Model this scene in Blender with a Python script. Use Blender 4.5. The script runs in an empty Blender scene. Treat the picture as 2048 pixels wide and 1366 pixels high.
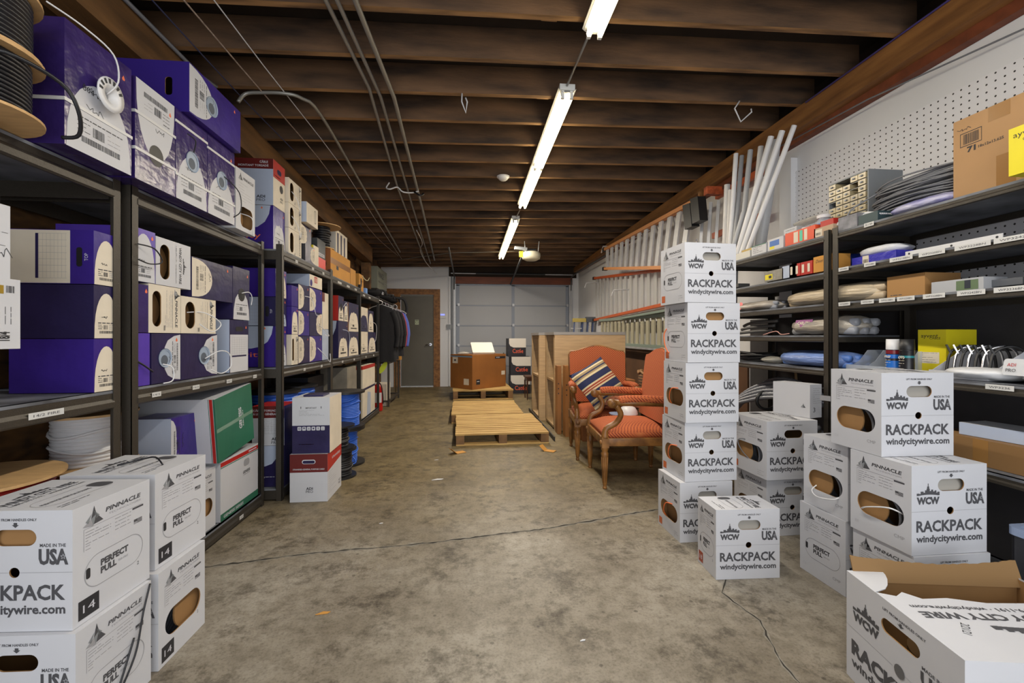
import bpy, math, random
from mathutils import Vector, Matrix
from mathutils.geometry import tessellate_polygon
random.seed(7)
SC = bpy.context.scene
COL = SC.collection
PI = math.pi

# ------------------------------------------------------------------ camera
cd = bpy.data.cameras.new('camera'); cam = bpy.data.objects.new('camera', cd); COL.objects.link(cam)
cd.sensor_width = 36; cd.lens = 885 / 2048 * 36; cd.shift_y = -8 / 2048; cd.clip_start = .02; cd.clip_end = 60
cam.location = (0, 0, 1.19); cam.rotation_euler = (PI / 2, 0, -math.atan(89 / 885))
SC.camera = cam
# ------------------------------------------------------------------ colour management, daylight
SC.view_settings.view_transform = 'Standard'; SC.view_settings.look = 'None'
SC.view_settings.gamma = 1; SC.view_settings.exposure = 0.24; SC.view_settings.use_curve_mapping = False
W = bpy.data.worlds.new('world'); SC.world = W; W.use_nodes = True
W.node_tree.nodes['Background'].inputs[0].default_value = (.93, .96, 1, 1)
W.node_tree.nodes['Background'].inputs[1].default_value = 1.2
def area(name, loc, rot, sx, sy, power, color=(1, 1, 1), spread=None):
    l = bpy.data.lights.new(name, 'AREA'); l.shape = 'RECTANGLE'; l.size = sx; l.size_y = sy; l.energy = power; l.color = color
    if spread: l.spread = spread
    o = bpy.data.objects.new(name, l); COL.objects.link(o); o.location = loc; o.rotation_euler = rot
    return o
# daylight of the open roll-up door behind the camera
area('open_door_daylight', (.5, -2.1, 1.45), (PI / 2, 0, 0), 4.4, 2.7, 70, (.95, .975, 1))

# ------------------------------------------------------------------ materials
def S(r, g=None, b=None):
    if g is None: g = b = r
    f = lambda v: (v / 255 / 12.92) if v / 255 <= .04045 else ((v / 255 + .055) / 1.055) ** 2.4
    return (f(r), f(g), f(b), 1)
_M = {}
def mat(name, rgb, rough=.6, metal=0, noise=.0, nscale=8, bump=0, bscale=60, alpha=1, trans=0, emit=0, spec=.5, stretch=None, col2=None, detail=4):
    if name in _M: return _M[name]
    m = bpy.data.materials.new(name); m.use_nodes = True; nt = m.node_tree; n = nt.nodes; L = nt.links
    b = n['Principled BSDF']; c = S(*rgb) if not isinstance(rgb, int) else S(rgb)
    b.inputs['Base Color'].default_value = c; b.inputs['Roughness'].default_value = rough; b.inputs['Metallic'].default_value = metal
    b.inputs['Specular IOR Level'].default_value = spec
    if alpha < 1: b.inputs['Alpha'].default_value = alpha
    if trans: b.inputs['Transmission Weight'].default_value = trans
    if emit:
        b.inputs['Emission Color'].default_value = c; b.inputs['Emission Strength'].default_value = emit
    tc = None
    if noise or bump:
        tc = n.new('ShaderNodeTexCoord'); mp = n.new('ShaderNodeMapping'); L.new(tc.outputs['Object'], mp.inputs[0])
        if stretch: mp.inputs['Scale'].default_value = stretch
    if noise:
        t = n.new('ShaderNodeTexNoise'); t.inputs['Scale'].default_value = nscale; t.inputs['Detail'].default_value = detail; L.new(mp.outputs[0], t.inputs[0])
        r = n.new('ShaderNodeValToRGB'); r.color_ramp.elements[0].position = .3; r.color_ramp.elements[1].position = .7
        c2 = S(*col2) if col2 else tuple(v * (1 - noise) for v in c[:3]) + (1,)
        r.color_ramp.elements[0].color = c2; r.color_ramp.elements[1].color = c if col2 else tuple(min(1, v * (1 + noise * .5)) for v in c[:3]) + (1,)
        L.new(t.outputs[0], r.inputs[0]); L.new(r.outputs[0], b.inputs['Base Color'])
    if bump:
        t = n.new('ShaderNodeTexNoise'); t.inputs['Scale'].default_value = bscale; t.inputs['Detail'].default_value = 3; L.new(mp.outputs[0], t.inputs[0])
        bp = n.new('ShaderNodeBump'); bp.inputs['Strength'].default_value = bump; bp.inputs['Distance'].default_value = .01
        L.new(t.outputs[0], bp.inputs['Height']); L.new(bp.outputs[0], b.inputs['Normal'])
    _M[name] = m
    return m
WHITE = mat('white_card', (196, 197, 202), .55, noise=.05, nscale=3, bump=.12, bscale=9)
OLDW = mat('aged_white_card', (216, 206, 188), .6, noise=.1, nscale=6, bump=.15, bscale=12)
PALE = mat('pale_blue_card', (172, 183, 204), .5, noise=.08, nscale=4)
KRAFT = mat('kraft_card', (150, 112, 68), .75, noise=.12, nscale=5, bump=.15, bscale=14)
KRAFTY = mat('yellow_kraft_card', (196, 140, 62), .75, noise=.1, nscale=5)
KDARK = mat('brown_card', (112, 72, 34), .7, noise=.15, nscale=5)
INK = mat('grey_ink', (72, 72, 76), .6)
INKL = mat('light_grey_ink', (150, 150, 154), .6)
BLACKI = mat('black_ink', (38, 38, 42), .6)
RED = mat('red_card', (176, 36, 26), .45, noise=.1, nscale=4)
MAROON = mat('maroon_card', (98, 26, 24), .45, noise=.1, nscale=4)
ORINK = mat('orange_ink', (226, 110, 70), .5)
ORSQ = mat('orange_square', (190, 98, 56), .5)
PURP = mat('violet_card', (54, 34, 128), .32, noise=.25, nscale=5, bump=.25, bscale=14)
PURPB = mat('bright_violet_card', (82, 56, 164), .35, noise=.2, nscale=5, bump=.2, bscale=12)
NAVY = mat('dark_navy_card', (38, 32, 74), .34, noise=.3, nscale=6, bump=.25, bscale=14)
CRINK = mat('crinkled_violet_card', (54, 38, 100), .22, noise=.35, nscale=7, bump=.55, bscale=13)
GREENC = mat('green_card', (44, 104, 80), .45, noise=.15, nscale=4, bump=.15, bscale=10)
TAPE = mat('strap_white', (205, 205, 205), .4)
GREY = mat('grey_plastic', (128, 132, 136), .45)
GREYT = mat('grey_tube', (150, 165, 185), .4)
BLKP = mat('black_plastic', (26, 26, 28), .45)
BLKC = mat('black_cable', (24, 25, 30), .4)
GRYC = mat('grey_cable', (112, 114, 120), .4)
WHTC = mat('white_cable', (214, 214, 216), .4)
BLUC = mat('blue_cable', (48, 98, 196), .38)
ORGC = mat('orange_cable', (224, 108, 52), .4)
STEEL = mat('black_shelf_steel', (64, 59, 52), .42, metal=.3, noise=.12, nscale=120, bump=.15, bscale=260)
DECK = mat('dark_shelf_deck', (66, 66, 70), .6, noise=.3, nscale=5, col2=(128, 132, 140))
ALU = mat('aluminium', (196, 197, 200), .4, metal=.25, noise=.08, nscale=20)
WPLY = mat('spool_plywood', (196, 158, 108), .7, noise=.14, nscale=9, stretch=(1, 6, 1))
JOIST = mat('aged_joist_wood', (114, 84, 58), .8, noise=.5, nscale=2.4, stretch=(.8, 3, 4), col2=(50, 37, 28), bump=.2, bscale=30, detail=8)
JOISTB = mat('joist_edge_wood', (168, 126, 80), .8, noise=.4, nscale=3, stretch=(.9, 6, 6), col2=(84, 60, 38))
BEAM = mat('laminated_beam_wood', (128, 90, 50), .6, noise=.5, nscale=2.5, stretch=(4, .8, 5), col2=(78, 54, 30), bump=.2, bscale=30, detail=8)
ORWOOD = mat('orange_stained_wood', (156, 108, 58), .6, noise=.4, nscale=3, stretch=(5, .7, 6), col2=(104, 66, 34), detail=8)
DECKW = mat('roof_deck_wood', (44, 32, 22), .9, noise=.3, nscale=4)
OSB = mat('strand_board', (120, 84, 44), .8, noise=.6, nscale=9, stretch=(1, 1, 2.4), col2=(66, 46, 26), bump=.3, bscale=20, detail=1)
PALLET = mat('pallet_pine', (206, 172, 108), .75, noise=.35, nscale=4, stretch=(.8, 9, 9), col2=(158, 122, 68), detail=8)
PALLETB = mat('pallet_block_wood', (140, 104, 66), .8, noise=.4, nscale=8, col2=(100, 74, 48))
OAK = mat('oak_laminate', (196, 164, 122), .5, noise=.18, nscale=4, stretch=(1, 1, 9), detail=6)
OAKE = mat('pale_carcass_wood', (174, 144, 104), .6, noise=.15, nscale=5)
CHW = mat('antique_oak', (150, 102, 48), .42, noise=.4, nscale=12, col2=(96, 60, 26), bump=.1, bscale=40)
WALLW = mat('white_wall_paint', (222, 223, 226), .7, noise=.05, nscale=1.5, bump=.05, bscale=20)
CHROME = mat('chrome', (200, 200, 204), .2, metal=1)
YEL = mat('yellow_card', (222, 206, 32), .45, noise=.05)
POLY = mat('clear_film', (205, 200, 188), .18, noise=.25, nscale=9, bump=.9, bscale=22, alpha=.5)
CLEAR = mat('clear_plastic', (200, 208, 220), .12, alpha=.38)
PVC = mat('pvc_pipe', (212, 212, 214), .4, noise=.04)
CLOTH = mat('black_cloth', (24, 24, 28), .9, noise=.2, nscale=10, bump=.2, bscale=40)
SILV = mat('silver_ink', (196, 196, 204), .5)

def fabric():
    m = bpy.data.materials.new('orange_upholstery'); m.use_nodes = True; nt = m.node_tree; n = nt.nodes; L = nt.links; b = n['Principled BSDF']
    tc = n.new('ShaderNodeTexCoord'); k = 2 * PI / .025; v = []
    for vec in ((1, 1, 1), (1, -1, -1)):
        d = n.new('ShaderNodeVectorMath'); d.operation = 'DOT_PRODUCT'; d.inputs[1].default_value = tuple(q * k * .5 for q in vec); L.new(tc.outputs['Object'], d.inputs[0])
        c = n.new('ShaderNodeMath'); c.operation = 'COSINE'; L.new(d.outputs['Value'], c.inputs[0]); v.append(c)
    mu = n.new('ShaderNodeMath'); mu.operation = 'MULTIPLY'; L.new(v[0].outputs[0], mu.inputs[0]); L.new(v[1].outputs[0], mu.inputs[1])
    ab = n.new('ShaderNodeMath'); ab.operation = 'ABSOLUTE'; L.new(mu.outputs[0], ab.inputs[0])
    r = n.new('ShaderNodeValToRGB'); e = r.color_ramp.elements
    e[0].position = .0; e[0].color = S(196, 108, 58); e[1].position = .3; e[1].color = S(180, 84, 46)
    x = e.new(.48); x.color = S(200, 126, 74); x = e.new(.62); x.color = S(136, 50, 30); x = e.new(1.0); x.color = S(118, 42, 28)
    L.new(ab.outputs[0], r.inputs[0]); L.new(r.outputs[0], b.inputs['Base Color']); b.inputs['Roughness'].default_value = .85
    return m
FAB = fabric()
def stripes(name, axis, stops, scale, rough=.85):
    m = bpy.data.materials.new(name); m.use_nodes = True; nt = m.node_tree; n = nt.nodes; L = nt.links; b = n['Principled BSDF']; b.inputs['Roughness'].default_value = rough
    tc = n.new('ShaderNodeTexCoord'); sp = n.new('ShaderNodeSeparateXYZ'); L.new(tc.outputs['Object'], sp.inputs[0])
    mu = n.new('ShaderNodeMath'); mu.operation = 'MULTIPLY_ADD'; mu.inputs[1].default_value = scale; mu.inputs[2].default_value = 100.5; L.new(sp.outputs[axis], mu.inputs[0])
    fr = n.new('ShaderNodeMath'); fr.operation = 'FRACT'; L.new(mu.outputs[0], fr.inputs[0])
    r = n.new('ShaderNodeValToRGB'); r.color_ramp.interpolation = 'CONSTANT'; e = r.color_ramp.elements
    e[0].position = stops[0][0]; e[0].color = S(*stops[0][1]); e[1].position = stops[1][0]; e[1].color = S(*stops[1][1])
    for p, c in stops[2:]: x = e.new(p); x.color = S(*c)
    L.new(fr.outputs[0], r.inputs[0]); L.new(r.outputs[0], b.inputs['Base Color'])
    return m
def pegmat():
    m = bpy.data.materials.new('perforated_board'); m.use_nodes = True; nt = m.node_tree; n = nt.nodes; L = nt.links; b = n['Principled BSDF']
    tc = n.new('ShaderNodeTexCoord'); mp = n.new('ShaderNodeMapping'); L.new(tc.outputs['Object'], mp.inputs[0]); mp.inputs['Scale'].default_value = (0, 1 / .0405, 1 / .0405)
    f = n.new('ShaderNodeVectorMath'); f.operation = 'FRACTION'; L.new(mp.outputs[0], f.inputs[0])
    s = n.new('ShaderNodeVectorMath'); s.operation = 'SUBTRACT'; s.inputs[1].default_value = (0, .5, .5); L.new(f.outputs[0], s.inputs[0])
    l = n.new('ShaderNodeVectorMath'); l.operation = 'LENGTH'; L.new(s.outputs[0], l.inputs[0])
    c = n.new('ShaderNodeMath'); c.operation = 'LESS_THAN'; c.inputs[1].default_value = .125; L.new(l.outputs['Value'], c.inputs[0])
    mx = n.new('ShaderNodeMix'); mx.data_type = 'RGBA'; mx.inputs[6].default_value = S(224, 224, 228); mx.inputs[7].default_value = S(52, 50, 50); L.new(c.outputs[0], mx.inputs[0])
    L.new(mx.outputs[2], b.inputs['Base Color']); b.inputs['Roughness'].default_value = .7
    return m
def floormat():
    m = bpy.data.materials.new('stained_warm_lit_concrete'); m.use_nodes = True; nt = m.node_tree; n = nt.nodes; L = nt.links; b = n['Principled BSDF']
    tc = n.new('ShaderNodeTexCoord')
    def N(scale, det=6, rough=.6):
        t = n.new('ShaderNodeTexNoise'); t.inputs['Scale'].default_value = scale; t.inputs['Detail'].default_value = det; t.inputs['Roughness'].default_value = rough; L.new(tc.outputs['Object'], t.inputs[0]); return t
    def R(src, *st):
        r = n.new('ShaderNodeValToRGB'); e = r.color_ramp.elements; e[0].position, e[0].color = st[0][0], S(*st[0][1]); e[1].position, e[1].color = st[1][0], S(*st[1][1])
        for p, c in st[2:]: x = e.new(p); x.color = S(*c)
        L.new(src, r.inputs[0]); return r
    def MX(fac, a, bb, mode='MIX'):
        x = n.new('ShaderNodeMix'); x.data_type = 'RGBA'; x.blend_type = mode
        if hasattr(fac, 'type'): L.new(fac, x.inputs[0])
        else: x.inputs[0].default_value = fac
        L.new(a, x.inputs[6]); L.new(bb, x.inputs[7]); return x.outputs[2]
    base = R(N(1.1, 8, .65).outputs[0], (.28, (98, 88, 72)), (.72, (170, 164, 152)), (.5, (138, 130, 116)))
    warm = R(N(2.3, 8, .7).outputs[0], (.3, (92, 78, 50)), (.7, (136, 120, 84)))  # brown of the far floor, partly lamp warmth painted into the concrete colour
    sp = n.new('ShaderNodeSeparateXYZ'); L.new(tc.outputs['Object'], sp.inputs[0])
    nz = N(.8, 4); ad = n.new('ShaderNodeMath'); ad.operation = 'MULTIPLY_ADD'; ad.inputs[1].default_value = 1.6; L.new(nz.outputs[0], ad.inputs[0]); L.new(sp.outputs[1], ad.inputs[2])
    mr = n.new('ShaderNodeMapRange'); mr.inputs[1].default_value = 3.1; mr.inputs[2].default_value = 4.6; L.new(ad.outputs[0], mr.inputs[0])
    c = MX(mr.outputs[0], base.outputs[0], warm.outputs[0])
    fine = R(N(90, 3, .6).outputs[0], (.3, (205, 202, 198)), (.5, (255, 255, 255)))
    c = MX(.8, c, fine.outputs[0], 'MULTIPLY')
    st = R(N(3.5, 8, .75).outputs[0], (.32, (126, 118, 106)), (.48, (255, 255, 255)))
    c = MX(.75, c, st.outputs[0], 'MULTIPLY')
    md = R(N(14, 8, .8).outputs[0], (.36, (176, 170, 160)), (.56, (255, 255, 255)))
    c = MX(.7, c, md.outputs[0], 'MULTIPLY')
    pl = R(N(1.7, 6, .7).outputs[0], (.55, (0, 0, 0)), (.72, (46, 44, 42)))
    c = MX(1.0, c, pl.outputs[0], 'ADD')
    v = n.new('ShaderNodeTexVoronoi'); v.inputs['Scale'].default_value = 9; L.new(tc.outputs['Object'], v.inputs[0])
    dots = R(v.outputs['Distance'], (.06, (110, 102, 94)), (.09, (255, 255, 255)))
    c = MX(.6, c, dots.outputs[0], 'MULTIPLY')
    L.new(c, b.inputs['Base Color'])
    rr = n.new('ShaderNodeMapRange'); rr.inputs[3].default_value = .35; rr.inputs[4].default_value = .7; L.new(N(3, 4).outputs[0], rr.inputs[0]); L.new(rr.outputs[0], b.inputs['Roughness'])
    bp = n.new('ShaderNodeBump'); bp.inputs['Strength'].default_value = .08; bp.inputs['Distance'].default_value = .003; L.new(N(70, 5).outputs[0], bp.inputs['Height']); L.new(bp.outputs[0], b.inputs['Normal'])
    return m

# ------------------------------------------------------------------ mesh builder
class Frame:
    def __init__(s, o, u, v): s.o = Vector(o); s.u = Vector(u).normalized(); s.v = Vector(v).normalized(); s.n = s.u.cross(s.v)
    def p(s, a, b, c=0): return s.o + s.u * a + s.v * b + s.n * c
def rrect(cx, cy, w, h, r, k=6):
    r = min(r, w / 2, h / 2); P = []
    for q, (sx, sy) in enumerate(((1, 1), (-1, 1), (-1, -1), (1, -1))):
        for i in range(k + 1):
            a = PI / 2 * (q + i / k); P.append((cx + sx * (w / 2 - r) + r * math.cos(a), cy + sy * (h / 2 - r) + r * math.sin(a)))
    return P
def circ(cx, cy, r, k=20): return [(cx + r * math.cos(2 * PI * i / k), cy + r * math.sin(2 * PI * i / k)) for i in range(k)]
class MB:
    def __init__(s): s.v = []; s.f = []; s.m = []; s.sm = []; s.mats = []
    def mi(s, m):
        if m not in s.mats: s.mats.append(m)
        return s.mats.index(m)
    def add(s, vs, fs, m, smooth=False):
        b = len(s.v); s.v += [tuple(x) for x in vs]; k = s.mi(m)
        for f in fs: s.f.append(tuple(i + b for i in f)); s.m.append(k); s.sm.append(smooth)
        return s
    def box(s, x0, x1, y0, y1, z0, z1, m, T=None):
        vs = [Vector((x, y, z)) for x in (x0, x1) for y in (y0, y1) for z in (z0, z1)]
        if T is not None: vs = [T @ v for v in vs]
        return s.add(vs, [(0, 1, 3, 2), (4, 6, 7, 5), (0, 4, 5, 1), (2, 3, 7, 6), (0, 2, 6, 4), (1, 5, 7, 3)], m)
    def bar(s, p, q, w, h, m, up=(0, 0, 1)):
        p = Vector(p); q = Vector(q); d = (q - p); L = d.length; d.normalize(); u = Vector(up); a = d.cross(u)
        if a.length < 1e-4: a = d.cross(Vector((1, 0, 0)))
        a.normalize(); b = a.cross(d)
        T = Matrix((a, d, b)).transposed().to_4x4(); T.translation = p
        return s.box(-w / 2, w / 2, 0, L, -h / 2, h / 2, m, T)
    def tube(s, pts, r, m, seg=8, closed=False, caps=True):
        P = [Vector(p) for p in pts]; n = len(P); rs = r if isinstance(r, (list, tuple)) else [r] * n
        vs = []; pa = None
        for i in range(n):
            t = (P[(i + 1) % n] - P[i - 1]) if closed else (P[min(i + 1, n - 1)] - P[max(i - 1, 0)])
            t.normalize()
            if pa is None:
                a = t.cross(Vector((0, 0, 1)));  a = a if a.length > .05 else t.cross(Vector((1, 0, 0)))
            else: a = pa - t * pa.dot(t)
            a.normalize(); pa = a; b = t.cross(a)
            for k in range(seg):
                th = 2 * PI * k / seg; vs.append(P[i] + a * (rs[i] * math.cos(th)) + b * (rs[i] * math.sin(th)))
        fs = []
        for i in range(n if closed else n - 1):
            j = (i + 1) % n
            for k in range(seg): fs.append((i * seg + k, i * seg + (k + 1) % seg, j * seg + (k + 1) % seg, j * seg + k))
        if not closed and caps: fs.append(tuple(range(seg - 1, -1, -1))); fs.append(tuple((n - 1) * seg + k for k in range(seg)))
        return s.add(vs, fs, m, True)
    def cyl(s, p, q, r, m, seg=16, r2=None):
        P = Vector(p); Q = Vector(q); t = (Q - P).normalized(); a = t.cross(Vector((0, 0, 1))); a = a if a.length > .05 else t.cross(Vector((1, 0, 0))); a.normalize(); b = t.cross(a)
        r2 = r if r2 is None else r2; vs = []
        for c, rr in ((P, r), (Q, r2)):
            for k in range(seg): th = 2 * PI * k / seg; vs.append(c + a * rr * math.cos(th) + b * rr * math.sin(th))
        s.add(vs, [(k, (k + 1) % seg, seg + (k + 1) % seg, seg + k) for k in range(seg)], m, True)
        s.add(vs[:seg], [tuple(range(seg - 1, -1, -1))], m); return s.add(vs[seg:], [tuple(range(seg))], m)
    def lathe(s, prof, m, o=(0, 0, 0), seg=24, ax=None, smooth=True):
        T = Matrix.Translation(Vector(o)); 
        if ax is not None: T = T @ Vector((0, 0, 1)).rotation_difference(Vector(ax)).to_matrix().to_4x4()
        vs = [T @ Vector((r * math.cos(2 * PI * k / seg), r * math.sin(2 * PI * k / seg), z)) for r, z in prof for k in range(seg)]
        fs = [(i * seg + k, i * seg + (k + 1) % seg, (i + 1) * seg + (k + 1) % seg, (i + 1) * seg + k) for i in range(len(prof) - 1) for k in range(seg)]
        return s.add(vs, fs, m, smooth)
    def poly(s, F, loops, m, off=0., flip=False):
        vs = []; 
        for l in loops: vs += [F.p(a, b, off) for a, b in l]
        tr = tessellate_polygon([[Vector((a, b, 0)) for a, b in l] for l in loops])
        flat = [q for l in loops for q in l]; fs = []
        for t in tr:
            a, b, c = (flat[i] for i in t); ar = (b[0] - a[0]) * (c[1] - a[1]) - (b[1] - a[1]) * (c[0] - a[0])
            if abs(ar) < 1e-12: continue
            t = tuple(t) if ar > 0 else tuple(reversed(t)); fs.append(tuple(reversed(t)) if flip else t)
        return s.add(vs, fs, m)
    def prism(s, F, loops, t, m, mside=None):          # slab between off 0 and off t (along the frame normal)
        s.poly(F, loops, m, t); s.poly(F, loops, m, 0, True)
        for l in loops:
            n = len(l); vs = [F.p(a, b, 0) for a, b in l] + [F.p(a, b, t) for a, b in l]
            s.add(vs, [(i, (i + 1) % n, n + (i + 1) % n, n + i) for i in range(n)], mside or m)
        return s
    def build(s, name, parent=None, loc=None, rot=None):
        me = bpy.data.meshes.new(name); me.from_pydata(s.v, [], s.f); me.update()
        for m in s.mats: me.materials.append(m)
        me.polygons.foreach_set('material_index', s.m); me.polygons.foreach_set('use_smooth', s.sm)
        o = bpy.data.objects.new(name, me); COL.objects.link(o)
        if parent: o.parent = parent
        if loc: o.location = loc
        if rot: o.rotation_euler = rot
        return o
USED = set()
def tag(o, label=None, cat=None, group=None, kind=None):
    if label: o['label'] = label
    if cat: o['category'] = cat
    if group: o['group'] = group
    if kind: o['kind'] = kind
    return o
def empty(name, loc=(0, 0, 0), rz=0, label=None, cat=None, group=None, kind=None):
    o = bpy.data.objects.new(name, None); COL.objects.link(o); o.location = loc; o.rotation_euler = (0, 0, rz); o.empty_display_size = .05
    return tag(o, label, cat, group, kind)
def struct(name, mb, parent=None):
    o = mb.build(name, parent)
    if not parent: o['kind'] = 'structure'
    return o
def clone(root, loc, rz, label, group=None):
    r = root.copy(); COL.objects.link(r); r.location = loc; r.rotation_euler = (0, 0, rz); r['label'] = label
    if group: r['group'] = group
    elif 'group' in r: del r['group']
    for ch in list(root.children):
        c = ch.copy(); COL.objects.link(c); c.parent = r
        for g in list(ch.children): d = g.copy(); COL.objects.link(d); d.parent = c
    return r
# ------------------------------------------------------------------ lettering
_T = {}
def glyphs(txt, bold=0., shear=0.):
    k = (txt, bold, shear)
    if k in _T: return _T[k]
    c = bpy.data.curves.new('t', 'FONT'); c.body = txt; c.size = 1; c.offset = bold; c.shear = shear; c.resolution_u = 2; c.fill_mode = 'FRONT'
    o = bpy.data.objects.new('t', c); COL.objects.link(o); dg = bpy.context.evaluated_depsgraph_get(); me = o.evaluated_get(dg).to_mesh()
    vs = [(v.co.x, v.co.y) for v in me.vertices]; fs = [tuple(p.vertices) for p in me.polygons]; o.evaluated_get(dg).to_mesh_clear()
    bpy.data.objects.remove(o); bpy.data.curves.remove(c)
    x0 = min(v[0] for v in vs); x1 = max(v[0] for v in vs)
    _T[k] = ([(x - x0, y / .73) for x, y in vs], fs, x1 - x0); return _T[k]
def text(mb, F, txt, cu, cv, w, h, m, off=.0006, rot=0, bold=0., shear=0., arc=0):
    vs, fs, W0 = glyphs(txt, bold, shear); sx = w / W0; ca, sa = math.cos(rot), math.sin(rot); out = []
    for x, y in vs:
        a = x * sx - w / 2; b = y * h - h / 2
        out.append(F.p(cu + a * ca - b * sa, cv + a * sa + b * ca, off))
    ok = []
    for f in fs:
        a, b, c = vs[f[0]], vs[f[1]], vs[f[2]]
        ok.append(f if (b[0] - a[0]) * (c[1] - a[1]) - (b[1] - a[1]) * (c[0] - a[0]) >= 0 else tuple(reversed(f)))
    mb.add(out, ok, m)
def R(mb, F, u0, u1, v0, v1, m, off=.0005): mb.poly(F, [[(u0, v0), (u1, v0), (u1, v1), (u0, v1)]], m, off)
def ring(mb, F, pts, wd, m, off=.0006):
    n = len(pts); cx = sum(p[0] for p in pts) / n; cy = sum(p[1] for p in pts) / n
    vs = []
    for i in range(n):
        a = Vector(pts[i - 1]); b = Vector(pts[i]); c = Vector(pts[(i + 1) % n]); t = (c - a).normalized(); nn = Vector((t.y, -t.x))
        vs += [F.p(*(b - nn * wd / 2), off), F.p(*(b + nn * wd / 2), off)]
    mb.add(vs, [(2 * i, 2 * i + 1, (2 * i + 3) % (2 * n), (2 * i + 2) % (2 * n)) for i in range(n)], m)
def fineprint(mb, F, u0, u1, v0, v1, rows, m=INKL, th=.0016, rot=0, seed=1):
    rnd = random.Random(seed)
    for i in range(rows):
        if rot == 0:
            v = v1 - (v1 - v0) * i / max(rows - 1, 1); u = u0
            while u < u1 - .004:
                l = min(rnd.uniform(.008, .03), u1 - u); R(mb, F, u, u + l, v - th / 2, v + th / 2, m); u += l + .004
                if rnd.random() < .12: break
        else:
            u = u0 + (u1 - u0) * i / max(rows - 1, 1); v = v0
            while v < v1 - .004:
                l = min(rnd.uniform(.008, .03), v1 - v); R(mb, F, u - th / 2, u + th / 2, v, v + l, m); v += l + .004
                if rnd.random() < .12: break
def barcode(mb, F, u0, u1, v0, v1, m=BLACKI, vert=False, seed=3):
    rnd = random.Random(seed); a, b = (v0, v1) if vert else (u0, u1)
    while a < b:
        w = rnd.choice((.0012, .002, .003)); 
        if vert: R(mb, F, u0, u1, a, min(a + w, b), m)
        else: R(mb, F, a, min(a + w, b), v0, v1, m)
        a += w + rnd.choice((.0014, .0024))
def scribble(mb, F, u, v, w, h, m=BLACKI, seed=1, th=.002):
    rnd = random.Random(seed); p = [(u + w * (i / 9) + rnd.uniform(-.1, .1) * w, v + rnd.uniform(-.5, .5) * h) for i in range(10)]
    for a, b in zip(p, p[1:]):
        d = Vector(b) - Vector(a); 
        if d.length < 1e-5: continue
        n = Vector((-d.y, d.x)).normalized() * th / 2
        mb.poly(F, [[tuple(Vector(a) - n), tuple(Vector(b) - n), tuple(Vector(b) + n), tuple(Vector(a) + n)]], m, .0008)
# ------------------------------------------------------------------ cartons
def faces(w, d, h):
    return {'front': (Frame((0, 0, 0), (1, 0, 0), (0, 0, 1)), w, h), 'right': (Frame((w, 0, 0), (0, 1, 0), (0, 0, 1)), d, h),
            'back': (Frame((w, d, 0), (-1, 0, 0), (0, 0, 1)), w, h), 'left': (Frame((0, d, 0), (0, -1, 0), (0, 0, 1)), d, h),
            'top': (Frame((0, 0, h), (1, 0, 0), (0, 1, 0)), w, d), 'bottom': (Frame((0, d, 0), (1, 0, 0), (0, -1, 0)), w, d)}
def shell(w, d, h, col, holes=None, inner=KRAFT, cols=None, t=.004, skip=()):
    mb = MB(); holes = holes or {}; cols = cols or {}
    for k, (F, a, b) in faces(w, d, h).items():
        if k in skip: continue
        c = cols.get(k, col); o = [(0, 0), (a, 0), (a, b), (0, b)]; L = [o] + holes.get(k, [])
        mb.poly(F, L, c, 0)
        i = [(t, t), (a - t, t), (a - t, b - t), (t, b - t)]
        mb.poly(F, [i] + holes.get(k, []), inner, -t, True)
        for l in holes.get(k, []):
            n = len(l); vs = [F.p(x, y, 0) for x, y in l] + [F.p(x, y, -t) for x, y in l]
            mb.add(vs, [(j, n + j, n + (j + 1) % n, (j + 1) % n) for j in range(n)], inner)
    return mb
def skyline(mb, F, cu, v, w, h, m=INK):
    # city roofline: blocks of different heights round one tall stepped tower with a mast
    cols = [(0, .12, .16), (.1, .2, .12), (.17, .3, .32), (.29, .37, .22), (.36, .44, .42), (.43, .57, .55), (.455, .545, .74), (.485, .515, 1.0), (.56, .64, .34), (.63, .72, .46), (.7, .8, .3), (.78, .86, .38), (.85, .92, .18), (.9, 1, .26)]
    for i, (a, b, t) in enumerate(cols):
        n = 1 - (2 * ((a + b) / 2) - 1) ** 2; base = v + h * .1 * n
        R(mb, F, cu - w / 2 + a * w, cu - w / 2 + b * w, base - .02 * h, v + h * t + .04 * h, m, .0006 + i * .00001)
def usa(mb, F, cu, cv, w, h, m=INK):
    text(mb, F, 'USA', cu, cv, w, h, m, bold=.045)
    s = []; sx = cu + w * .33; sy = cv - h * .02
    for i in range(10): a = PI / 2 + i * PI / 5; r = h * (.2 if i % 2 == 0 else .08); s.append((sx + r * math.cos(a), sy + r * math.sin(a)))
    mb.poly(F, [s], WHITE, .0009)
    s2 = [(sx + (x - sx) * .7, sy + (y - sy) * .7) for x, y in s]; mb.poly(F, [s2], m, .0012)
def tri_logo(mb, F, cu, cv, s, m=INK):
    for (a, b, c, mm) in (((0, .55), (-.16, -.05), (.12, .12), INK), ((-.16, -.05), (-.6, -.3), (-.05, -.42), INKL), ((.12, .12), (.5, -.3), (-.02, -.35), INK), ((-.16, -.05), (.12, .12), (-.05, -.42), GREY), ((-.45, -.1), (-.12, .2), (-.3, -.22), GREY), ((.0, .3), (.3, .0), (.12, -.12), GREY)):
        mb.poly(F, [[(cu + x * s, cv + y * s) for x, y in (a, b, c)]], mm, .0007)
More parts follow.
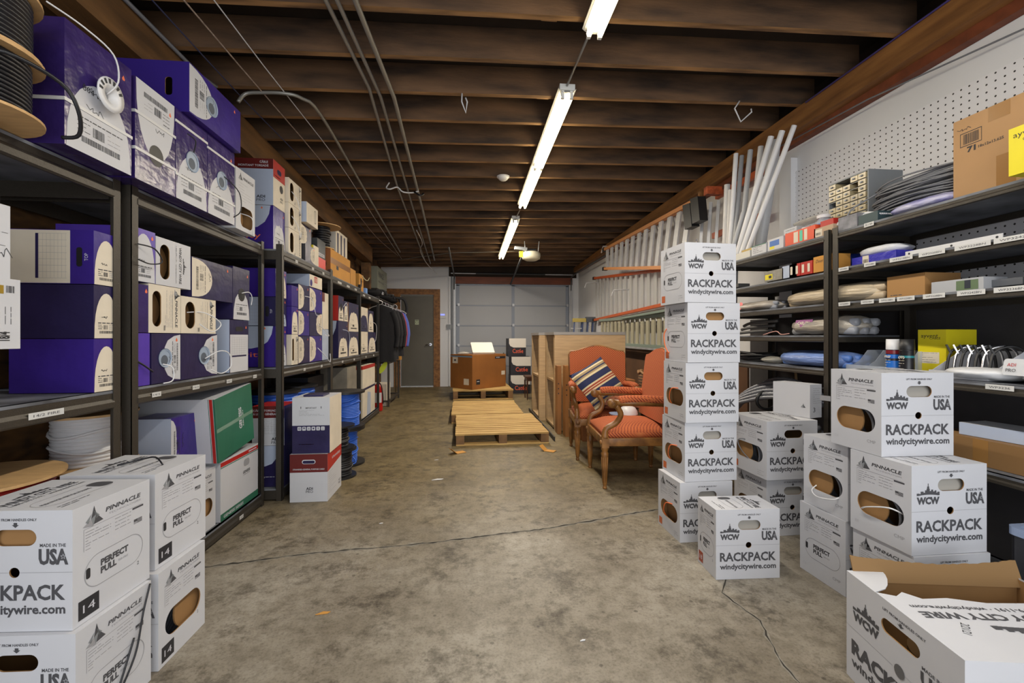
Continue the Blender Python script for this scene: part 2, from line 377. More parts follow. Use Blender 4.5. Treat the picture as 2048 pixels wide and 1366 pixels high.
def pinnacle_face(mb, F, a, b, closed=True, oh=.26):
    tri_logo(mb, F, .24 * a, .865 * b, .062 * (a / .28))
    text(mb, F, 'PINNACLE', .62 * a, .885 * b, .48 * a, .040 * b, INK, bold=.03, shear=.15)
    text(mb, F, 'TECHNOLOGIES', .64 * a, .838 * b, .44 * a, .018 * b, INKL)
    R(mb, F, .12 * a, .88 * a, .787 * b, .791 * b, INKL); R(mb, F, .12 * a, .125 * a, .6 * b, .79 * b, INKL)
    R(mb, F, .74 * a, .9 * a, .765 * b, .783 * b, INK)
    fineprint(mb, F, .14 * a, .45 * a, .66 * b, .76 * b, 5, INKL, .0022, seed=2); fineprint(mb, F, .5 * a, .72 * a, .66 * b, .76 * b, 4, INKL, .0022, seed=5)
    fineprint(mb, F, .14 * a, .2 * a, .61 * b, .64 * b, 2, INKL, .002, seed=7)
    R(mb, F, .76 * a, .88 * a, .62 * b, .665 * b, INKL); R(mb, F, .76 * a, .81 * a, .642 * b, .665 * b, INK, .0008)
    for k in range(4): R(mb, F, .81 * a, .88 * a, (.624 + .011 * k) * b, (.629 + .011 * k) * b, INK, .0008)
OVAL = lambda a, b: rrect(.51 * a, .39 * b, .76 * a, .28 * b, .14 * b, 8)
def cable_coil(par, x, y, z, r, n, m, ax=(1, 0, 0), pitch=.008, wr=.0045, name='cable_coil'):
    mb = MB(); A = Vector(ax); q = Vector((0, 0, 1)).rotation_difference(A)
    for i in range(n):
        rr = r + (.003 if i % 2 else 0)
        mb.tube([Vector((x, y, z)) + A * (i * pitch) + q @ Vector((rr * math.cos(t), rr * math.sin(t), 0)) for t in [2 * PI * k / 28 for k in range(28)]], wr, m, 6, True)
    return mb.build(name, par)
def rackpack(label, group=None, side='left', opening=False, badge=None, w=.33, d=.28, h=.346, tail=None, coil=GRYC, bcol=WHITE, top=True, num=None, hnd=None):
    root = empty('wire_carton', label=label, cat='cable box', group=group)
    fc = faces(w, d, h); H = {'front': [rrect(.52 * w, .775 * h, .35 * w, .135 * h, .0675 * h, 6), circ(.51 * w, .487 * h, .045 * w, 14)]}
    if opening and side: H[side] = [OVAL(d, h)]
    body = shell(w, d, h, bcol, H).build('carton_body', root)
    mb = MB(); F = fc['front'][0]
    text(mb, F, 'LIFT FROM HANDLES ONLY', .52 * w, .925 * h, .36 * w, .022 * h, INK, bold=.02)
    mb.poly(F, [[(.505 * w, .9 * h), (.505 * w, .882 * h), (.49 * w, .882 * h), (.52 * w, .858 * h), (.55 * w, .882 * h), (.535 * w, .882 * h), (.535 * w, .9 * h)]], INK, .0006)
    skyline(mb, F, .215 * w, .665 * h, .30 * w, .13 * h); text(mb, F, 'WCW', .215 * w, .61 * h, .30 * w, .075 * h, INK, bold=.06)
    text(mb, F, 'MADE IN THE', .835 * w, .712 * h, .22 * w, .028 * h, INK, bold=.02); usa(mb, F, .84 * w, .62 * h, .25 * w, .125 * h)
    R(mb, F, 0, .46 * w, .485 * h, .4885 * h, INKL); R(mb, F, .56 * w, w, .485 * h, .4885 * h, INKL)
    text(mb, F, 'RACKPACK', .5 * w, .325 * h, .88 * w, .125 * h, INK, bold=.03)
    text(mb, F, 'windycitywire.com', .5 * w, .185 * h, .88 * w, .076 * h, INK, bold=.03)
    if side:
        F, a, b = fc[side]; pinnacle_face(mb, F, a, b)
        if not opening:
            ring(mb, F, OVAL(a, b), .0022, INKL)
            text(mb, F, 'PERFECT', .50 * a, .435 * b, .36 * a, .055 * b, INK, bold=.05); text(mb, F, 'PULL', .42 * a, .365 * b, .2 * a, .055 * b, INK, bold=.05)
            text(mb, F, 'TEAR AWAY', .61 * a, .365 * b, .14 * a, .022 * b, INKL)
            mb.poly(F, [rrect(.17 * a, .40 * b, .05 * a, .09 * b, .02 * a, 4)], BLACKI, .0008)
        if badge == '14' or badge == '18':
            c = BLACKI if badge == '14' else mat('rust_square', (150, 62, 38), .5)
            R(mb, F, .06 * a, .3 * a, .04 * b, .2 * b, c, .0006); text(mb, F, badge, .18 * a, .12 * b, .14 * a, .07 * b, SILV, .001)
            text(mb, F, num or '2', .82 * a, .23 * b, .03 * a, .035 * b, INK)
        elif badge == 'orange':
            R(mb, F, .05 * a, .2 * a, .04 * b, .16 * b, ORSQ, .0006); fineprint(mb, F, .75 * a, .92 * a, .05 * b, .12 * b, 3, INKL, .002)
        elif badge == 'CMP':
            text(mb, F, 'CMP', .82 * a, .15 * b, .16 * a, .04 * b, INKL); text(mb, F, 'C6', .12 * a, .12 * b, .07 * a, .035 * b, mat('faint_ink', (186, 186, 190), .6))
    if top:
        F, a, b = fc['top']     # lettering runs along the depth, beside the tear-away oval
        s = -1 if side == 'left' else 1; rot = PI / 2 if side != 'left' else -PI / 2
        cx = lambda q: (a / 2 + s * (q - .5) * a)
        text(mb, F, 'WINDY CITY WIRE', cx(.30), b / 2, .82 * b, .085 * a, INK, rot=rot, bold=.03); text(mb, F, '1-800-379-1191 · windycitywire.com', cx(.385), b / 2, .82 * b, .045 * a, INK, rot=rot, bold=.01)
        F2 = Frame(F.p(cx(.19), b / 2), Matrix.Rotation(rot, 3, 'Z') @ Vector((1, 0, 0)), Matrix.Rotation(rot, 3, 'Z') @ Vector((0, 1, 0)))
        skyline(mb, F2, 0, .015 * a - .02, .4 * b, .12 * a)
        ring(mb, F, rrect(cx(.62), b / 2, .24 * a, .84 * b, .12 * a), .002, INKL)
        mb.poly(F, [rrect(cx(.62), b * .82, .2 * a, .17 * b, .05 * a)], INK, .0007)
        text(mb, F, 'PUSH IN FOR VERTICAL PULLING', cx(.63), b * .40, .56 * b, .04 * a, INK, rot=rot, bold=.02)
        fineprint(mb, F, cx(.84) - .012, cx(.84), .08 * b, .9 * b, 2, INK, .004, rot=1)
    mb.build('printing', root)
    if opening:
        # cable reel seen through the torn-out opening
        x = .018 if side == 'left' else w - .018; sx = 1 if side == 'left' else -1; yc = d * .6; rr = min(.1, d * .36); zc_ = rr + .012
        orange = coil is ORGC; q = (.56 if orange else .70) * d; r1 = min(.1 if orange else .078, d * .4)
        rl = MB(); rl.cyl((x + sx * .03 * orange, q, .38 * h), (x + sx * (.006 + .03 * orange), q, .38 * h), r1, KRAFT, 28); rl.cyl((x + sx * .19, yc, zc_), (x + sx * .2, yc, zc_), rr * .98, KRAFT, 28); rl.build('cable_reel', root)
        cable_coil(root, x + sx * (.05 if orange else .012), yc, zc_, rr - .004, 3 if orange else 12, coil, (sx, 0, 0), .0105, .006)
    if hnd: # folded flap seen in the hand hole
        R2 = MB(); R2.prism(Frame((.27 * w, .012, .68 * h), (1, 0, 0), (0, .3, 1)), [[(0, 0), (.5 * w, 0), (.5 * w, .2 * h), (0, .2 * h)]], .003, hnd); R2.build('handle_flap', root)
    if tail:
        c, pts = tail; m2 = MB(); m2.tube(smooth_path(pts), .0032, c, 6); m2.build('cable_tail', root)
    return root
def smooth_path(P, k=5):
    P = [Vector(p) for p in P]; out = []
    for i in range(len(P) - 1):
        p0 = P[max(i - 1, 0)]; p1 = P[i]; p2 = P[i + 1]; p3 = P[min(i + 2, len(P) - 1)]
        for j in range(k):
            t = j / k; out.append(.5 * ((2 * p1) + (p2 - p0) * t + (2 * p0 - 5 * p1 + 4 * p2 - p3) * t * t + (3 * p1 - p0 - 3 * p2 + p3) * t ** 3))
    out.append(P[-1]); return out
def place(o, loc, rz=0): o.location = loc; o.rotation_euler = (0, 0, rz); return o

def droplet(mb, F, u, v, s, m=ORINK):
    mb.poly(F, [[(u, v + s), (u - s * .55, v), (u - s * .35, v - s * .45), (u + s * .35, v - s * .45), (u + s * .55, v)]], m, .0007)
def wave_label(mb, F, a, b, base='bottom', m=WHITE, insert=True, cover=.72, seed=1, notch=True):
    """white tongue-shaped label printed from one edge of the face; returns hole centre"""
    K = 14; P = []
    if base in ('bottom', 'top'): wd, ln = a, b
    else: wd, ln = b, a
    P = [(.02, 0), (.98, 0)]
    if notch: P += [(.95, .28 * cover / .72), (.86, .55 * cover / .72), (.72, .68 * cover / .72), (.6, cover * .93), (.5, cover), (.4, cover * .93), (.28, .68 * cover / .72), (.14, .55 * cover / .72), (.05, .28 * cover / .72)]
    else: P += [(.5 + .48 * math.cos(PI * i / K), cover * math.sin(PI * i / K) ** .8) for i in range(1, K)]
    def mp(s, t):
        s *= wd; t *= ln
        return {'bottom': (s, t), 'top': (a - s, b - t), 'left': (t, b - s), 'right': (a - t, s)}[base]
    mb.poly(F, [[mp(*p) for p in P]], m, .0006)
    rot = {'bottom': 0, 'top': PI, 'left': -PI / 2, 'right': PI / 2}[base]
    c = mp(.5, .2); G = Frame(F.p(*c, .0006), Matrix.Identity(3) @ (F.u * math.cos(rot) + F.v * math.sin(rot)), F.v * math.cos(rot) - F.u * math.sin(rot))
    barcode(G_mb(mb), G, -.28 * wd, .3 * wd, -.11 * ln, -.06 * ln, BLACKI, seed=seed); barcode(mb, G, -.12 * wd, .05 * wd, -.03 * ln, .05 * ln, BLACKI, seed=seed + 1)
    fineprint(mb, G, -.34 * wd, -.16 * wd, -.02 * ln, .05 * ln, 3, INK, .0022, seed=seed); fineprint(mb, G, .1 * wd, .3 * wd, -.02 * ln, .05 * ln, 3, INKL, .002, seed=seed + 3)
    fineprint(mb, G, -.34 * wd, .34 * wd, .085 * ln, .09 * ln, 1, INK, .004, seed=seed + 5)
    scribble(mb, G, -.2 * wd, .2 * ln, .22 * wd, .05 * ln, seed=seed)
    return mp(.5, cover * .93)
def G_mb(mb): return mb
def wave_carton(label, w, d, h, col=NAVY, base='bottom', group=None, hole='insert', cover=.72, seed=1, notch=True, strap=(), side=None, tail=None, name='cable_carton', lab=WHITE, cols=None, scrib=None, front=True):
    root = empty(name, label=label, cat='cable box', group=group); fc = faces(w, d, h); F, a, b = fc['front']
    mb = MB(); hc = wave_label(mb, F, a, b, base, lab, cover=cover, seed=seed, notch=notch) if front else None
    holes = {}
    if hole and hc: r = min(.045, .2 * a, .2 * b); hc = (min(max(hc[0], r + .01), a - r - .01), min(max(hc[1], r + .01), b - r - .01))
    if side == 'handle': fl = fc['left']; holes['left'] = [rrect(.8 * fl[1], .5 * fl[2], .07 * fl[1], .36 * fl[2], .03 * fl[1])]
    shell(w, d, h, col, holes, cols=cols).build('carton_body', root)
    droplet(mb, F, .86 * a, .86 * b, .014)
    if scrib: scribble(mb, F, *scrib)
    if hole and hc:
        if hole == 'insert':
            t = MB(); t.lathe([(r * 1.12, .004), (r * 1.12, .0015), (r * .9, .003)], GREYT, F.p(*hc, 0), 20, F.n); t.build('hole_rim', root)
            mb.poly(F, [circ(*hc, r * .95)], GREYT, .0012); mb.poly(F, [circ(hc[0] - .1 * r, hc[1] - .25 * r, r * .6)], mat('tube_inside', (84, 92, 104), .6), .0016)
        elif hole == 'dark': mb.poly(F, [circ(*hc, r)], BLKP, .0012)
        elif hole == 'spout':
            t = MB(); t.lathe([(.022, 0), (.03, .02), (.038, .03), (.062, .033), (.062, .037), (.03, .036), (.02, .01)], WHTC, F.p(*hc, 0), 26, F.n)
            t.build('cable_spout', root)
            for k in range(7): an = .4 + k * .42; mb.poly(Frame(F.p(*hc, .0375), F.u, F.v), [[(.04 * math.cos(an), .04 * math.sin(an)), (.057 * math.cos(an), .057 * math.sin(an)), (.057 * math.cos(an + .2), .057 * math.sin(an + .2)), (.04 * math.cos(an + .2), .04 * math.sin(an + .2))]], BLACKI, .0004)
    if side == 'table':
        F2, a2, b2 = fc['left']; R(mb, F2, .0, .72 * a2, .01 * b2, .99 * b2, lab, .0006)
        for k in range(8): R(mb, F2, (.35 + .045 * k) * a2, (.352 + .045 * k) * a2, .1 * b2, .93 * b2, INKL, .0009)
        for k in range(8): R(mb, F2, .34 * a2, .68 * a2, (.1 + .118 * k) * b2, (.104 + .118 * k) * b2, INKL, .0009)
        R(mb, F2, .31 * a2, .345 * a2, .1 * b2, .93 * b2, NAVY, .001); text(mb, F2, 'TOP', .91 * a2, .5 * b2, .14 * b2, .045 * a2, SILV, rot=PI / 2); mb.poly(F2, [rrect(.83 * a2, .5 * b2, .07 * a2, .36 * b2, .03 * a2)], BLKP, .001)
    if side == 'swoosh':
        F2, a2, b2 = fc['left']; P = [(0, b2), (0, .45 * b2), (.5 * a2, .45 * b2), (.7 * a2, .5 * b2), (.84 * a2, .62 * b2), (.92 * a2, .8 * b2), (.95 * a2, b2)]
        mb.poly(F2, [P], PALE, .0006); fineprint(mb, F2, .1 * a2, .8 * a2, .62 * b2, .82 * b2, 6, INKL, .002); text(mb, F2, 'clarity', .40 * a2, .31 * b2, .72 * a2, .13 * b2, ORINK, .0008); droplet(mb, F2, .78 * a2, .94 * b2, .012)
    if side == 'grid':
        F2, a2, b2 = fc['front']; R(mb, F2, .03 * a2, .97 * a2, 0, .72 * b2, lab, .0006)
        for k in range(7): R(mb, F2, (.12 + .125 * k) * a2, (.125 + .125 * k) * a2, .32 * b2, .66 * b2, INKL, .0009)
        for k in range(9): R(mb, F2, .12 * a2, .875 * a2, (.32 + .0425 * k) * b2, (.3225 + .0425 * k) * b2, INKL, .0009)
        R(mb, F2, .12 * a2, .875 * a2, .29 * b2, .32 * b2, NAVY, .001); mb.poly(F2, [rrect(.5 * a2, .83 * b2, .4 * a2, .09 * b2, .03)], BLKP, .001)
    mb.build('printed_label', root)
    if strap:
        s = MB()
        for z in strap: 
            for (x0, x1, y0, y1) in ((-.003, w + .003, -.003, -.0012), (-.003, -.0012, -.0012, d), (w + .0012, w + .003, -.0012, d)): s.box(x0, x1, y0, y1, z * h - .006, z * h + .006, TAPE)
        s.build('strap', root)
    if tail: c, pts = tail; m2 = MB(); m2.tube(smooth_path(pts), .003, c, 6); m2.build('cable_tail', root)
    return root
def lying_pinnacle(label, w, d, h, opening=True, col=OLDW, group=None, tail=None, seed=1, wcw=False):
    """white carton lying on its side: oval opening at the left, brand lettering turned down the right edge"""
    root = empty('wire_carton', label=label, cat='cable box', group=group); fc = faces(w, d, h); F, a, b = fc['front']
    ov = rrect(.24 * a, .5 * b, min(.26 * a, .1), .74 * b, .05, 8)
    shell(w, d, h, col, {'front': [ov]} if opening else None).build('carton_body', root)
    mb = MB()
    if wcw:
        text(mb, F, 'WINDY CITY WIRE', .68 * a, .5 * b, .82 * b, .07 * a, INK, rot=-PI / 2, bold=.03); text(mb, F, '1-800-379-1191 · windycitywire.com', .56 * a, .5 * b, .82 * b, .035 * a, INK, rot=-PI / 2)
        G = Frame(F.p(.72 * a, .5 * b), -F.v, F.u); skyline(mb, G, 0, .01, .36 * b, .11 * a)
    else:
        text(mb, F, 'PINNACLE', .86 * a, .42 * b, .6 * b, .075 * a, INK, rot=-PI / 2, bold=.03, shear=.1); G = Frame(F.p(.87 * a, .83 * b), -F.v, F.u); tri_logo(mb, G, 0, 0, .05)
        fineprint(mb, F, .5 * a, .72 * a, .12 * b, .92 * b, 6, INKL, .0018, rot=1, seed=seed); R(mb, F, .73 * a, .735 * a, .08 * b, .92 * b, INK)
        barcode(mb, F, .45 * a, .5 * a, .05 * b, .16 * b, INK, seed=seed)
    mb.build('printing', root)
    if opening:
        m3 = MB()
        m3.cyl((.24 * a, .05, b / 2), (.24 * a, .056, b / 2), .42 * b, KRAFT, 20); m3.build('cable_reel', root)
    if tail: c, pts = tail; m2 = MB(); m2.tube(smooth_path(pts), .0028, c, 6); m2.build('cable_tail', root)
    return root
def plain_carton(label, w, d, h, col, name='carton', cat='box', group=None, cols=None, deco=None, holes=None, tape=None, inner=KRAFT, skip=()):
    root = empty(name, label=label, cat=cat, group=group); fc = faces(w, d, h)
    shell(w, d, h, col, holes, cols=cols, inner=inner, skip=skip).build('carton_body', root)
    if deco: mb = MB(); deco(mb, fc); mb.build('printing', root)
    if tape: mb = MB(); tape(mb, fc); mb.build('tape', root)
    return root
def reel(label, loc, h, rf, rd, cab, flange=WPLY, n=14, wr=None, cat='cable reel', name='cable_reel', group=None, tail=None, ft=.01, loose=True, fr2=None):
    root = empty(name, loc, 0, label, cat, group); 
    for z in (0, h - ft):
        m = MB(); r_ = rf if z == 0 or fr2 is None else fr2; m.cyl((0, 0, z), (0, 0, z + ft), r_, flange, 36)
        if z: m.cyl((0, 0, h - .001), (0, 0, h + .0015), rf * .2, BLKP, 16)
        m.build('flange', root)
    m = MB(); m.cyl((0, 0, ft), (0, 0, h - ft), rd * .55, flange, 20); m.build('core', root)
    wr = wr or (h - 2 * ft) / (2 * n) * .98; m = MB()
    prof = []; z = ft + wr
    for i in range(n):
        for k in range(5): a = -PI / 2 + PI * k / 4; prof.append((rd + wr * math.cos(a) * .9, z + wr * math.sin(a)))
        z += (h - 2 * ft - 2 * wr) / max(n - 1, 1)
    m.lathe([(rd * .5, ft)] + prof + [(rd * .5, h - ft)], cab, (0, 0, 0), 36); m.build('cable_winding', root)
    if loose:
        m = MB()
        for s in (0, 1): m.tube([( (rd + .01) * math.cos(t), (rd + .01) * math.sin(t), h * (.35 + .3 * s) + .06 * h * math.sin(2 * t + s * 2)) for t in [2 * PI * k / 24 for k in range(24)]], wr * .8, cab, 6, True)
        m.build('loose_turn', root)
    if tail: m2 = MB(); m2.tube(smooth_path(tail), wr * .9, cab, 7); m2.build('cable_tail', root)
    return root
# ------------------------------------------------------------------ the building
XL, XR, YB, YF = -2.06, 2.76, 10.85, -1.15
zc = lambda x, y: 3.0 - .0147 * (y - 2.45) + .022 * (x - .5)        # underside of the joists: the roof falls a little
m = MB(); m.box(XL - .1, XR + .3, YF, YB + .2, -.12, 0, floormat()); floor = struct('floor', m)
def crack(P, wd, name, seed):
    rnd = random.Random(seed); m = MB(); cm = mat('crack_shadow', (44, 40, 34), .95); em = mat('crack_mortar', (136, 131, 120), .9, noise=.3, nscale=30)
    pts = []
    for (a, b) in zip(P, P[1:]):
        n = max(2, int((Vector(b) - Vector(a)).length / .03))
        for i in range(n): t = i / n; q = Vector(a).lerp(Vector(b), t); pts.append((q.x + rnd.uniform(-.004, .004), q.y + rnd.uniform(-.006, .006), rnd.uniform(.25, 1) * wd))
    for c, k, z in ((em, 2.3, .0006), (cm, .75, .0012)):
        vs = []
        for i, (x, y, w) in enumerate(pts):
            j = min(i + 1, len(pts) - 1); h = max(j - 1, 0); d = Vector((pts[j][0] - pts[h][0], pts[j][1] - pts[h][1])); d = d.normalized() if d.length else Vector((1, 0)); nn = Vector((-d.y, d.x)) * w * k * rnd.uniform(.5, 1)
            vs += [(x - nn.x, y - nn.y, z), (x + nn.x, y + nn.y, z)]
        m.add(vs, [(2 * i, 2 * i + 2, 2 * i + 3, 2 * i + 1) for i in range(len(pts) - 1)], c)
    return m.build(name, floor)
crack([(-1.45, 2.42), (-.9, 2.53), (-.2, 2.6), (.5, 2.72), (1.2, 2.92), (2.0, 3.1)], .013, 'floor_crack', 4)
crack([(1.3, 2.12), (1.18, 1.95), (1.22, 1.75), (1.14, 1.5), (1.12, 1.2), (1.2, .9)], .0075, 'floor_crack', 9)

ceil = MB()
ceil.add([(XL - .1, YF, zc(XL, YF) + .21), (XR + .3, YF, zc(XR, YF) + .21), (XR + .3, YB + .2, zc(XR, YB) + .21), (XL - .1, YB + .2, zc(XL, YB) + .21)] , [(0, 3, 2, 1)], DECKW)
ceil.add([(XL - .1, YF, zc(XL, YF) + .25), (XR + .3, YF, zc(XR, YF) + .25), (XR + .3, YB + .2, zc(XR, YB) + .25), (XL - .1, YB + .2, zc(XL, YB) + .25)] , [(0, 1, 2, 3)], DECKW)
ceil = struct('ceiling', ceil)
for i in range(-8, 21):
    y = 2.45 + .402 * i; x0, x1 = -2.0, 2.74
    if y > YB - .1: break
    m = MB(); z0, z1 = zc(x0, y), zc(x1, y); H = .205
    vs = [(x0, y, z0), (x1, y, z1), (x1, y + .042, z1), (x0, y + .042, z0), (x0, y, z0 + H), (x1, y, z1 + H), (x1, y + .042, z1 + H), (x0, y + .042, z0 + H)]
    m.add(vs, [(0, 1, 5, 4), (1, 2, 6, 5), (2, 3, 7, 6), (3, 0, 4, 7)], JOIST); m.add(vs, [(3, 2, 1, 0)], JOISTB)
    m.build('joist', ceil)
    if i % 2 == 0 and i > -3:
        m = MB(); xb = .42 + .05 * (i % 3); m.box(xb, xb + .09, y + .044, y + .055, zc(xb, y) + .005, zc(xb, y) + .2, JOISTB); m.build('nailing_block', ceil)
m = MB(); m.box(XL - .1, XL, YF, YB + .1, 0, 3.2, OSB); wl = struct('wall_left', m)
for y in (1.35, 2.6, 3.36, 4.6, 5.85, 7.1):
    m = MB(); m.box(XL + .002, XL + .04, y, y + .09, 0, 2.62, ORWOOD if y > 3 else OSB); m.build('stud', wl)
# laminated header along the left
m = MB(); y0, y1 = YF, 8.45
vs = [(x, y, z) for y in (y0, y1) for x in (-1.93, -1.76) for z in ((2.74 - .022 * (y - 1)), zc(-1.8, y) - .002)]
m.add(vs, [(0, 1, 3, 2), (4, 6, 7, 5), (0, 4, 5, 1), (2, 3, 7, 6), (0, 2, 6, 4), (1, 5, 7, 3)], BEAM); b = m.build('header_beam', wl); 
m = MB(); m.box(-1.93, -1.78, 8.3, 8.44, 0, 2.56, BEAM); m.build('beam_post', wl)
m = MB(); m.tube([(-1.745, y, zc(-1.75, y) - .03) for y in (-.5, 2, 3.1)] + [(-1.70, 3.2, zc(-1.7, 3.2) - .045)], .012, GRYC, 8); m.build('conduit', wl)
m = MB(); m.box(XR, XR + .12, YF, YB + .1, 0, 2.80, WALLW); wr = struct('wall_right', m)
m = MB(); m.box(XR + .08, XR + .12, YF, YB, 2.801, 3.27, DECKW); m.build('rim_board', wr)
m = MB(); m.box(XR - .02, XR - .001, 4.1, 8.9, .01, 1.0, mat('brown_lower_shade', (92, 62, 38), .7, noise=.3, nscale=3)); m.build('lower_shade_board', wr)  # dark brown slab added to paint the shade low under the ladders
m = MB(); m.add([(x, y, z) for y in (YF, YB) for x in (2.63, XR + .12) for z in (2.865 - .006 * (y - 2), zc(2.7, y) - .002)], [(0, 1, 3, 2), (4, 6, 7, 5), (0, 4, 5, 1), (2, 3, 7, 6), (0, 2, 6, 4), (1, 5, 7, 3)], ORWOOD); m.build('top_beam', wr)
m = MB(); m.add([(x, y, z) for y in (YF, YB) for x in (2.70, XR + .11) for z in (2.801, 2.864 - .006 * (y - 2))], [(0, 1, 3, 2), (4, 6, 7, 5), (0, 4, 5, 1), (2, 3, 7, 6), (0, 2, 6, 4), (1, 5, 7, 3)], mat('red_brown_header', (116, 58, 30), .6, noise=.3, nscale=3, stretch=(1, 5, 5))); m.build('top_plate', wr)
m = MB(); m.box(2.742, XR - .001, YF, 3.46, 1.37, 2.585, pegmat()); m.build('perforated_board', wr)
m = MB(); m.box(2.735, XR - .001, YF, 4.05, .01, 1.36, mat('dark_wall_panel', (62, 60, 62), .75, noise=.25, nscale=4)); m.build('dark_panel', wr)
m = MB(); m.box(2.70, XR - .001, 3.46, 3.60, 1.361, 2.70, WALLW); m.build('wall_batten', wr)
m = MB(); m.tube([(2.62, y, zc(2.62, y) - .015) for y in (-.5, 3.2)], .006, mat('blue_wire', (88, 80, 170), .4), 6); m.build('blue_wire', wr)
m = MB(); m.tube([(2.745, -.5, 2.66), (2.745, 1.5, 2.665), (2.66, 2.7, 2.78), (2.6, 3.5, 2.79)], .005, GRYC, 6); m.build('grey_wire', wr)
# back wall with its two doors
FB = Frame((XL, YB, 0), (1, 0, 0), (0, 0, 1)); bx = lambda x: x - XL
m = MB(); m.prism(Frame((XL, YB + .1, 0), (1, 0, 0), (0, 0, 1)), [[(0, 0), (bx(-1.60), 0), (bx(-1.60), 2.22), (bx(-.80), 2.22), (bx(-.80), 0), (bx(-.29), 0), (bx(-.29), 2.50), (bx(2.53), 2.50), (bx(2.53), 0), (bx(XR), 0), (bx(XR), 3.06), (0, 3.06)]], .1, WALLW)
wb = struct('wall_back', m)
m = MB(); m.box(-.29, 2.6, YB - .03, YB - .002, 2.50, 2.67, mat('red_brown_header', (116, 58, 30), .6, noise=.3, nscale=3, stretch=(1, 5, 5))); m.build('door_header', wb)
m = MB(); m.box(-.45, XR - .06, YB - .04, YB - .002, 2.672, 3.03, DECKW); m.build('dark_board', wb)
m = MB(); m.box(-1.92, -.66, YB - .025, YB - .002, 2.225, 2.36, ORWOOD); m.box(-.815, -.66, YB - .025, YB - .002, 0, 2.225, ORWOOD); m.box(-1.75, -1.6, YB - .025, YB - .002, 0, 2.225, ORWOOD); m.build('door_casing', wb)
d1 = MB(); d1.box(-1.592, -.832, YB + .005, YB + .045, .02, 2.18, mat('grey_steel_door', (98, 94, 84), .5, noise=.12, nscale=3)); d1 = struct('door_1', d1)
m = MB(); m.box(-1.6, -.832, YB - .0, YB + .05, 2.182, 2.218, mat('door_frame_grey', (110, 108, 100), .5)); m.box(-.83, -.802, YB, YB + .05, 0, 2.218, mat('door_frame_grey', (110, 108, 100), .5)); m.build('door_frame', d1)
m = MB(); m.box(-1.6, -.82, YB - .06, YB + .05, 0, .015, ALU); m.build('threshold', d1)
m = MB(); m.cyl((-.89, YB + .004, 1.02), (-.89, YB - .02, 1.02), .034, CHROME); m.tube([(-.89, YB - .02, 1.02), (-.89, YB - .05, 1.02), (-.93, YB - .055, 1.02), (-1.01, YB - .055, 1.005)], .011, CHROME); m.build('door_handle', d1)
m = MB(); FD = Frame((-1.26, YB + .004, 1.50), (1, 0, 0), (0, 0, 1)); R(m, FD, 0, .09, 0, .12, mat('pale_sticker', (190, 200, 170), .6), .001); ring(m, FD, circ(.045, .055, .028, 12), .006, BLACKI, .002); R(m, FD, .01, .08, .1, .11, BLACKI, .002); m.build('door_sticker', d1)
d2 = empty('door_2', (0, 0, 0), kind='structure')
GD = mat('garage_door_grey', (172, 174, 178), .55, noise=.03, nscale=2); GDB = mat('garage_door_rib', (140, 148, 162), .5)
for k in range(5):
    m = MB(); z0 = .015 + k * .494; m.box(-.276, 2.516, YB + .012, YB + .05, z0, z0 + .492, GD)
    for x in (-.27, 1.08, 2.44): m.box(x, x + .075, YB + .004, YB + .012, z0, z0 + .484, GDB)
    m.box(-.276, 2.516, YB + .004, YB + .012, z0 + .462, z0 + .484, GDB); m.build('door_panel', d2)
    m = MB(); 
    for x in (-.24, 1.1, 2.46): m.box(x, x + .05, YB - .006, YB + .004, z0 - .03 if k else z0, z0 + .03, ALU)
    m.build('hinge', d2)
m = MB(); m.box(-.288, 2.528, YB + .055, YB + .07, .0, 2.498, GDB); m.build('light_gap_blocker', d2)  # added slab behind the panels, keeps outside light out of their gaps
for x in (-.335, 2.545):
    m = MB(); m.box(x, x + .03, YB - .07, YB - .03, .01, 2.35, ALU); m.tube(smooth_path([(x + .015, YB - .05, 2.33), (x + .015, YB - .09, 2.58), (x + .015, YB - .3, 2.7), (x + .015, 7.6, 2.72)]), .016, mat('galvanised_track', (96, 98, 100), .5, metal=.5), 6); m.build('door_track', d2)
m = MB(); m.cyl((-.4, YB - .08, 2.74), (2.6, YB - .08, 2.74), .014, ALU, 10); m.cyl((.2, YB - .08, 2.74), (1.9, YB - .08, 2.74), .03, mat('spring_steel', (60, 60, 60), .5, metal=.5), 12); m.build('spring_shaft', d2)
m = MB(); m.bar((1.05, YB - .04, 2.5), (1.03, 7.9, 2.78), .03, .03, mat('spring_steel', (60, 60, 60), .5)); m.build('opener_rail', d2)
for x in (-.44, -.38):
    m = MB(); m.bar((x, YB - .02, .02), (x, YB - .02, 2.8), .03 if x > -.4 else .02, .03, mat('galvanised_track', (96, 98, 100), .5, metal=.5) if x > -.4 else WALLW); m.build('conduit', wb)
# garage door opener
t = empty('door_opener', (1.12, 7.75, 2.62), 0, 'cream ceiling motor of the roll-up door with hanging yellow tag', 'door opener')
m = MB(); m.lathe([(.0, -.075), (.1, -.07), (.155, -.04), (.165, 0), (.165, .05), (.13, .08), (0, .085)], mat('cream_plastic', (206, 200, 176), .45), (0, 0, 0), 24); m.build('motor_cover', t)
m = MB(); m.box(-.1, .1, .02, .16, .02, .14, BLKP); m.bar((-.1, 0, .05), (-.12, 0, .27), .02, .01, ALU); m.bar((.12, 0, .05), (.14, 0, .27), .02, .01, ALU); m.build('mounting_bracket', t)
m = MB(); m.box(-.22, -.15, -.06, -.05, -.02, .08, YEL); m.build('yellow_tag', t)
m = MB(); m.bar((-.3, -.05, .14), (-.08, -.05, .12), .05, .05, GREY); m.build('lamp_arm', t)

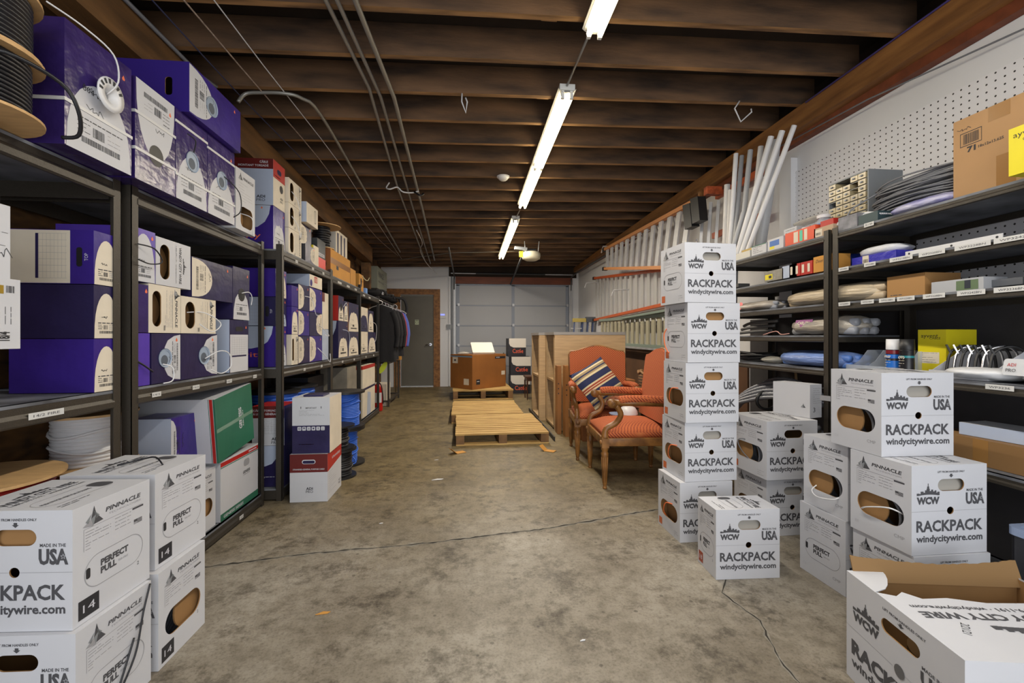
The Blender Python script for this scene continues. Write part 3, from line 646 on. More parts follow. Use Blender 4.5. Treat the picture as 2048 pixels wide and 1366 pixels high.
# conduits and wires under the joists
def under(name, pts, r, m_, label, cat='conduit', group=None, seg=8):
    mm = MB(); q = [(x, y, zc(x, y) - dz) for x, y, dz in pts]; mm.tube(smooth_path(q, 4) if len(q) > 7 or cat == 'wire' else q, r, m_, seg); return tag(mm.build(name), label, cat, group)
CND = mat('conduit_steel', (150, 148, 142), .4, metal=.5)
under('conduit', [(-.72, -.4, .015), (-.74, 2.4, .015), (-.69, 3.2, .015), (-.80, 5.2, .02), (-.9, 9.5, .03)], .0125, CND, 'left steel conduit of the three running together under the joists')
under('conduit', [(-.67, -.4, .018), (-.68, 2.4, .018), (-.63, 3.3, .018), (-.72, 6, .02), (-.82, 10, .02)], .0125, CND, 'middle steel conduit of the three running together under the joists')
under('conduit', [(-.57, -.4, .02), (-.585, 2.4, .02), (-.535, 3.3, .02), (-.6, 6, .02), (-.7, 9.6, .02)], .016, CND, 'thick right steel conduit of the three running together under the joists')
under('conduit', [(-1.60, 3.28, .10), (-1.56, 3.3, .03), (-1.45, 3.3, .018), (-1.3, 3.3, .018), (-1.2, 3.36, .018), (-1.14, 3.6, .02), (-1.18, 5, .02), (-1.29, 8.7, .03)], .0125, CND, 'bent steel conduit curving from the beam and running back to the white wall')
under('overhead_wire', [(-1.46, -.3, .03), (-1.47, 2.44, .01), (-1.42, 4.4, .02), (-1.48, 5.6, .01), (-1.5, 7.5, .03), (-1.4, 9.2, .01)], .0045, mat('brown_white_wire', (170, 150, 136), .5, noise=.4, nscale=40), 'twisted brown and white wire strung under the joists nearest the beam', 'wire')
under('overhead_wire', [(-1.27, -.3, .02), (-1.32, 2.43, .005), (-1.26, 4.5, .02), (-1.32, 6.5, .01), (-1.38, 9.5, .01)], .0035, WHTC, 'thin white wire strung under the joists right of the brown one', 'wire')
under('overhead_wire', [(-1.6, 1.8, .04), (-1.62, 3.3, .02), (-1.58, 4.8, .02), (-1.60, 7.5, .03)], .004, mat('dark_blue_wire', (46, 54, 90), .4), 'dark blue wire strung close to the beam', 'wire')
under('overhead_wire', [(-.8, 7.1, .02), (-.78, 7.8, .06), (-.9, 8.6, .03), (-.86, 9.6, .1), (-.7, 10.3, .2)], .006, WHTC, 'loose white cable hanging above the steel door', 'wire')
under('overhead_wire', [(-1.5, 9.6, .02), (-.4, 8.8, .04), (.3, 8.75, .03), (1.0, 8.6, .04)], .006, CND, 'thin conduit crossing the joists near the roll-up door', 'wire')
# curly lamp tail
mm = MB(); mm.tube(smooth_path([(-.86, 5.0, 2.9), (-.9, 5.05, 2.86), (-.85, 5.0, 2.83), (-.78, 5.05, 2.87), (-.72, 5.05, 2.82), (-.62, 5.1, 2.83), (-.55, 5.1, 2.85)]), .008, WHTC, 6); mm.tube(smooth_path([(-.6, 5.1, 2.84), (-.53, 5.06, 2.79), (-.5, 5.12, 2.83)]), .012, BLKC, 6); tag(mm.build('curled_cable'), 'curled white and black cable tail hanging left of the smoke detector', 'cable')
t = empty('smoke_detector', (.39, 4.85, zc(.39, 4.85) - .002), 0, 'round white smoke detector screwed under a joist', 'smoke detector')
m = MB(); m.lathe([(0, -.045), (.035, -.043), (.05, -.03), (.062, -.012), (.062, -.01)], WHTC, (0, 0, 0), 24); m.build('cover', t); m = MB(); m.cyl((0, 0, -.01), (0, 0, 0), .07, WHTC, 24); m.build('mounting_plate', t)
for (x, y, lb, mir) in ((-.03, 3.26, 'bent white wire hook hanging under a joist left of the lamps', 1), (2.14, 3.24, 'bent white wire hook hanging under a joist near the right wall', -1)):
    z = zc(x, y); mm = MB(); P = [(x, y, z), (x + .03 * mir, y, z - .05), (x + .0 * mir, y, z - .07), (x + .06 * mir, y, z - .15), (x + .13 * mir, y, z - .06), (x + .12 * mir, y, z - .035)] if mir < 0 else [(x - .01, y, z), (x - .012, y, z - .06), (x + .018, y, z - .14), (x + .028, y, z - .06), (x + .016, y, z - .03)]
    if mir < 0: P = [(x - .04, y, z), (x - .08, y, z - .06), (x - .03, y, z - .16), (x + .06, y, z - .08), (x + .055, y, z - .055)]
    mm.tube(P, .006, WHTC, 6); tag(mm.build('wire_hook'), lb, 'hook')

# fluorescent lamps
TUBE = mat('lit_tube', (255, 240, 200), .4, emit=11); FIX = mat('lamp_enamel', (225, 224, 218), .35)
def lamp(x, y0, y1, label, warm, grp='fluorescent strip lamps'):
    yc = (y0 + y1) / 2; L = y1 - y0; z = zc(x, yc) - .006; t = empty('fluorescent_lamp', (x, yc, z), 0, label, 'lamp', grp); t.rotation_euler = (math.atan(-.0147), 0, 0)
    m = MB(); m.box(-.055, .055, -L / 2, L / 2, -.045, -.002, FIX); m.add([(-.065, -L / 2, -.035), (-.065, L / 2, -.035), (-.03, -L / 2, -.062), (-.03, L / 2, -.062), (.03, -L / 2, -.062), (.03, L / 2, -.062), (.065, -L / 2, -.035), (.065, L / 2, -.035)], [(0, 2, 3, 1), (2, 4, 5, 3), (4, 6, 7, 5)], FIX); m.build('lamp_housing', t)
    n = max(1, round(L / 1.25)); 
    for k in range(n):
        a = -L / 2 + L * k / n + .03; b = -L / 2 + L * (k + 1) / n - .03
        for s in (-1, 1):
            m = MB(); m.cyl((s * .032, a, -.082), (s * .032, b, -.082), .0155, TUBE, 12); m.build('tube', t)
            for q in (a - .02, b): m = MB(); m.box(s * .032 - .011, s * .032 + .011, q, q + .02, -.1, -.045, FIX); m.build('tube_socket', t)
    l = bpy.data.lights.new('lamp_light', 'AREA'); l.shape = 'RECTANGLE'; l.size = .03; l.size_y = L - .06; l.energy = warm[3]; l.color = warm[:3]
    o = bpy.data.objects.new('lamp_light', l); COL.objects.link(o); o.parent = t; o.location = (0, 0, -.1)
lamp(.72, -.02, 2.49, 'nearest fluorescent strip lamp, bright white, entering from the top of the picture', (1, .95, .88, 42))
lamp(.705, 3.08, 5.69, 'middle fluorescent strip lamp with two lit tubes in line', (1, .9, .76, 48))
lamp(.69, 6.32, 9.1, 'farthest and smallest fluorescent strip lamp before the door motor', (1, .9, .78, 66))
for (a, b, lb) in ((2.50, 3.07, 'thin rod joining the nearest and middle strip lamps'), (5.7, 6.31, 'thin rod joining the middle and farthest strip lamps')):
    m = MB(); m.tube([(.715, a, zc(.7, a) - .025), (.7, b, zc(.7, b) - .025)], .008, CND, 8); tag(m.build('lamp_conduit'), lb, 'conduit')
# keypad and switch by the steel door
t = empty('alarm_keypad', (-.6, YB - .001, 1.66), 0, 'white alarm keypad with blue screen on wall beside steel door', 'keypad')
m = MB(); m.prism(Frame((-.085, 0, 0), (1, 0, 0), (0, 0, 1)), [rrect(.085, .055, .17, .12, .02)], .02, WHTC); m.build('case', t); m = MB(); m.box(-.05, .05, -.0225, -.0205, .065, .1, mat('blue_screen', (120, 130, 255), .3, emit=1.2)); m.build('screen', t)
t = empty('junction_box', (-.45, YB - .001, 1.45), 0, 'small grey junction box on white wall below the keypad', 'electrical box'); m = MB(); m.box(-.055, .055, -.045, 0, -.06, .06, WHTC); m.build('box_body', t); m = MB(); m.box(-.05, .05, -.05, -.0455, -.055, .055, GREY); m.build('cover_plate', t)

# ------------------------------------------------------------------ shelving units
def label_strip(par, F, u, v, w, txt, h=.022):
    m = MB(); R(m, F, u, u + w, v, v + h, mat('paper_tag', (200, 200, 198), .6), .0008); text(m, F, txt, u + w / 2, v + h / 2, w * .74, h * .42, INK, .0014); m.build('shelf_tag', par)
def shelf_unit(label, xf, y0, y1, levels, depth=.56, top=1.87, face=1, tags={}, lip=.065, deck=DECK, ztop=None, brace=True):
    """front edge on the plane x = xf facing the aisle; face=+1 opens towards +x (left wall), -1 towards -x (right wall)"""
    t = empty('shelving_unit', (xf, y0, 0), 0, label, 'shelving unit', 'black steel shelving units'); s = -face; W_ = y1 - y0; pw = .04; tk = .003
    for (u, v) in ((0, 0), (0, 1), (1, 0), (1, 1)):
        m = MB(); x = 0 if not u else s * depth; y = 0 if not v else W_
        sx = s if not u else -s; sy = 1 if not v else -1
        m.box(min(x, x + sx * tk), max(x, x + sx * tk), min(y, y + sy * pw), max(y, y + sy * pw), 0, top, STEEL)
        m.box(min(x, x + sx * pw), max(x, x + sx * pw), min(y + sy * tk, y) , max(y + sy * tk, y), 0, top, STEEL)
        m.build('post', t)
    for k, z in enumerate(levels):
        m = MB(); a, b = sorted((s * .004, s * (depth - .004)))
        m.box(a, b, .004, W_ - .004, z - .012, z - .001, deck)
        for q in (0, 1):
            x = s * .0045 if not q else s * (depth - .0045); x2 = x + (s if not q else -s) * .008
            if q: m.box(min(x, x2), max(x, x2), pw * .9, W_ - pw * .9, z - lip - .012, z - .012, STEEL)
            else:   # rolled front edge
                L_ = lip; pr = [(.008, 0), (0, 0), (0, -.36 * L_), (-.007, -.56 * L_), (-.007, -.9 * L_), (0, -L_), (.008, -L_)]; vs = [(x + s * a, yy, z - .012 + b) for yy in (pw * .9, W_ - pw * .9) for a, b in pr]; n = len(pr)
                m.add(vs, [(i, (i + 1) % n, n + (i + 1) % n, n + i) for i in range(n)] + [tuple(range(n)), tuple(range(2 * n - 1, n - 1, -1))], STEEL)
            x3 = x + (s if not q else -s) * .02; m.box(min(x, x3), max(x, x3), pw * .9, W_ - pw * .9, z - .013, z - .001, STEEL)
        for y in (.0045, W_ - .0125): m.box(min(s * pw, s * (depth - pw)), max(s * pw, s * (depth - pw)), y, y + .008, z - lip - .012, z - .012, STEEL)
        so = m.build('shelf', t)
        F = Frame((-s * .0030, 0 if face > 0 else W_, z - lip - .012), (0, face, 0), (0, 0, 1))
        for (u, w, txt) in tags.get(k, []): label_strip(so, F, u, .02, w, txt)
    return t
LV = [.09, .972, 1.845]
shelf_unit('nearest black shelving unit on the left, cut by the picture edge', -1.452, .78, 2.02, LV, .55, tags={1: [(.84, .13, '14/2 FIRE')], 2: [(.62, .07, '16/4')]})
shelf_unit('black shelving unit left side, second from the camera, white cartons in front', -1.44, 2.06, 3.31, LV, tags={0: [(.9, .05, '14/4')], 1: [(.12, .06, '14/2'), (.42, .06, '16/2'), (.75, .06, '18/2'), (1.08, .05, '18/4')]})
shelf_unit('black shelving unit left side, third from the camera, blue cable reel below', -1.345, 3.37, 4.57, [.09, .972, 1.835], tags={1: [(.42, .05, '22/4'), (.85, .05, '22/2')], 2: [(.25, .05, '22/6'), (.62, .05, '22/8'), (.9, .05, 'RG6')]}, depth=.62)
shelf_unit('black shelving unit left side, fourth from the camera, kraft carton on top', -1.36, 4.61, 5.85, [.09, .972, 1.82], tags={1: [(.35, .06, 'CAT5'), (.85, .06, 'CAT6')], 2: [(.2, .14, 'CAT5E'), (.55, .12, 'CAT6'), (.9, .1, 'RG59')]})
shelf_unit('farthest black shelving unit on the left, next to hanging coats', -1.385, 5.89, 7.16, [.09, .972, 1.80], top=1.84, tags={1: [(.3, .06, 'FIBER'), (.8, .06, 'AUDIO')], 2: [(.15, .12, '18/8'), (.5, .12, '16/6')]})
RL = [.06, .62, .995, 1.4, 1.605, 1.825]
WP = ['WP3236BN', 'WP3242BN', 'WP3228BN', 'WP3220BN', 'WP3218BN', 'WP3210BN', 'WP3208BN']
shelf_unit('right hand black shelving unit nearest the camera, open grey steel shelves', 2.2, .95, 2.475, RL, .52, 1.85, -1, lip=.032, tags={5: [(.22, .06, '5/8')], 4: [(.05, .07, WP[6]), (.22, .07, WP[5]), (.37, .12, WP[4]), (.52, .12, WP[3]), (.68, .14, WP[2]), (.83, .16, WP[1])], 3: [(.05, .08, WP[6]), (.2, .08, WP[5]), (.31, .09, WP[4]), (.41, .09, WP[3]), (.54, .1, WP[2]), (.69, .11, WP[1]), (.83, .12, WP[0])], 2: [(.8, .1, 'WP3236')]})
shelf_unit('right hand black shelving unit farther back, behind tall carton stack', 2.2, 2.5, 3.72, [.06, .995, 1.205, 1.4, 1.595, 1.825], .52, 1.85, -1, lip=.032)
# ------------------------------------------------------------------ left wall: goods on and before the shelves
HP = PI / 2
def onleft(o, xf, y, z, jit=0): return place(o, (xf, y, z), HP + jit)      # front turned to the aisle (+x)
# white wire cartons on the floor, nearest the camera
o = rackpack('white wire carton nearest bottom left corner, top of front stack, closed, black 14 square', 'white wire cartons at front left', 'right', badge='14', hnd=KRAFT); place(o, (-1.457, 1.413, .3485), -.07)
o = rackpack('white wire carton bottom left, lower of front stack, black cable over its closed flap', 'white wire cartons at front left', 'right', tail=(BLKC, [(.335, .27, .34), (.338, .235, .26), (.338, .2, .14), (.338, .12, .05), (.336, .16, .12), (.336, .2, .2)])); place(o, (-1.438, 1.392, .001), -.05)
o = rackpack('white wire carton, upper one of rear left stack, closed, behind the nearest carton', 'white wire cartons at front left', 'right', badge='14', tail=(BLKC, [(.1, .12, .347), (.16, .15, .36), (.22, .15, .37), (.27, .12, .349)])); place(o, (-1.452, 1.738, .3485), -.06)
o = rackpack('white wire carton of rear left stack, lower one, torn-open oval showing tan reel', 'white wire cartons at front left', 'right', opening=True, badge='14', d=.27); place(o, (-1.425, 1.70, .001), -.02)
o = rackpack('white wire carton with oval opening on the bottom shelf, between floor stack and green-edged carton', 'cartons on the bottom left shelf', 'right', opening=True, d=.28); place(o, (-1.80, 2.475, .092), 0)
def gen_deco(mb, fc):
    F, a, b = fc['front']; R(mb, F, 0, a, .9 * b, .97 * b, RED); R(mb, F, 0, a, .875 * b, .89 * b, GREENC); R(mb, F, 0, a, 0, .12 * b, GREENC); text(mb, F, 'GENESIS SERIES', .32 * a, .06 * b, .5 * a, .05 * b, SILV, .001, bold=.02)
    text(mb, F, 'GENESIS', .66 * a, .60 * b, .2 * a, .05 * b, BLACKI, bold=.03); fineprint(mb, F, .57 * a, .75 * a, .54 * b, .55 * b, 1, INK, .003); mb.poly(F, [rrect(.66 * a, .76 * b, .16 * a, .13 * b, .02)], INKL, .0008); R(mb, F, .72 * a, .95 * a, .925 * b, .945 * b, SILV, .0009)
o = plain_carton('white carton with red stripe and green base, on bottom left shelf edge', .47, .42, .36, WHITE, 'cable_carton', 'cable box', deco=gen_deco); onleft(o, -1.458, 2.785, .092)
def gen2(mb, fc):
    F, a, b = fc['front']; text(mb, F, 'GENESIS', .62 * a, .5 * b, .36 * b, .08 * a, SILV, rot=HP, bold=.03); fineprint(mb, F, .70 * a, .71 * a, .34 * b, .66 * b, 1, SILV, .006, rot=1)
    F, a, b = fc['left']; R(mb, F, .93 * a, .97 * a, 0, b, RED); R(mb, F, .975 * a, a, 0, b, GREENC); R(mb, F, .915 * a, .922 * a, 0, b, GREENC); text(mb, F, 'GENESIS', .62 * a, .48 * b, .34 * b, .05 * a, BLACKI, rot=-HP, bold=.03); fineprint(mb, F, .55 * a, .56 * a, .35 * b, .62 * b, 1, INK, .004, rot=1)
o = plain_carton('carton with dusty green face and white side, leaning on top of the green-edged carton', .43, .44, .38, GREENC, 'cable_carton', 'cable box', cols={'left': WHITE, 'top': WHITE}, deco=gen2, tape=lambda mb, fc: R(mb, fc['front'][0], 0, fc['front'][1], .47 * fc['front'][2], .53 * fc['front'][2], mat('clear_tape', (110, 140, 120), .2), .0012))
o.rotation_euler = (0, math.radians(-7), HP); o.location = (-1.44, 2.735, .457)
# reels and cartons low on the first two units
reel('large cable reel with wooden flanges and red cable, low at left picture edge', (-1.745, 1.735, .092), .60, .25, .2, mat('red_cable', (150, 28, 24), .4), n=12, loose=False)
plain_carton('plain kraft carton carrying the white cable reel, half hidden on the bottom left shelf', .37, .34, .495, KDARK, 'carton').location = (-1.985, 2.11, .092)
reel('white cable reel with wooden flanges behind the front left steel posts', (-1.79, 2.285, .589), .25, .19, .12, WHTC, n=14)
o = wave_carton('violet carton with orange droplet on the white oval-hole carton, under middle left shelf', .24, .2, .32, PURP, base='left', hole=None, cover=.2, cols={'left': PALE}); onleft(o, -1.555, 2.50, .44)
# nearest unit, top: two reels of thick black cable and a violet carton
reel('lower of the two thick black cable reels on top shelf, upper left', (-1.475, 1.43, 1.847), .185, .185, .15, BLKC, n=13, wr=.0066, tail=[(.12, -.10, .12), (.19, -.06, .14), (.24, .05, .12), (.25, .1, .06), (.22, .14, .0), (.17, .14, -.01)], loose=False, ft=.008, group='thick black cable reels on the top shelf')
reel('upper of the two thick black cable reels on top shelf, upper left corner', (-1.475, 1.43, 2.033), .19, .18, .152, BLKC, n=13, wr=.0066, loose=False, ft=.008, group='thick black cable reels on the top shelf', tail=[(.06, .05, .20), (.12, -.06, .22), (.165, -.10, .15), (.17, -.1, .0), (.16, -.11, -.12)])
o = wave_carton('tall crinkled violet carton with white spout and 804 ft note, upper left', .30, .36, .43, CRINK, 'bottom', hole='spout', cover=.62, notch=False, strap=(.36,), scrib=(.08, .24, .08, .03), tail=(WHTC, [(.15, -.02, .25), (.15, -.06, .30), (.10, -.08, .37), (.0, -.06, .40), (-.1, -.03, .41)])); onleft(o, -1.36, 1.645, 1.847)
mb = MB(); text(mb, Frame((0, -.0008, 0), (1, 0, 0), (0, 0, 1)), '804 ft', .11, .235, .08, .022, BLACKI); mb.build('handwriting', o)
# white torn roll and 18/4 carton at the left edge
o = plain_carton('lying dark violet carton under the 18/4 box at the left picture edge', .3, .3, .18, NAVY, 'carton'); onleft(o, -1.46, 1.12, .974)
def d184(mb, fc):
    F, a, b = fc['front']; text(mb, F, '18/4', .86 * a, .18 * b, .13 * b, .09 * a, BLACKI, rot=HP, bold=.04); fineprint(mb, F, .78 * a, .92 * a, .35 * b, .6 * b, 4, INK, .0018, rot=1); R(mb, F, .80 * a, .86 * a, .78 * b, .9 * b, mat('gold_label', (170, 140, 50), .3, metal=.4)); barcode(mb, F, .88 * a, .95 * a, .8 * b, .9 * b)
o = plain_carton('white 18/4 cable carton half cut by the left picture edge', .36, .32, .215, WHITE, 'cable_carton', 'cable box', deco=d184); onleft(o, -1.40, 1.18, 1.155)
o = plain_carton('torn white carton on top of the 18/4 carton at left edge, brown top', .37, .28, .225, WHITE, 'cable_carton', 'cable box', cols={'top': KRAFT}, deco=lambda mb, fc: (R(mb, fc['front'][0], .82 * fc['front'][1], .9 * fc['front'][1], .7 * fc['front'][2], .9 * fc['front'][2], RED), scribble(mb, fc['front'][0], .3, .08, .07, .03), fineprint(mb, fc['front'][0], .3, .37, .1, .14, 3, INK, .0015)))
onleft(o, -1.41, 1.15, 1.371)
m = MB(); m.tube(smooth_path([(-1.42, 1.47, 1.86), (-1.415, 1.46, 1.8), (-1.41, 1.47, 1.72), (-1.43, 1.5, 1.6)]), .009, BLKC, 8); tag(m.build('hanging_cable'), 'thick black cable hanging down at the left picture edge', 'cable')
# three lying violet cartons in the nearest unit
for z, c, sd, lb in ((.974, PURP, None, 'bottom of the three lying violet cartons at left, plain violet side'), (1.187, NAVY, None, 'middle of the three lying violet cartons at left, almost black side'), (1.400, PURP, 'table', 'top of the three lying violet cartons at left, TOP handle and write-in table')):
    o = wave_carton(lb, .122, .30, .21, c, 'bottom', side=sd, hole=None, cover=.86, notch=False, seed=int(z * 10), group='lying violet cartons in the nearest unit', lab=OLDW, cols={'right': PURP}); onleft(o, -1.458, 1.89, z)

# second unit, top shelf
Z2 = 1.847
o = wave_carton('crinkled violet carton with upside-down white tongue label, first on second top shelf', .25, .33, .42, CRINK, 'top', hole='dark', cover=.72, notch=False, strap=(.3, .66), seed=2); onleft(o, -1.36, 1.965, Z2)
o = wave_carton('dark violet strapped carton with grey hole, middle of the top row left', .25, .33, .42, CRINK, 'bottom', hole='insert', cover=.55, notch=False, strap=(.27, .86), seed=3, tail=(BLKC, [(.12, -.01, .26), (.10, -.03, .31), (.07, -.01, .33)])); onleft(o, -1.36, 2.22, Z2)
o = wave_carton('dark violet strapped carton with black cable loop, third on second top shelf', .27, .33, .42, CRINK, 'bottom', hole='insert', cover=.55, notch=False, strap=(.27, .82), seed=4, tail=(BLKC, [(.14, -.01, .24), (.22, -.05, .18), (.24, -.05, .08), (.2, -.03, .03)])); onleft(o, -1.36, 2.475, Z2)
o = wave_carton('violet carton lying across the top row, handle end toward camera, label to the aisle', .48, .46, .24, PURP, 'left', hole='insert', cover=.42, notch=False, seed=6, side='handle', cols={'left': mat('deep_violet_card', (44, 26, 116), .4)}); onleft(o, -1.325, 2.262, 2.27, .0); 
def narrow_white(label, w, d, h, col=WHITE, group=None, seed=1, tail=None):
    root = empty('wire_carton', label=label, cat='cable box', group=group); fc = faces(w, d, h); F, a, b = fc['front']; ov = rrect(.55 * a, .24 * b, .62 * a, .34 * b, .035, 5)
    shell(w, d, h, col, {'front': [ov]}).build('carton_body', root); mb = MB(); tri_logo(mb, F, .24 * a, .88 * b, .05); text(mb, F, 'PINNACLE', .64 * a, .88 * b, .54 * a, .045 * b, INK, bold=.03); fineprint(mb, F, .15 * a, .85 * a, .5 * b, .78 * b, 7, INKL, .0018, seed=seed); mb.build('printing', root)
    m3 = MB(); m3.cyl((.55 * a, .05, .24 * b), (.55 * a, .056, .24 * b), .16 * b, KRAFT, 18); m3.build('cable_reel', root)
    if tail: m2 = MB(); m2.tube(smooth_path(tail[1]), .0028, tail[0], 6); m2.build('cable_tail', root)
    return root
o = narrow_white('narrow white carton with dark oval opening, last on the second top shelf', .24, .3, .37, tail=(WHTC, [(.12, .04, .12), (.15, -.02, .1), (.17, -.02, .04), (.19, -.01, 0)])); onleft(o, -1.38, 2.80, Z2)

# second unit, middle shelf: rows of mixed cartons
ZM = .974
G2 = 'cartons on the middle shelf of the second unit'
o = plain_carton('bright violet carton beside the steel post, bottom row of second unit', .11, .3, .235, PURPB, 'cable_carton', 'cable box', group=G2); onleft(o, -1.446, 2.069, ZM)
m = MB(); m.tube(smooth_path([(.03, -.004, .11), (.06, -.012, .09), (.1, -.02, .06)]), .004, BLKC, 6); m.build('cable_tail', o)
o = wave_carton('dark carton with grey cone hole, bottom row, second from the post', .205, .32, .235, NAVY, 'right', group=G2, cover=.6, seed=11, tail=(WHTC, [(.06, -.01, .09), (.10, -.03, .07), (.1, -.03, .01), (.05, -.02, -.0)])); onleft(o, -1.446, 2.19, ZM)
o = wave_carton('dark carton with grey cone hole and long white cable loop, bottom row middle', .325, .32, .235, NAVY, 'right', group=G2, cover=.42, seed=12, tail=(WHTC, [(.19, -.01, .1), (.26, -.05, .14), (.34, -.06, .12), (.36, -.06, .05), (.3, -.04, .01), (.22, -.02, .04)])); onleft(o, -1.446, 2.40, ZM)
o = wave_carton('white-fronted carton with write-in grid and dark top handle, bottom row near the far post', .235, .3, .325, NAVY, 'bottom', side='grid', front=False, hole=None, group=G2, cols={'left': PALE, 'right': NAVY}); onleft(o, -1.446, 2.86, ZM)
o = wave_carton('dark carton with crumpled top beside the steel post, middle row of second unit', .10, .3, .215, NAVY, 'right', hole=None, front=False, group=G2, cols={'front': CRINK}); onleft(o, -1.446, 2.07, ZM + .238)
o = lying_pinnacle('lying white carton with tall dark oval opening, middle row of second unit', .225, .32, .225, col=OLDW, group=G2, seed=3); onleft(o, -1.446, 2.172, ZM + .238)
o = lying_pinnacle('smaller lying white carton with looped white cable, middle row of second unit', .31, .32, .19, col=OLDW, group=G2, seed=4, tail=(WHTC, [(.08, .02, .11), (.16, -.01, .115), (.22, -.04, .09), (.27, -.05, .05), (.2, -.04, .01), (.12, -.02, .05)])); onleft(o, -1.446, 2.402, ZM + .238)
o = wave_carton('violet carton with white label and black cable loop beside the steel post, top row', .145, .3, .235, PURPB, 'bottom', group=G2, hole=None, cover=.92, notch=False, seed=14, tail=(BLKC, [(.02, -.01, .16), (.08, -.04, .15), (.13, -.04, .10), (.07, -.03, .08), (.01, -.02, .09)])); onleft(o, -1.446, 2.07, ZM + .466)
o = lying_pinnacle('lying white carton lettered with a city skyline, top row of second unit', .26, .3, .225, col=WHITE, group=G2, wcw=True); onleft(o, -1.448, 2.222, ZM + .466)
o = wave_carton('dark carton with pale half-oval label resting on the small white carton, scratched', .405, .32, .215, NAVY, 'left', group=G2, hole=None, cover=.46, notch=False, seed=15, lab=OLDW); onleft(o, -1.446, 2.49, ZM + .43)
o = wave_carton('dark carton with tongue label standing on the write-in grid carton', .21, .3, .33, NAVY, 'bottom', group=G2, hole='dark', cover=.52, notch=True, seed=16, tail=(WHTC, [(.09, -.01, .17), (.14, -.03, .18), (.18, -.03, .15), (.19, -.02, .1)])); onleft(o, -1.446, 2.90, ZM + .33)

# third unit
def C3(lb, y0, y1, z0, z1, **k):
    kind = k.pop('kind', 'wave'); xf = k.pop('xf', -1.365); d = k.pop('d', .34)
    if kind == 'wave': o = wave_carton(lb, y1 - y0 - .004, d, z1 - z0 - .003, k.pop('col', NAVY), k.pop('base', 'bottom'), **k)
    elif kind == 'lying': o = lying_pinnacle(lb, y1 - y0 - .004, d, z1 - z0 - .003, **k)
    elif kind == 'narrow': o = narrow_white(lb, y1 - y0 - .004, d, z1 - z0 - .003, **k)
    else: o = plain_carton(lb, y1 - y0 - .004, d, z1 - z0 - .003, k.pop('col', KRAFT), **k)
    return onleft(o, xf, y0, z0 + .001)
G3 = 'cartons on the middle shelf of the third unit'; G3T = 'cartons on top of the third unit'
T3 = 1.836
C3('violet carton with pale swoosh and orange lettering, end stack, bottom, middle shelf of third unit', 3.40, 3.60, ZM, 1.275, col=PURP, side='swoosh', xf=-1.40, group=G3, hole=None, cover=.6)
C3('pale grey carton with table side, middle of the end stack in the third unit', 3.40, 3.60, 1.275, 1.49, col=NAVY, side='table', lab=PALE, xf=-1.40, group=G3, hole='dark', cover=.5)
C3('plain violet carton with torn edge, top of the end stack in the third unit', 3.40, 3.60, 1.49, 1.70, col=PURP, xf=-1.40, group=G3, hole=None, cover=.9, notch=False, lab=OLDW)
C3('cream carton with black cable ring, bottom row, third unit by the near post', 3.605, 3.74, ZM, 1.215, kind='lying', group=G3, seed=8)
C3('violet carton with pointed white label, second row, third unit by the near post', 3.605, 3.74, 1.215, 1.435, col=PURP, group=G3, hole=None, seed=21, lab=OLDW, cover=.85)
C3('violet carton with pale cable ring on top, upper row, third unit by the near post', 3.605, 3.74, 1.435, 1.60, col=PURP, group=G3, hole=None, front=False)
for r, (z0, z1) in enumerate(((ZM, 1.205), (1.205, 1.415), (1.415, 1.63))):
    nm = ('bottom', 'middle', 'upper')[r]
    C3('carton with cream half-oval label, %s row, left of the two middle columns in third unit' % nm, 3.745, 3.995, z0, z1, col=(NAVY, PURP, NAVY)[r], base='left', group=G3, hole=None, seed=30 + r, lab=OLDW, cover=.52, tail=(WHTC, [(.12, -.01, .12), (.2, -.04, .1), (.26, -.05, -.02), (.33, -.05, -.03)]) if r == 2 else None)
    C3('carton with cream half-oval label, %s row, right of the two middle columns in third unit' % nm, 4.0, 4.335, z0, z1, col=(PURP, NAVY, PURP)[r], base='right' if r == 1 else 'left', group=G3, hole=None, seed=40 + r, lab=OLDW, cover=.5, tail=(WHTC, [(.18, -.01, .12), (.28, -.05, .04), (.38, -.06, -.02), (.41, -.05, .06)]) if r == 0 else ((WHTC, [(.2, -.01, .1), (.3, -.03, .06), (.38, -.05, .0), (.3, -.03, .01)]) if r == 1 else None))
C3('small cream carton with red square and violet dot on top of the label cartons', 4.0, 4.335, 1.635, 1.745, kind='plain', col=OLDW, group=G3, cols={'left': PALE}, name='cable_carton', cat='cable box', deco=lambda mb, fc: (R(mb, fc['front'][0], .12, .2, .045, .1, RED), mb.poly(fc['front'][0], [circ(.04, .035, .03)], PURP, .0006), text(mb, fc['front'][0], 'II', .16, .072, .05, .04, OLDW, .001)))
C3('pale carton behind the far post of the third unit, bottom row', 4.34, 4.53, ZM, 1.27, kind='plain', col=PALE, group=G3, name='cable_carton', cat='cable box')
C3('cream and pale carton with maroon top behind the far post of the third unit', 4.34, 4.53, 1.27, 1.62, kind='plain', col=OLDW, group=G3, name='cable_carton', cat='cable box', cols={'left': PALE}, deco=lambda mb, fc: (R(mb, fc['left'][0], 0, fc['left'][1], .75 * fc['left'][2], fc['left'][2], MAROON), R(mb, fc['front'][0], 0, .07, .75 * fc['front'][2], fc['front'][2], MAROON)))
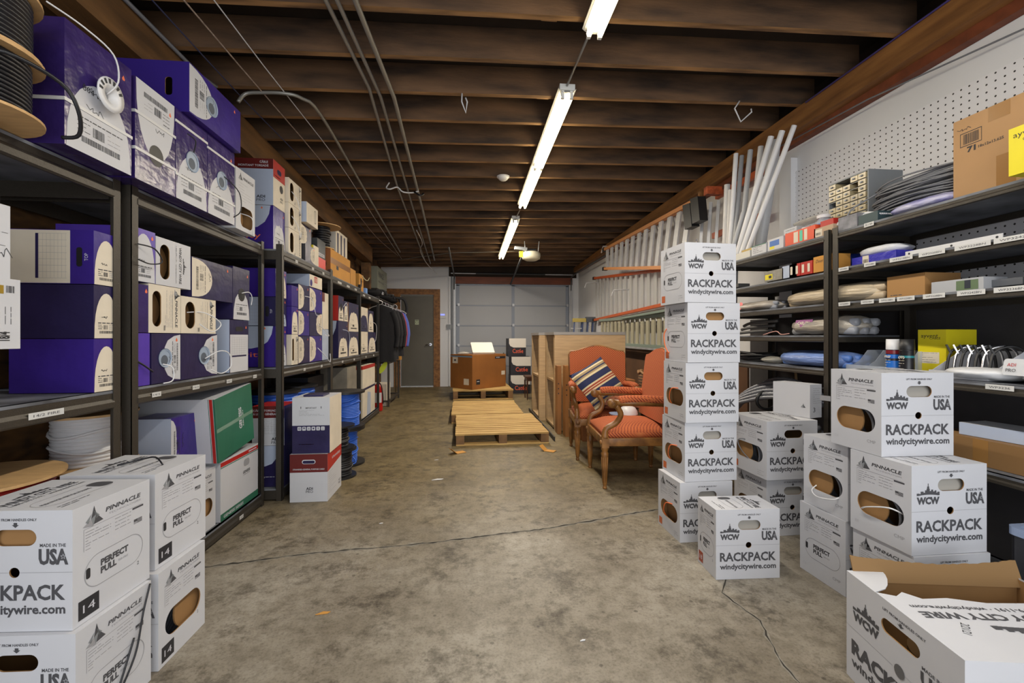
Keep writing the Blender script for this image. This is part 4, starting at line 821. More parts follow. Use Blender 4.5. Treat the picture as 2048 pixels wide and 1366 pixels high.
# third unit, top
C3('violet carton with pale swoosh and orange lettering on top shelf, under the maroon-topped carton', 3.385, 3.595, T3, 2.155, col=PURP, side='swoosh', xf=-1.41, group=G3T, hole=None, cover=.62, d=.36)
def adi(mb, fc, txt=('CÂBLE', 'MONTANT TORSADÉ'), sidered=True):
    F, a, b = fc['left']; R(mb, F, 0, a, .78 * b, b, MAROON); text(mb, F, txt[0], .82 * a, .93 * b, .16 * a, .05 * b, SILV, .001, bold=.02); text(mb, F, txt[1], .62 * a, .85 * b, .58 * a, .045 * b, SILV, .001, bold=.02)
    text(mb, F, 'ADI', .76 * a, .185 * b, .17 * a, .06 * b, BLACKI, bold=.03); text(mb, F, 'PRO', .76 * a, .11 * b, .17 * a, .06 * b, BLACKI)
    F, a, b = fc['front']; R(mb, F, 0, a, .62 * b, b, RED); mb.poly(F, [rrect(.5 * a, .8 * b, .36 * a, .11 * b, .02)], NAVY, .001); fineprint(mb, F, .1 * a, .9 * a, .67 * b, .68 * b, 1, SILV, .006); text(mb, F, 'ADI', .7 * a, .25 * b, .22 * a, .05 * b, BLACKI, bold=.03); text(mb, F, 'PRO', .7 * a, .18 * b, .22 * a, .05 * b, BLACKI); mb.poly(F, [circ(.68 * a, .46 * b, .03)], BLACKI, .001)
o = C3('pale carton with maroon band and red end, highest box on the left shelves', 3.385, 3.595, 2.155, 2.495, kind='plain', col=OLDW, xf=-1.41, d=.36, group=G3T, name='cable_carton', cat='cable box', cols={'left': PALE}, deco=adi)
for r, (z0, z1) in enumerate(((T3, 2.05), (2.05, 2.245), (2.245, 2.44))):
    C3('lying cream carton with oval opening, %s of three stacked beside the maroon-banded carton' % ('bottom', 'middle', 'top')[r], 3.60, 3.87, z0, z1, kind='lying', xf=-1.385, group=G3T, seed=50 + r, tail=(WHTC, [(.06, -.0, .1), (.1, -.03, .04), (.14, -.04, -.05), (.18, -.03, .0)]) if r else None)
C3('low black carton with cream half-oval label on top shelf of third unit', 3.885, 4.13, T3, 1.985, col=NAVY, base='right', xf=-1.36, group=G3T, hole=None, seed=55, lab=OLDW, cover=.5, cols={'left': mat('black_card', (40, 40, 48), .5)})
C3('dark carton with cream half-oval label stacked on the low black carton', 3.885, 4.15, 1.985, 2.165, col=NAVY, base='left', xf=-1.40, group=G3T, hole=None, seed=56, lab=OLDW, cover=.6)
C3('white carton with U-shaped mark overhanging the cartons under the beam', 3.885, 4.17, 2.165, 2.34, kind='plain', col=OLDW, xf=-1.35, d=.3, group=G3T, name='cable_carton', cat='cable box', cols={'left': PALE, 'bottom': OLDW}, deco=lambda mb, fc: (ring(mb, fc['front'][0], rrect(.21, .09, .035, .11, .015), .006, BLACKI), fineprint(mb, fc['front'][0], .05, .12, .03, .14, 3, INK, .002, rot=1)))
C3('narrow cream and yellow carton on the third unit top, left of the red packet', 4.155, 4.30, T3, 2.03, kind='plain', col=OLDW, xf=-1.385, group=G3T, name='carton', cols={'left': YEL})
o = empty('blister_pack', (-1.40, 4.31, T3 + .001), HP, 'dark clear packet with bright red base on the third unit top', 'packet')
m = MB(); m.box(0, .24, 0, .12, 0, .115, mat('bright_red', (216, 40, 24), .4)); m.build('red_base', o); m = MB(); m.box(0.002, .238, .002, .118, .1155, .29, mat('smoked_clear', (70, 74, 78), .2, noise=.4, nscale=12)); m.build('clear_window', o); m = MB(); R(m, Frame((0, -.001, 0), (1, 0, 0), (0, 0, 1)), .03, .2, .13, .16, SILV); text(m, Frame((0, -.0, 0), (1, 0, 0), (0, 0, 1)), 'SUREVIEW', .115, .145, .14, .02, BLACKI, .002); m.build('packet_label', o)
# fourth unit, top
T4 = 1.821; G4T = 'cartons on top of the fourth unit'
o = C3('large yellow-brown kraft carton with round black hole in its end, top of fourth unit', 4.66, 5.42, T4, 2.10, kind='plain', col=KRAFTY, xf=-1.385, d=.3, name='carton', group=G4T, cols={'left': mat('red_kraft_card', (146, 88, 46), .7)}, deco=lambda mb, fc: (mb.poly(fc['left'][0], [circ(.2, .12, .06, 24)], BLACKI, .0006), R(mb, fc['left'][0], .16, .24, .205, .26, OLDW), R(mb, fc['left'][0], .175, .225, .215, .25, INK, .001), R(mb, fc['front'][0], .2, .28, .09, .15, BLACKI)), tape=lambda mb, fc: R(mb, fc['front'][0], 0, fc['front'][1], .13, .19, mat('brown_tape', (150, 100, 44), .3), .0006))
reel('wooden-flanged reel on end with loose black cable, on the kraft carton under the beam', (-1.50, 4.74, 2.101), .235, .125, .075, BLKC, n=9, ft=.008, flange=WPLY, loose=True, fr2=.19)
C3('white cable carton with striped dark front standing on the kraft carton', 4.96, 5.42, 2.10, 2.37, kind='plain', col=OLDW, xf=-1.42, d=.27, name='cable_carton', cat='cable box', group=G4T, cols={'left': mat('light_card', (190, 188, 182), .6)}, deco=lambda mb, fc: ([R(mb, fc['front'][0], .05 + .13 * k, .11 + .13 * k, .0, .24, NAVY) for k in range(3)], text(mb, fc['left'][0], '1000', .18, .15, .06, .04, INK)))
C3('smaller yellow-brown carton with dark end beside the large kraft carton', 5.425, 5.68, T4, 2.02, kind='plain', col=KRAFTY, xf=-1.385, d=.28, name='carton', group=G4T, cols={'left': KDARK})
reel('small black reel on the far end of the fourth unit top', (-1.47, 5.79, T4 + .0), .16, .055, .05, BLKC, n=8, flange=BLKP, loose=False, ft=.006)
T5 = 1.801
C3('narrow kraft carton with dark oval and cable ends sticking out, top of farthest unit', 5.95, 6.2, T5, 2.03, kind='plain', col=KRAFTY, xf=-1.41, d=.28, name='carton', deco=lambda mb, fc: mb.poly(fc['front'][0], [rrect(.12, .12, .07, .12, .03)], BLACKI, .0006))
m = MB(); m.tube(smooth_path([(-1.38, 5.99, 2.0), (-1.36, 6.1, 1.96), (-1.35, 6.2, 1.97), (-1.36, 6.32, 2.02)]), .006, mat('raw_cable_end', (196, 190, 150), .5), 6); tag(m.build('cable_end'), 'pale cable end sticking out above the farthest unit', 'cable')
o = plain_carton('light blue bag-like packet at the front edge of the farthest unit top', .1, .08, .07, mat('light_blue', (120, 160, 220), .5), 'packet', 'packet'); onleft(o, -1.39, 6.25, T5)
# fourth unit, middle shelf
G4 = 'cartons on the middle shelf of the fourth unit'
C3('dark carton with pale swoosh side and three small cream labels, lower row of fourth unit', 4.86, 5.24, ZM, 1.37, col=NAVY, base='bottom', side='swoosh', group=G4, hole=None, seed=61, lab=OLDW, cover=.55, tail=(PALE, [(.1, -.02, .3), (.2, -.05, .28), (.3, -.04, .2), (.34, -.02, .1)]))
C3('carton with bright red end and dark front, upper row of fourth unit', 4.86, 5.07, 1.37, 1.64, col=NAVY, group=G4, hole='dark', seed=62, lab=OLDW, cover=.6, cols={'left': RED, 'top': PALE}, tail=(WHTC, [(.12, -.02, .15), (.16, -.04, .2), (.2, -.04, .15), (.2, -.02, .08)]))
C3('dark carton with cream tongue label, upper row of fourth unit right of the red-ended one', 5.075, 5.245, 1.37, 1.60, col=NAVY, group=G4, hole=None, seed=63, lab=OLDW, cover=.8)
C3('dark carton with cream tongue label, upper row of fourth unit next to the far post', 5.26, 5.74, 1.26, 1.60, col=NAVY, group=G4, hole=None, seed=64, lab=OLDW, cover=.7, cols={'left': KRAFTY})
C3('cream-labelled dark carton, lower row of fourth unit next to the far post', 5.26, 5.74, ZM, 1.26, col=NAVY, group=G4, hole=None, seed=65, lab=OLDW, cover=.8)
# fifth unit, middle shelf
G5 = 'cartons on the middle shelf of the farthest unit'
C3('tall cream carton with dark diamond, upper row of farthest unit by the near post', 5.96, 6.42, 1.27, 1.60, col=OLDW, group=G5, hole=None, seed=71, lab=NAVY, cover=.7, xf=-1.40)
C3('cream carton with dark stripe, lower row of farthest unit by the near post', 5.96, 6.42, ZM, 1.27, col=OLDW, group=G5, hole=None, seed=72, lab=OLDW, cover=.7, xf=-1.40)
C3('dark carton with cream edge, upper row of farthest unit by the far post', 6.45, 6.80, 1.27, 1.58, col=NAVY, group=G5, hole=None, seed=73, lab=OLDW, cover=.9, xf=-1.40, tail=(WHTC, [(.1, -.01, .15), (.25, -.06, .1), (.28, -.05, -.1), (.25, -.03, -.15)]))
C3('dark carton with cream tongue label, lower row of farthest unit by the far post', 6.45, 6.95, ZM, 1.27, col=NAVY, group=G5, hole=None, seed=74, lab=OLDW, cover=.75, xf=-1.40)
# bottom shelves, units three to five
reel('large blue cable reel with black flanges, nearer of two on the bottom shelf', (-1.60, 3.875, .092), .66, .2, .165, BLUC, flange=BLKP, n=22, group='blue reels on the bottom shelf', ft=.02)
reel('large blue cable reel with black flanges, farther of two on the bottom shelf', (-1.60, 4.29, .092), .66, .2, .165, BLUC, flange=BLKP, n=22, group='blue reels on the bottom shelf', ft=.02)
C3('dark carton with white lettering at the back of the fourth unit bottom shelf', 4.70, 5.2, .092, .78, kind='plain', col=mat('black_card', (40, 40, 48), .5), xf=-1.62, d=.3, name='carton', deco=lambda mb, fc: text(mb, fc['front'][0], 'Tripp', .2, .45, .14, .05, SILV))
C3('weathered grey and cream carton, upper, on the fourth unit bottom shelf', 5.30, 5.72, .44, .84, kind='plain', col=mat('weathered_card', (130, 124, 112), .7, noise=.3, nscale=6), xf=-1.39, d=.3, name='carton')
C3('cream carton with dark tongue shape, lower, on the fourth unit bottom shelf', 5.30, 5.72, .092, .44, col=OLDW, group=None, hole=None, seed=81, lab=NAVY, cover=.9, xf=-1.39)
C3('cream carton with red top band, upper, on the farthest unit bottom shelf', 6.15, 6.95, .46, .80, kind='plain', col=OLDW, xf=-1.41, d=.34, name='cable_carton', cat='cable box', deco=lambda mb, fc: (R(mb, fc['front'][0], 0, fc['front'][1], .29, .34, RED), R(mb, fc['front'][0], 0, fc['front'][1], .0, .03, NAVY), R(mb, fc['left'][0], 0, .34, .29, .34, RED)))
C3('cream carton with pale triangle, lower, on the farthest unit bottom shelf', 6.15, 6.95, .092, .46, kind='plain', col=OLDW, xf=-1.41, d=.34, name='cable_carton', cat='cable box', deco=lambda mb, fc: (mb.poly(fc['front'][0], [[(.25, 0), (.5, 0), (.5, .3), (.3, .33)]], PALE, .0006), fineprint(mb, fc['front'][0], .55, .75, .05, .3, 5, INK, .003, rot=1)))
# stacks standing on the floor before the third unit
def adi2(mb, fc):
    F, a, b = fc['front']; R(mb, F, 0, a, .62 * b, b, MAROON); mb.poly(F, [rrect(.5 * a, .84 * b, .36 * a, .09 * b, .02)], SILV, .0009); mb.poly(F, [rrect(.5 * a, .835 * b, .32 * a, .06 * b, .015)], NAVY, .0012); text(mb, F, 'STRANDED-GENERAL PURPOSE CABLE', .5 * a, .685 * b, .84 * a, .03 * b, SILV, .001, bold=.02)
    text(mb, F, 'ADI', .52 * a, .28 * b, .18 * a, .055 * b, BLACKI, bold=.03); text(mb, F, 'PRO', .52 * a, .215 * b, .19 * a, .055 * b, BLACKI)
    F, a, b = fc['right']; mb.poly(F, [[(0, .62 * b), (a, .72 * b), (a, b), (0, b)]], RED, .0006); fineprint(mb, F, .08 * a, .6 * a, .15 * b, .58 * b, 10, INKL, .0018); text(mb, F, 'STRANDED', .6 * a, .84 * b, .6 * a, .05 * b, SILV, .001, bold=.02); text(mb, F, 'ADI', .85 * a, .2 * b, .14 * a, .05 * b, BLACKI); text(mb, F, 'PRO', .85 * a, .13 * b, .14 * a, .05 * b, BLACKI)
o = plain_carton('white carton with maroon band and red side standing on the floor at left', .262, .35, .345, WHITE, 'cable_carton', 'cable box', deco=adi2); place(o, (-1.273, 3.33, .001), 0)
def imp(mb, fc):
    F, a, b = fc['front']; R(mb, F, 0, a, 0, .5 * b, NAVY); text(mb, F, 'IMPORTANT', .5 * a, .815 * b, .3 * a, .03 * b, INK, bold=.01); fineprint(mb, F, .18 * a, .85 * a, .68 * b, .77 * b, 5, INKL, .002); fineprint(mb, F, .18 * a, .8 * a, .16 * b, .165 * b, 1, ORINK, .004)
    for s in (-.27, .27): mb.poly(F, [[((.5 + s) * a - .002, .8 * b), ((.5 + s) * a + .002, .8 * b), ((.5 + s) * a + .003, .84 * b), ((.5 + s) * a - .003, .84 * b)]], INK, .001)
    for k in range(6):
        cx = (.19 + .125 * k) * a; cy = .445 * b; mb.poly(F, [rrect(cx, cy, .1 * a, .068 * b, .005, 3)], WHITE, .001)
        if k == 0: ring(mb, F, circ(cx, cy, .006, 9), .003, NAVY, .0014)
        elif k == 1: mb.poly(F, [[(cx - .009, cy + .001), (cx + .009, cy + .001), (cx + .005, cy + .008), (cx - .005, cy + .008)]], NAVY, .0014); R(mb, F, cx - .001, cx + .001, cy - .008, cy + .001, NAVY, .0014)
        elif k == 2: text(mb, F, 'X', cx, cy, .015, .015, NAVY, .0014)
        elif k == 3: mb.poly(F, [[(cx, cy - .008), (cx + .008, cy + .004), (cx + .003, cy + .007), (cx, cy + .004), (cx - .003, cy + .007), (cx - .008, cy + .004)]], NAVY, .0014)
        elif k == 4: R(mb, F, cx - .002, cx + .002, cy - .007, cy + .008, NAVY, .0014)
        else:
            for q in (-.005, .004): R(mb, F, cx + q, cx + q + .0015, cy - .006, cy + .008, NAVY, .0014)
            R(mb, F, cx - .008, cx + .008, cy - .008, cy - .0065, NAVY, .0014)
o = plain_carton('carton with white top half and dark navy lower half, on the maroon-banded floor carton', .262, .30, .405, WHITE, 'cable_carton', 'cable box', deco=imp, cols={'left': NAVY, 'right': OLDW}); place(o, (-1.262, 3.345, .348), .0)
m = MB(); m.box(.06, .2, .05, .2, .406, .418, NAVY); m.build('open_flap', o)
def adi3(mb, fc):
    F, a, b = fc['front']; R(mb, F, 0, a, .70 * b, b, MAROON); text(mb, F, 'CÂBLE TORSADÉ', .42 * a, .89 * b, .78 * a, .05 * b, SILV, .001, bold=.02); text(mb, F, 'À USAGE GÉNÉRALE', .42 * a, .80 * b, .78 * a, .05 * b, SILV, .001, bold=.02)
    text(mb, F, 'ADI', .72 * a, .17 * b, .24 * a, .07 * b, BLACKI, bold=.03); text(mb, F, 'PRO', .72 * a, .08 * b, .25 * a, .07 * b, BLACKI); fineprint(mb, F, .3 * a, .9 * a, .3 * b, .66 * b, 9, INKL, .0016); fineprint(mb, F, .3 * a, .9 * a, .3 * b, .66 * b, 7, INKL, .0016, rot=1)
def clar(mb, fc):
    F, a, b = fc['front']; mb.poly(F, [[(0, b), (0, .5 * b), (.4 * a, .5 * b), (.62 * a, .56 * b), (.76 * a, .7 * b), (.8 * a, b)]], PALE, .0006); fineprint(mb, F, .1 * a, .7 * a, .66 * b, .85 * b, 5, INKL, .002); fineprint(mb, F, .35 * a, .7 * a, .22 * b, .24 * b, 2, SILV, .003)
o = plain_carton('dark torn carton under the maroon-topped one, just behind the steel post at left', .225, .25, .30, NAVY, 'cable_carton', 'cable box', deco=clar); place(o, (-1.57, 3.415, .093), 0)
o = plain_carton('maroon-topped carton stacked on dark torn carton, behind the steel post at left', .225, .25, .29, WHITE, 'cable_carton', 'cable box', deco=adi3, cols={'top': RED, 'right': NAVY}); place(o, (-1.57, 3.415, .395), 0)
# floor reels
reel('blue cable reel with black flanges standing on another reel beside the floor cartons', (-1.16, 4.33, .346), .34, .185, .13, BLUC, flange=BLKP, n=22, ft=.018, tail=[(.12, -.05, .3), (.1, -.12, .27), (0, -.15, .25), (-.08, -.12, .28)])
reel('blue cable reel under another blue reel, black flanges, on the floor at left', (-1.16, 4.33, .001), .343, .185, .11, BLUC, flange=BLKP, n=22, ft=.018, tail=[(.08, -.09, .1), (.13, -.1, .04), (.1, -.14, .025), (.02, -.13, .03), (.0, -.11, .06)])
reel('small black wire reel standing on the floor behind the white floor carton', (-1.10, 3.93, .001), .24, .145, .1, BLKC, flange=BLKP, n=12, ft=.014)
reel('smaller black wire reel resting on top of the small black wire reel', (-1.10, 3.93, .243), .2, .13, .07, BLKC, flange=BLKP, n=8, ft=.012)
# fire extinguisher
t = empty('fire_extinguisher', (-1.445, 7.36, .001), 0, 'red fire extinguisher standing on the floor past the last shelving unit', 'fire extinguisher')
m = MB(); m.lathe([(0, 0), (.07, 0), (.075, .02), (.075, .36), (.06, .41), (.025, .44), (.022, .47), (0, .47)], mat('extinguisher_red', (190, 24, 20), .3), (0, 0, 0), 20); m.build('cylinder', t)
m = MB(); m.box(-.012, .012, -.06, .06, .472, .49, BLKP); m.bar((0, -.05, .5), (0, .07, .53), .02, .012, BLKP); m.build('valve_handle', t); m = MB(); m.tube(smooth_path([(0, -.03, .48), (.06, -.06, .42), (.085, -.05, .25), (.085, -.03, .12)]), .009, BLKP, 6); m.build('hose', t)
m = MB(); m.add([(.0765 * math.cos(a), .0765 * math.sin(a), z) for a in [(-2.3 + .16 * k) for k in range(12)] for z in (.14, .3)], [(2 * k, 2 * k + 2, 2 * k + 3, 2 * k + 1) for k in range(11)], WHTC); m.build('instruction_label', t)
# clothes rail, coats, bags
t = empty('clothes_rail', (-1.45, 7.2, 0), 0, 'chrome clothes rail running from the farthest shelving unit toward the steel door', 'clothes rail')
m = MB(); m.tube([(0, .0, 1.80), (0, 2.0, 1.80)], .014, CHROME, 10); m.build('rail', t)
m = MB(); m.tube([(0, 1.98, 0), (0, 1.98, 1.80)], .014, CHROME, 10); m.build('rail_post', t)
def coat(label, y, col, h=1.0, wdt=.46, lean=.0, hang=WHTC):
    t = empty('hanging_coat', (-1.45, y, 0), 0, label, 'coat', 'coats on the rail'); z1 = 1.80
    m = MB(); m.tube(smooth_path([(0, 0, z1 + .015), (.02, 0, z1 - .02), (0, 0, z1 - .05), (-.2, 0, z1 - .13), (.2, 0, z1 - .13), (0, 0, z1 - .05)], 4), .005, hang, 6); m.build('hanger', t)
    m = MB(); n = 14; rows = [(z1 - .07, .05, .03), (z1 - .1, .13, .05), (z1 - .15, wdt / 2, .055), (z1 - .4, wdt / 2 * .95, .07), (z1 - .7, wdt / 2, .075), (z1 - h, wdt / 2 * 1.05, .085)]
    vs = [];
    for j, (z, a, b) in enumerate(rows):
        for k in range(24): an = 2 * PI * k / 24; rr = 1 + .12 * math.sin(5 * an + y * 7) * (j > 2); vs.append((a * math.cos(an) * rr, b * math.sin(an) * rr, z))
    fs = [(j * 24 + k, (j + 1) * 24 + k, (j + 1) * 24 + (k + 1) % 24, j * 24 + (k + 1) % 24) for j in range(len(rows) - 1) for k in range(24)]; m.add(vs, fs, col, True); m.add(vs[:24], [tuple(range(24))], col); m.build('coat_body', t)
    for s in (-1, 1):
        m = MB(); m.tube(smooth_path([(s * (wdt / 2 - .04), 0, z1 - .17), (s * (wdt / 2 + .03), .01, z1 - .38), (s * (wdt / 2 + .05), 0, z1 - .6), (s * (wdt / 2 + .03), -.02, z1 - .78)]), [.055] * 5 + [.05] * 5 + [.04] * 6, col, 10); m.build('sleeve', t)
    return t
coat('black coat hanging nearest on the rail behind the farthest shelving unit', 7.65, CLOTH, 1.02, .44)
coat('long black coat hanging in the middle of the rail', 7.95, mat('charcoal_cloth', (30, 30, 34), .9), 1.0, .46)
coat('black jacket hanging third on the rail, beside the steel door view', 8.25, CLOTH, .95, .5)
coat('red-lined garment hanging fourth on the rail, mostly hidden by black jackets', 8.5, mat('red_garment', (168, 60, 66), .8), .6, .46)
coat('blue garment hanging last on the rail, mostly hidden by black jackets', 8.72, mat('blue_garment', (80, 96, 180), .8), .62, .5)
t = empty('wire_hanger', (-1.40, 8.9, 0), 0, 'empty white coat hanger on the chrome rail in front of the steel door', 'hanger')
m = MB(); m.tube(smooth_path([(-.05, 0, 1.815), (-.03, 0, 1.835), (0, 0, 1.83), (.02, 0, 1.79), (0, 0, 1.76), (-.17, 0, 1.66), (.2, 0, 1.66), (.0, 0, 1.76)], 4), .007, WHTC, 6); m.build('hanger_wire', t)
def bag(name, label, cat, loc, sx, sy, sz, m_, seed=1, patch=True):
    t = empty(name, loc, 0, label, cat); m = MB(); rnd = random.Random(seed); n1, n2 = 10, 20; vs = []
    for i in range(n1 + 1):
        v = -1 + 2 * i / n1; c = (1 - abs(v) ** 3) ** .5
        for k in range(n2): a = 2 * PI * k / n2; r = c * (1 + .1 * math.sin(3 * a + seed) + rnd.uniform(-.04, .04)); vs.append((sx * r * math.cos(a), sy * v, sz * (1 + r * math.sin(a))))
    m.add(vs, [(i * n2 + k, i * n2 + (k + 1) % n2, (i + 1) * n2 + (k + 1) % n2, (i + 1) * n2 + k) for i in range(n1) for k in range(n2)], m_, True); m.build('bag_body', t)
    return t
# shelf over the coats with tool bags
t = empty('wall_shelf', (-1.9, 7.6, 1.86), 0, 'dark wall shelf above the hanging coats carrying black bags', 'shelf'); m = MB(); m.box(-.14, .38, 0, 2.3, 0, .02, mat('dark_shelf_board', (52, 46, 40), .7)); m.build('board', t)
m = MB(); m.bar((-.13, 1.1, .0), (.3, 1.1, -.0), .03, .02, STEEL); m.bar((-.13, 1.1, -.25), (.3, 1.1, -.01), .02, .02, STEEL); m.build('bracket', t)
for k, (y, lb) in enumerate(((7.93, 'near black bag with white tags on the wall shelf over the coats'), (8.77, 'middle black bag on the wall shelf over the coats'), (9.4, 'far black bag with hanging straps on the shelf, nearest the steel door'))):
    t = bag('tool_bag', lb, 'bag', (-1.68, y, 1.882), .21, .3, .075, CLOTH, k); t['group'] = 'black bags over the coats'
    m = MB(); m.tube(smooth_path([(.12, -.2, .12), (.24, -.1, .12), (.27, 0, .05), (.24, .1, .12), (.12, .2, .12)]), .014, mat('webbing', (44, 44, 46), .8), 6); m.build('strap', t)
    if k == 0: m = MB(); m.box(.205, .222, -.1, -.02, .05, .1, SILV); m.build('tag', t)
    if k == 2: m = MB(); m.tube(smooth_path([(.16, -.1, .12), (.36, -.05, .1), (.42, 0, -.08), (.38, 0, -.26), (.28, 0, -.36)]), [.03] * 21, mat('webbing', (44, 44, 46), .8), 8); m.build('hanging_strap', t)
def boardsign(mb, fc):
    F, a, b = fc['front']; text(mb, F, 'PINNACLE', .36 * a, .68 * b, .52 * a, .26 * b, INK, bold=.03); text(mb, F, 'WINDY CITY WIRE', .36 * a, .34 * b, .55 * a, .08 * b, INK, bold=.02); fineprint(mb, F, .72 * a, .96 * a, .1 * b, .9 * b, 8, INKL, .02)
o = plain_carton('large pale carton with dark lettering stored high against the left wall near the steel door', 1.0, .3, .42, mat('grey_green_card', (140, 142, 128), .6), 'cable_carton', 'cable box', deco=boardsign); place(o, (-1.72, 8.7, 2.14), HP)
t = empty('wall_bracket', (-2.05, 8.9, 2.1), 0, 'steel wall brackets carrying the large pale carton', 'bracket'); m = MB(); m.box(0, .34, -.3, .95, .0, .03, STEEL); m.build('bracket_arm', t)
# frame table by the door
t = empty('steel_frame_table', (-1.85, 7.75, 0), 0, 'black steel frame table under the hanging coats', 'table')
m = MB(); m.box(0, .52, 0, 1.15, .74, .765, mat('dark_shelf_board', (52, 46, 40), .7)); m.build('tabletop', t)
for (x, y) in ((.02, .02), (.50, .02), (.02, 1.13), (.50, 1.13)): m = MB(); m.box(x - .016, x + .016, y - .016, y + .016, 0, .74, STEEL); m.build('leg', t)
m = MB(); m.box(.484, .516, .03, 1.12, .08, .11, STEEL); m.box(.03, .49, .004, .036, .08, .11, STEEL); m.box(.03, .49, 1.114, 1.146, .08, .11, STEEL); m.build('lower_rail', t)
m = MB(); m.box(.12, .45, .0, .40, .002, .38, OLDW); tag(m.build('carton'), 'white carton standing under the black frame table', 'box').location = (-1.85, 7.85, 0)
t = empty('wooden_caddy', (-1.52, 8.55, .766), 0, 'small yellow wood caddy on the black frame table', 'caddy'); m = MB(); m.box(0, .26, 0, .012, 0, .07, KRAFTY); m.box(0, .26, .12, .132, 0, .07, KRAFTY); m.box(0, .26, .0125, .1195, 0, .012, KRAFTY); m.build('tray', t)
for x in (0, .248): m = MB(); m.box(x, x + .012, .0125, .1195, .0125, .15, KRAFTY); m.build('side_board', t)
t = empty('hi_vis_disc', (-1.33, 7.72, 0), 0, 'bright lime green flag hanging from the black frame table', 'flag'); m = MB(); m.prism(Frame((0, 0, .66), (1, .2, 0), (0, 0, 1)), [[(-.10 + .05 * math.cos(a) + .05 * math.sin(a), .02 + .10 * math.sin(a)) for a in [-2 * PI * k / 16 for k in range(16, 0, -1)]]], .004, mat('lime', (206, 226, 40), .6)); m.build('cloth', t)
# ------------------------------------------------------------------ middle of the floor
def pallet(label, x0, y0, w, l, nb, along=True, rz=0, slat=None, first=False):
    t = empty('wooden_pallet', (x0, y0, 0), rz, label, 'pallet', 'wooden pallets on the floor'); rnd = random.Random(int(y0 * 10))
    bl = .09
    for i, x in enumerate((0, w / 2 - bl / 2, w - bl)):
        m = MB(); m.box(x, x + bl, 0, l, .016, .112, PALLETB); m.build('stringer', t)
    for y in (0, l / 2 - .05, l - .1): m = MB(); m.box(0, w, y, y + .1, 0, .0155, PALLET); m.build('bottom_board', t)
    pitch = l / nb; 
    for k in range(nb): 
        sw = pitch - rnd.uniform(.012, .03); m = MB(); off = rnd.uniform(-.006, .006); m.box(-.004 + off, w + .004 + off, k * pitch, k * pitch + sw, .1125, .13, PALLET); m.build('deck_board', t)
    return t
pallet('nearest pine pallet on the floor, long boards, in front of the other pallets', -.125, 4.885, 1.035, 1.24, 11, rz=.02)
pallet('second pine pallet, directly behind the nearest one', -.22, 6.17, 1.0, 1.28, 11, rz=.01)
pallet('farthest raised pallet under the large brown carton', -.27, 8.42, 1.14, 1.25, 8, rz=.03)
for (x, y, r, lb) in ((-.10, 4.55, .5, 'folded brown card scrap on the floor at the pallet left corner'), (.80, 4.56, -.6, 'folded brown card scrap on the floor at the pallet right corner')):
    m = MB(); F = Frame((0, 0, .0005), (1, 0, 0), (0, 1, 0)); m.prism(F, [[(0, 0), (.1, 0), (.1, .08), (0, .08)]], .003, KRAFTY); m.prism(Frame((0, 0, .0005), (-.7, 0, .6), (0, 1, 0)), [[(0, 0), (.08, 0), (.08, .08), (0, .08)]], .003, KRAFTY)
    o = m.build('card_scrap', None, (x, y, .002), (0, 0, r)); tag(o, lb, 'card scrap')
for (x, y, s, c, lb) in ((-.62, 1.98, .03, KRAFTY, 'tiny tan leaf-shaped scrap on the near floor, left'), (-.25, 3.75, .05, WHTC, 'thin white cable tie on the floor left of the chairs'), (-.3, 4.35, .02, WHTC, 'tiny white crumb on the floor before the pallet'), (.45, 1.7, .012, WHTC, 'tiny white crumb on the near floor, right of centre'), (-.55, 2.9, .012, WHTC, 'tiny pale crumb on the floor above the long crack')):
    m = MB(); m.prism(Frame((0, 0, 0), (1, .2, 0), (-.2, 1, 0)), [[(-s, -s * .15), (s * .6, -s * .3), (s, 0), (.0, s * .3)]], .003, c); tag(m.build('floor_scrap', None, (x, y, .001)), lb, 'scrap')
# brown carton on the far pallet
def bigdeco(mb, fc):
    F, a, b = fc['front']; R(mb, F, .66 * a, .98 * a, .86 * b, .93 * b, BLACKI); fineprint(mb, F, .7 * a, .94 * a, .89 * b, .9 * b, 1, SILV, .02); R(mb, F, .11 * a, .22 * a, .13 * b, .28 * b, BLACKI); R(mb, F, .13 * a, .2 * a, .21 * b, .23 * b, SILV, .001); R(mb, F, .86 * a, .97 * a, .36 * b, .48 * b, OLDW)
    F, a, b = fc['left']; R(mb, F, .1 * a, .35 * a, .74 * b, .92 * b, OLDW); R(mb, F, .18 * a, .26 * a, .8 * b, .86 * b, INK, .001); R(mb, F, .62 * a, .85 * a, .12 * b, .3 * b, OLDW)
o = plain_carton('large brown carton standing cornerwise on the farthest pallet in front of roll-up door', .93, .64, .66, mat('warm_brown_card', (146, 92, 40), .7, noise=.12, nscale=4), 'carton', deco=bigdeco, tape=lambda mb, fc: R(mb, fc['left'][0], 0, fc['left'][1], .93 * fc['left'][2], .96 * fc['left'][2], mat('blue_tape', (110, 150, 180), .4), .0009)); place(o, (.09, 8.43, .197), math.radians(42))
t = empty('foam_board', (.12, 8.78, .86), 0, 'tilted white foam board lying on the large brown carton', 'foam board'); m = MB(); m.prism(Frame((0, 0, 0), (1, .12, 0), (-.12, .75, .55)), [rrect(.2, .17, .44, .34, .02)], .04, mat('foam_cream', (222, 218, 206), .8)); m.build('board', t)
for k, (x, lb) in enumerate(((-.3, 'crumpled clear film on the left corner of the large brown carton'), (.5, 'small clear film tuft on the large brown carton'))):
    bag('plastic_film', lb, 'film', ((-.08, .52)[k], (8.85, 9.1)[k], .859), .12 if k == 0 else .06, .12, .025, POLY, k + 3)
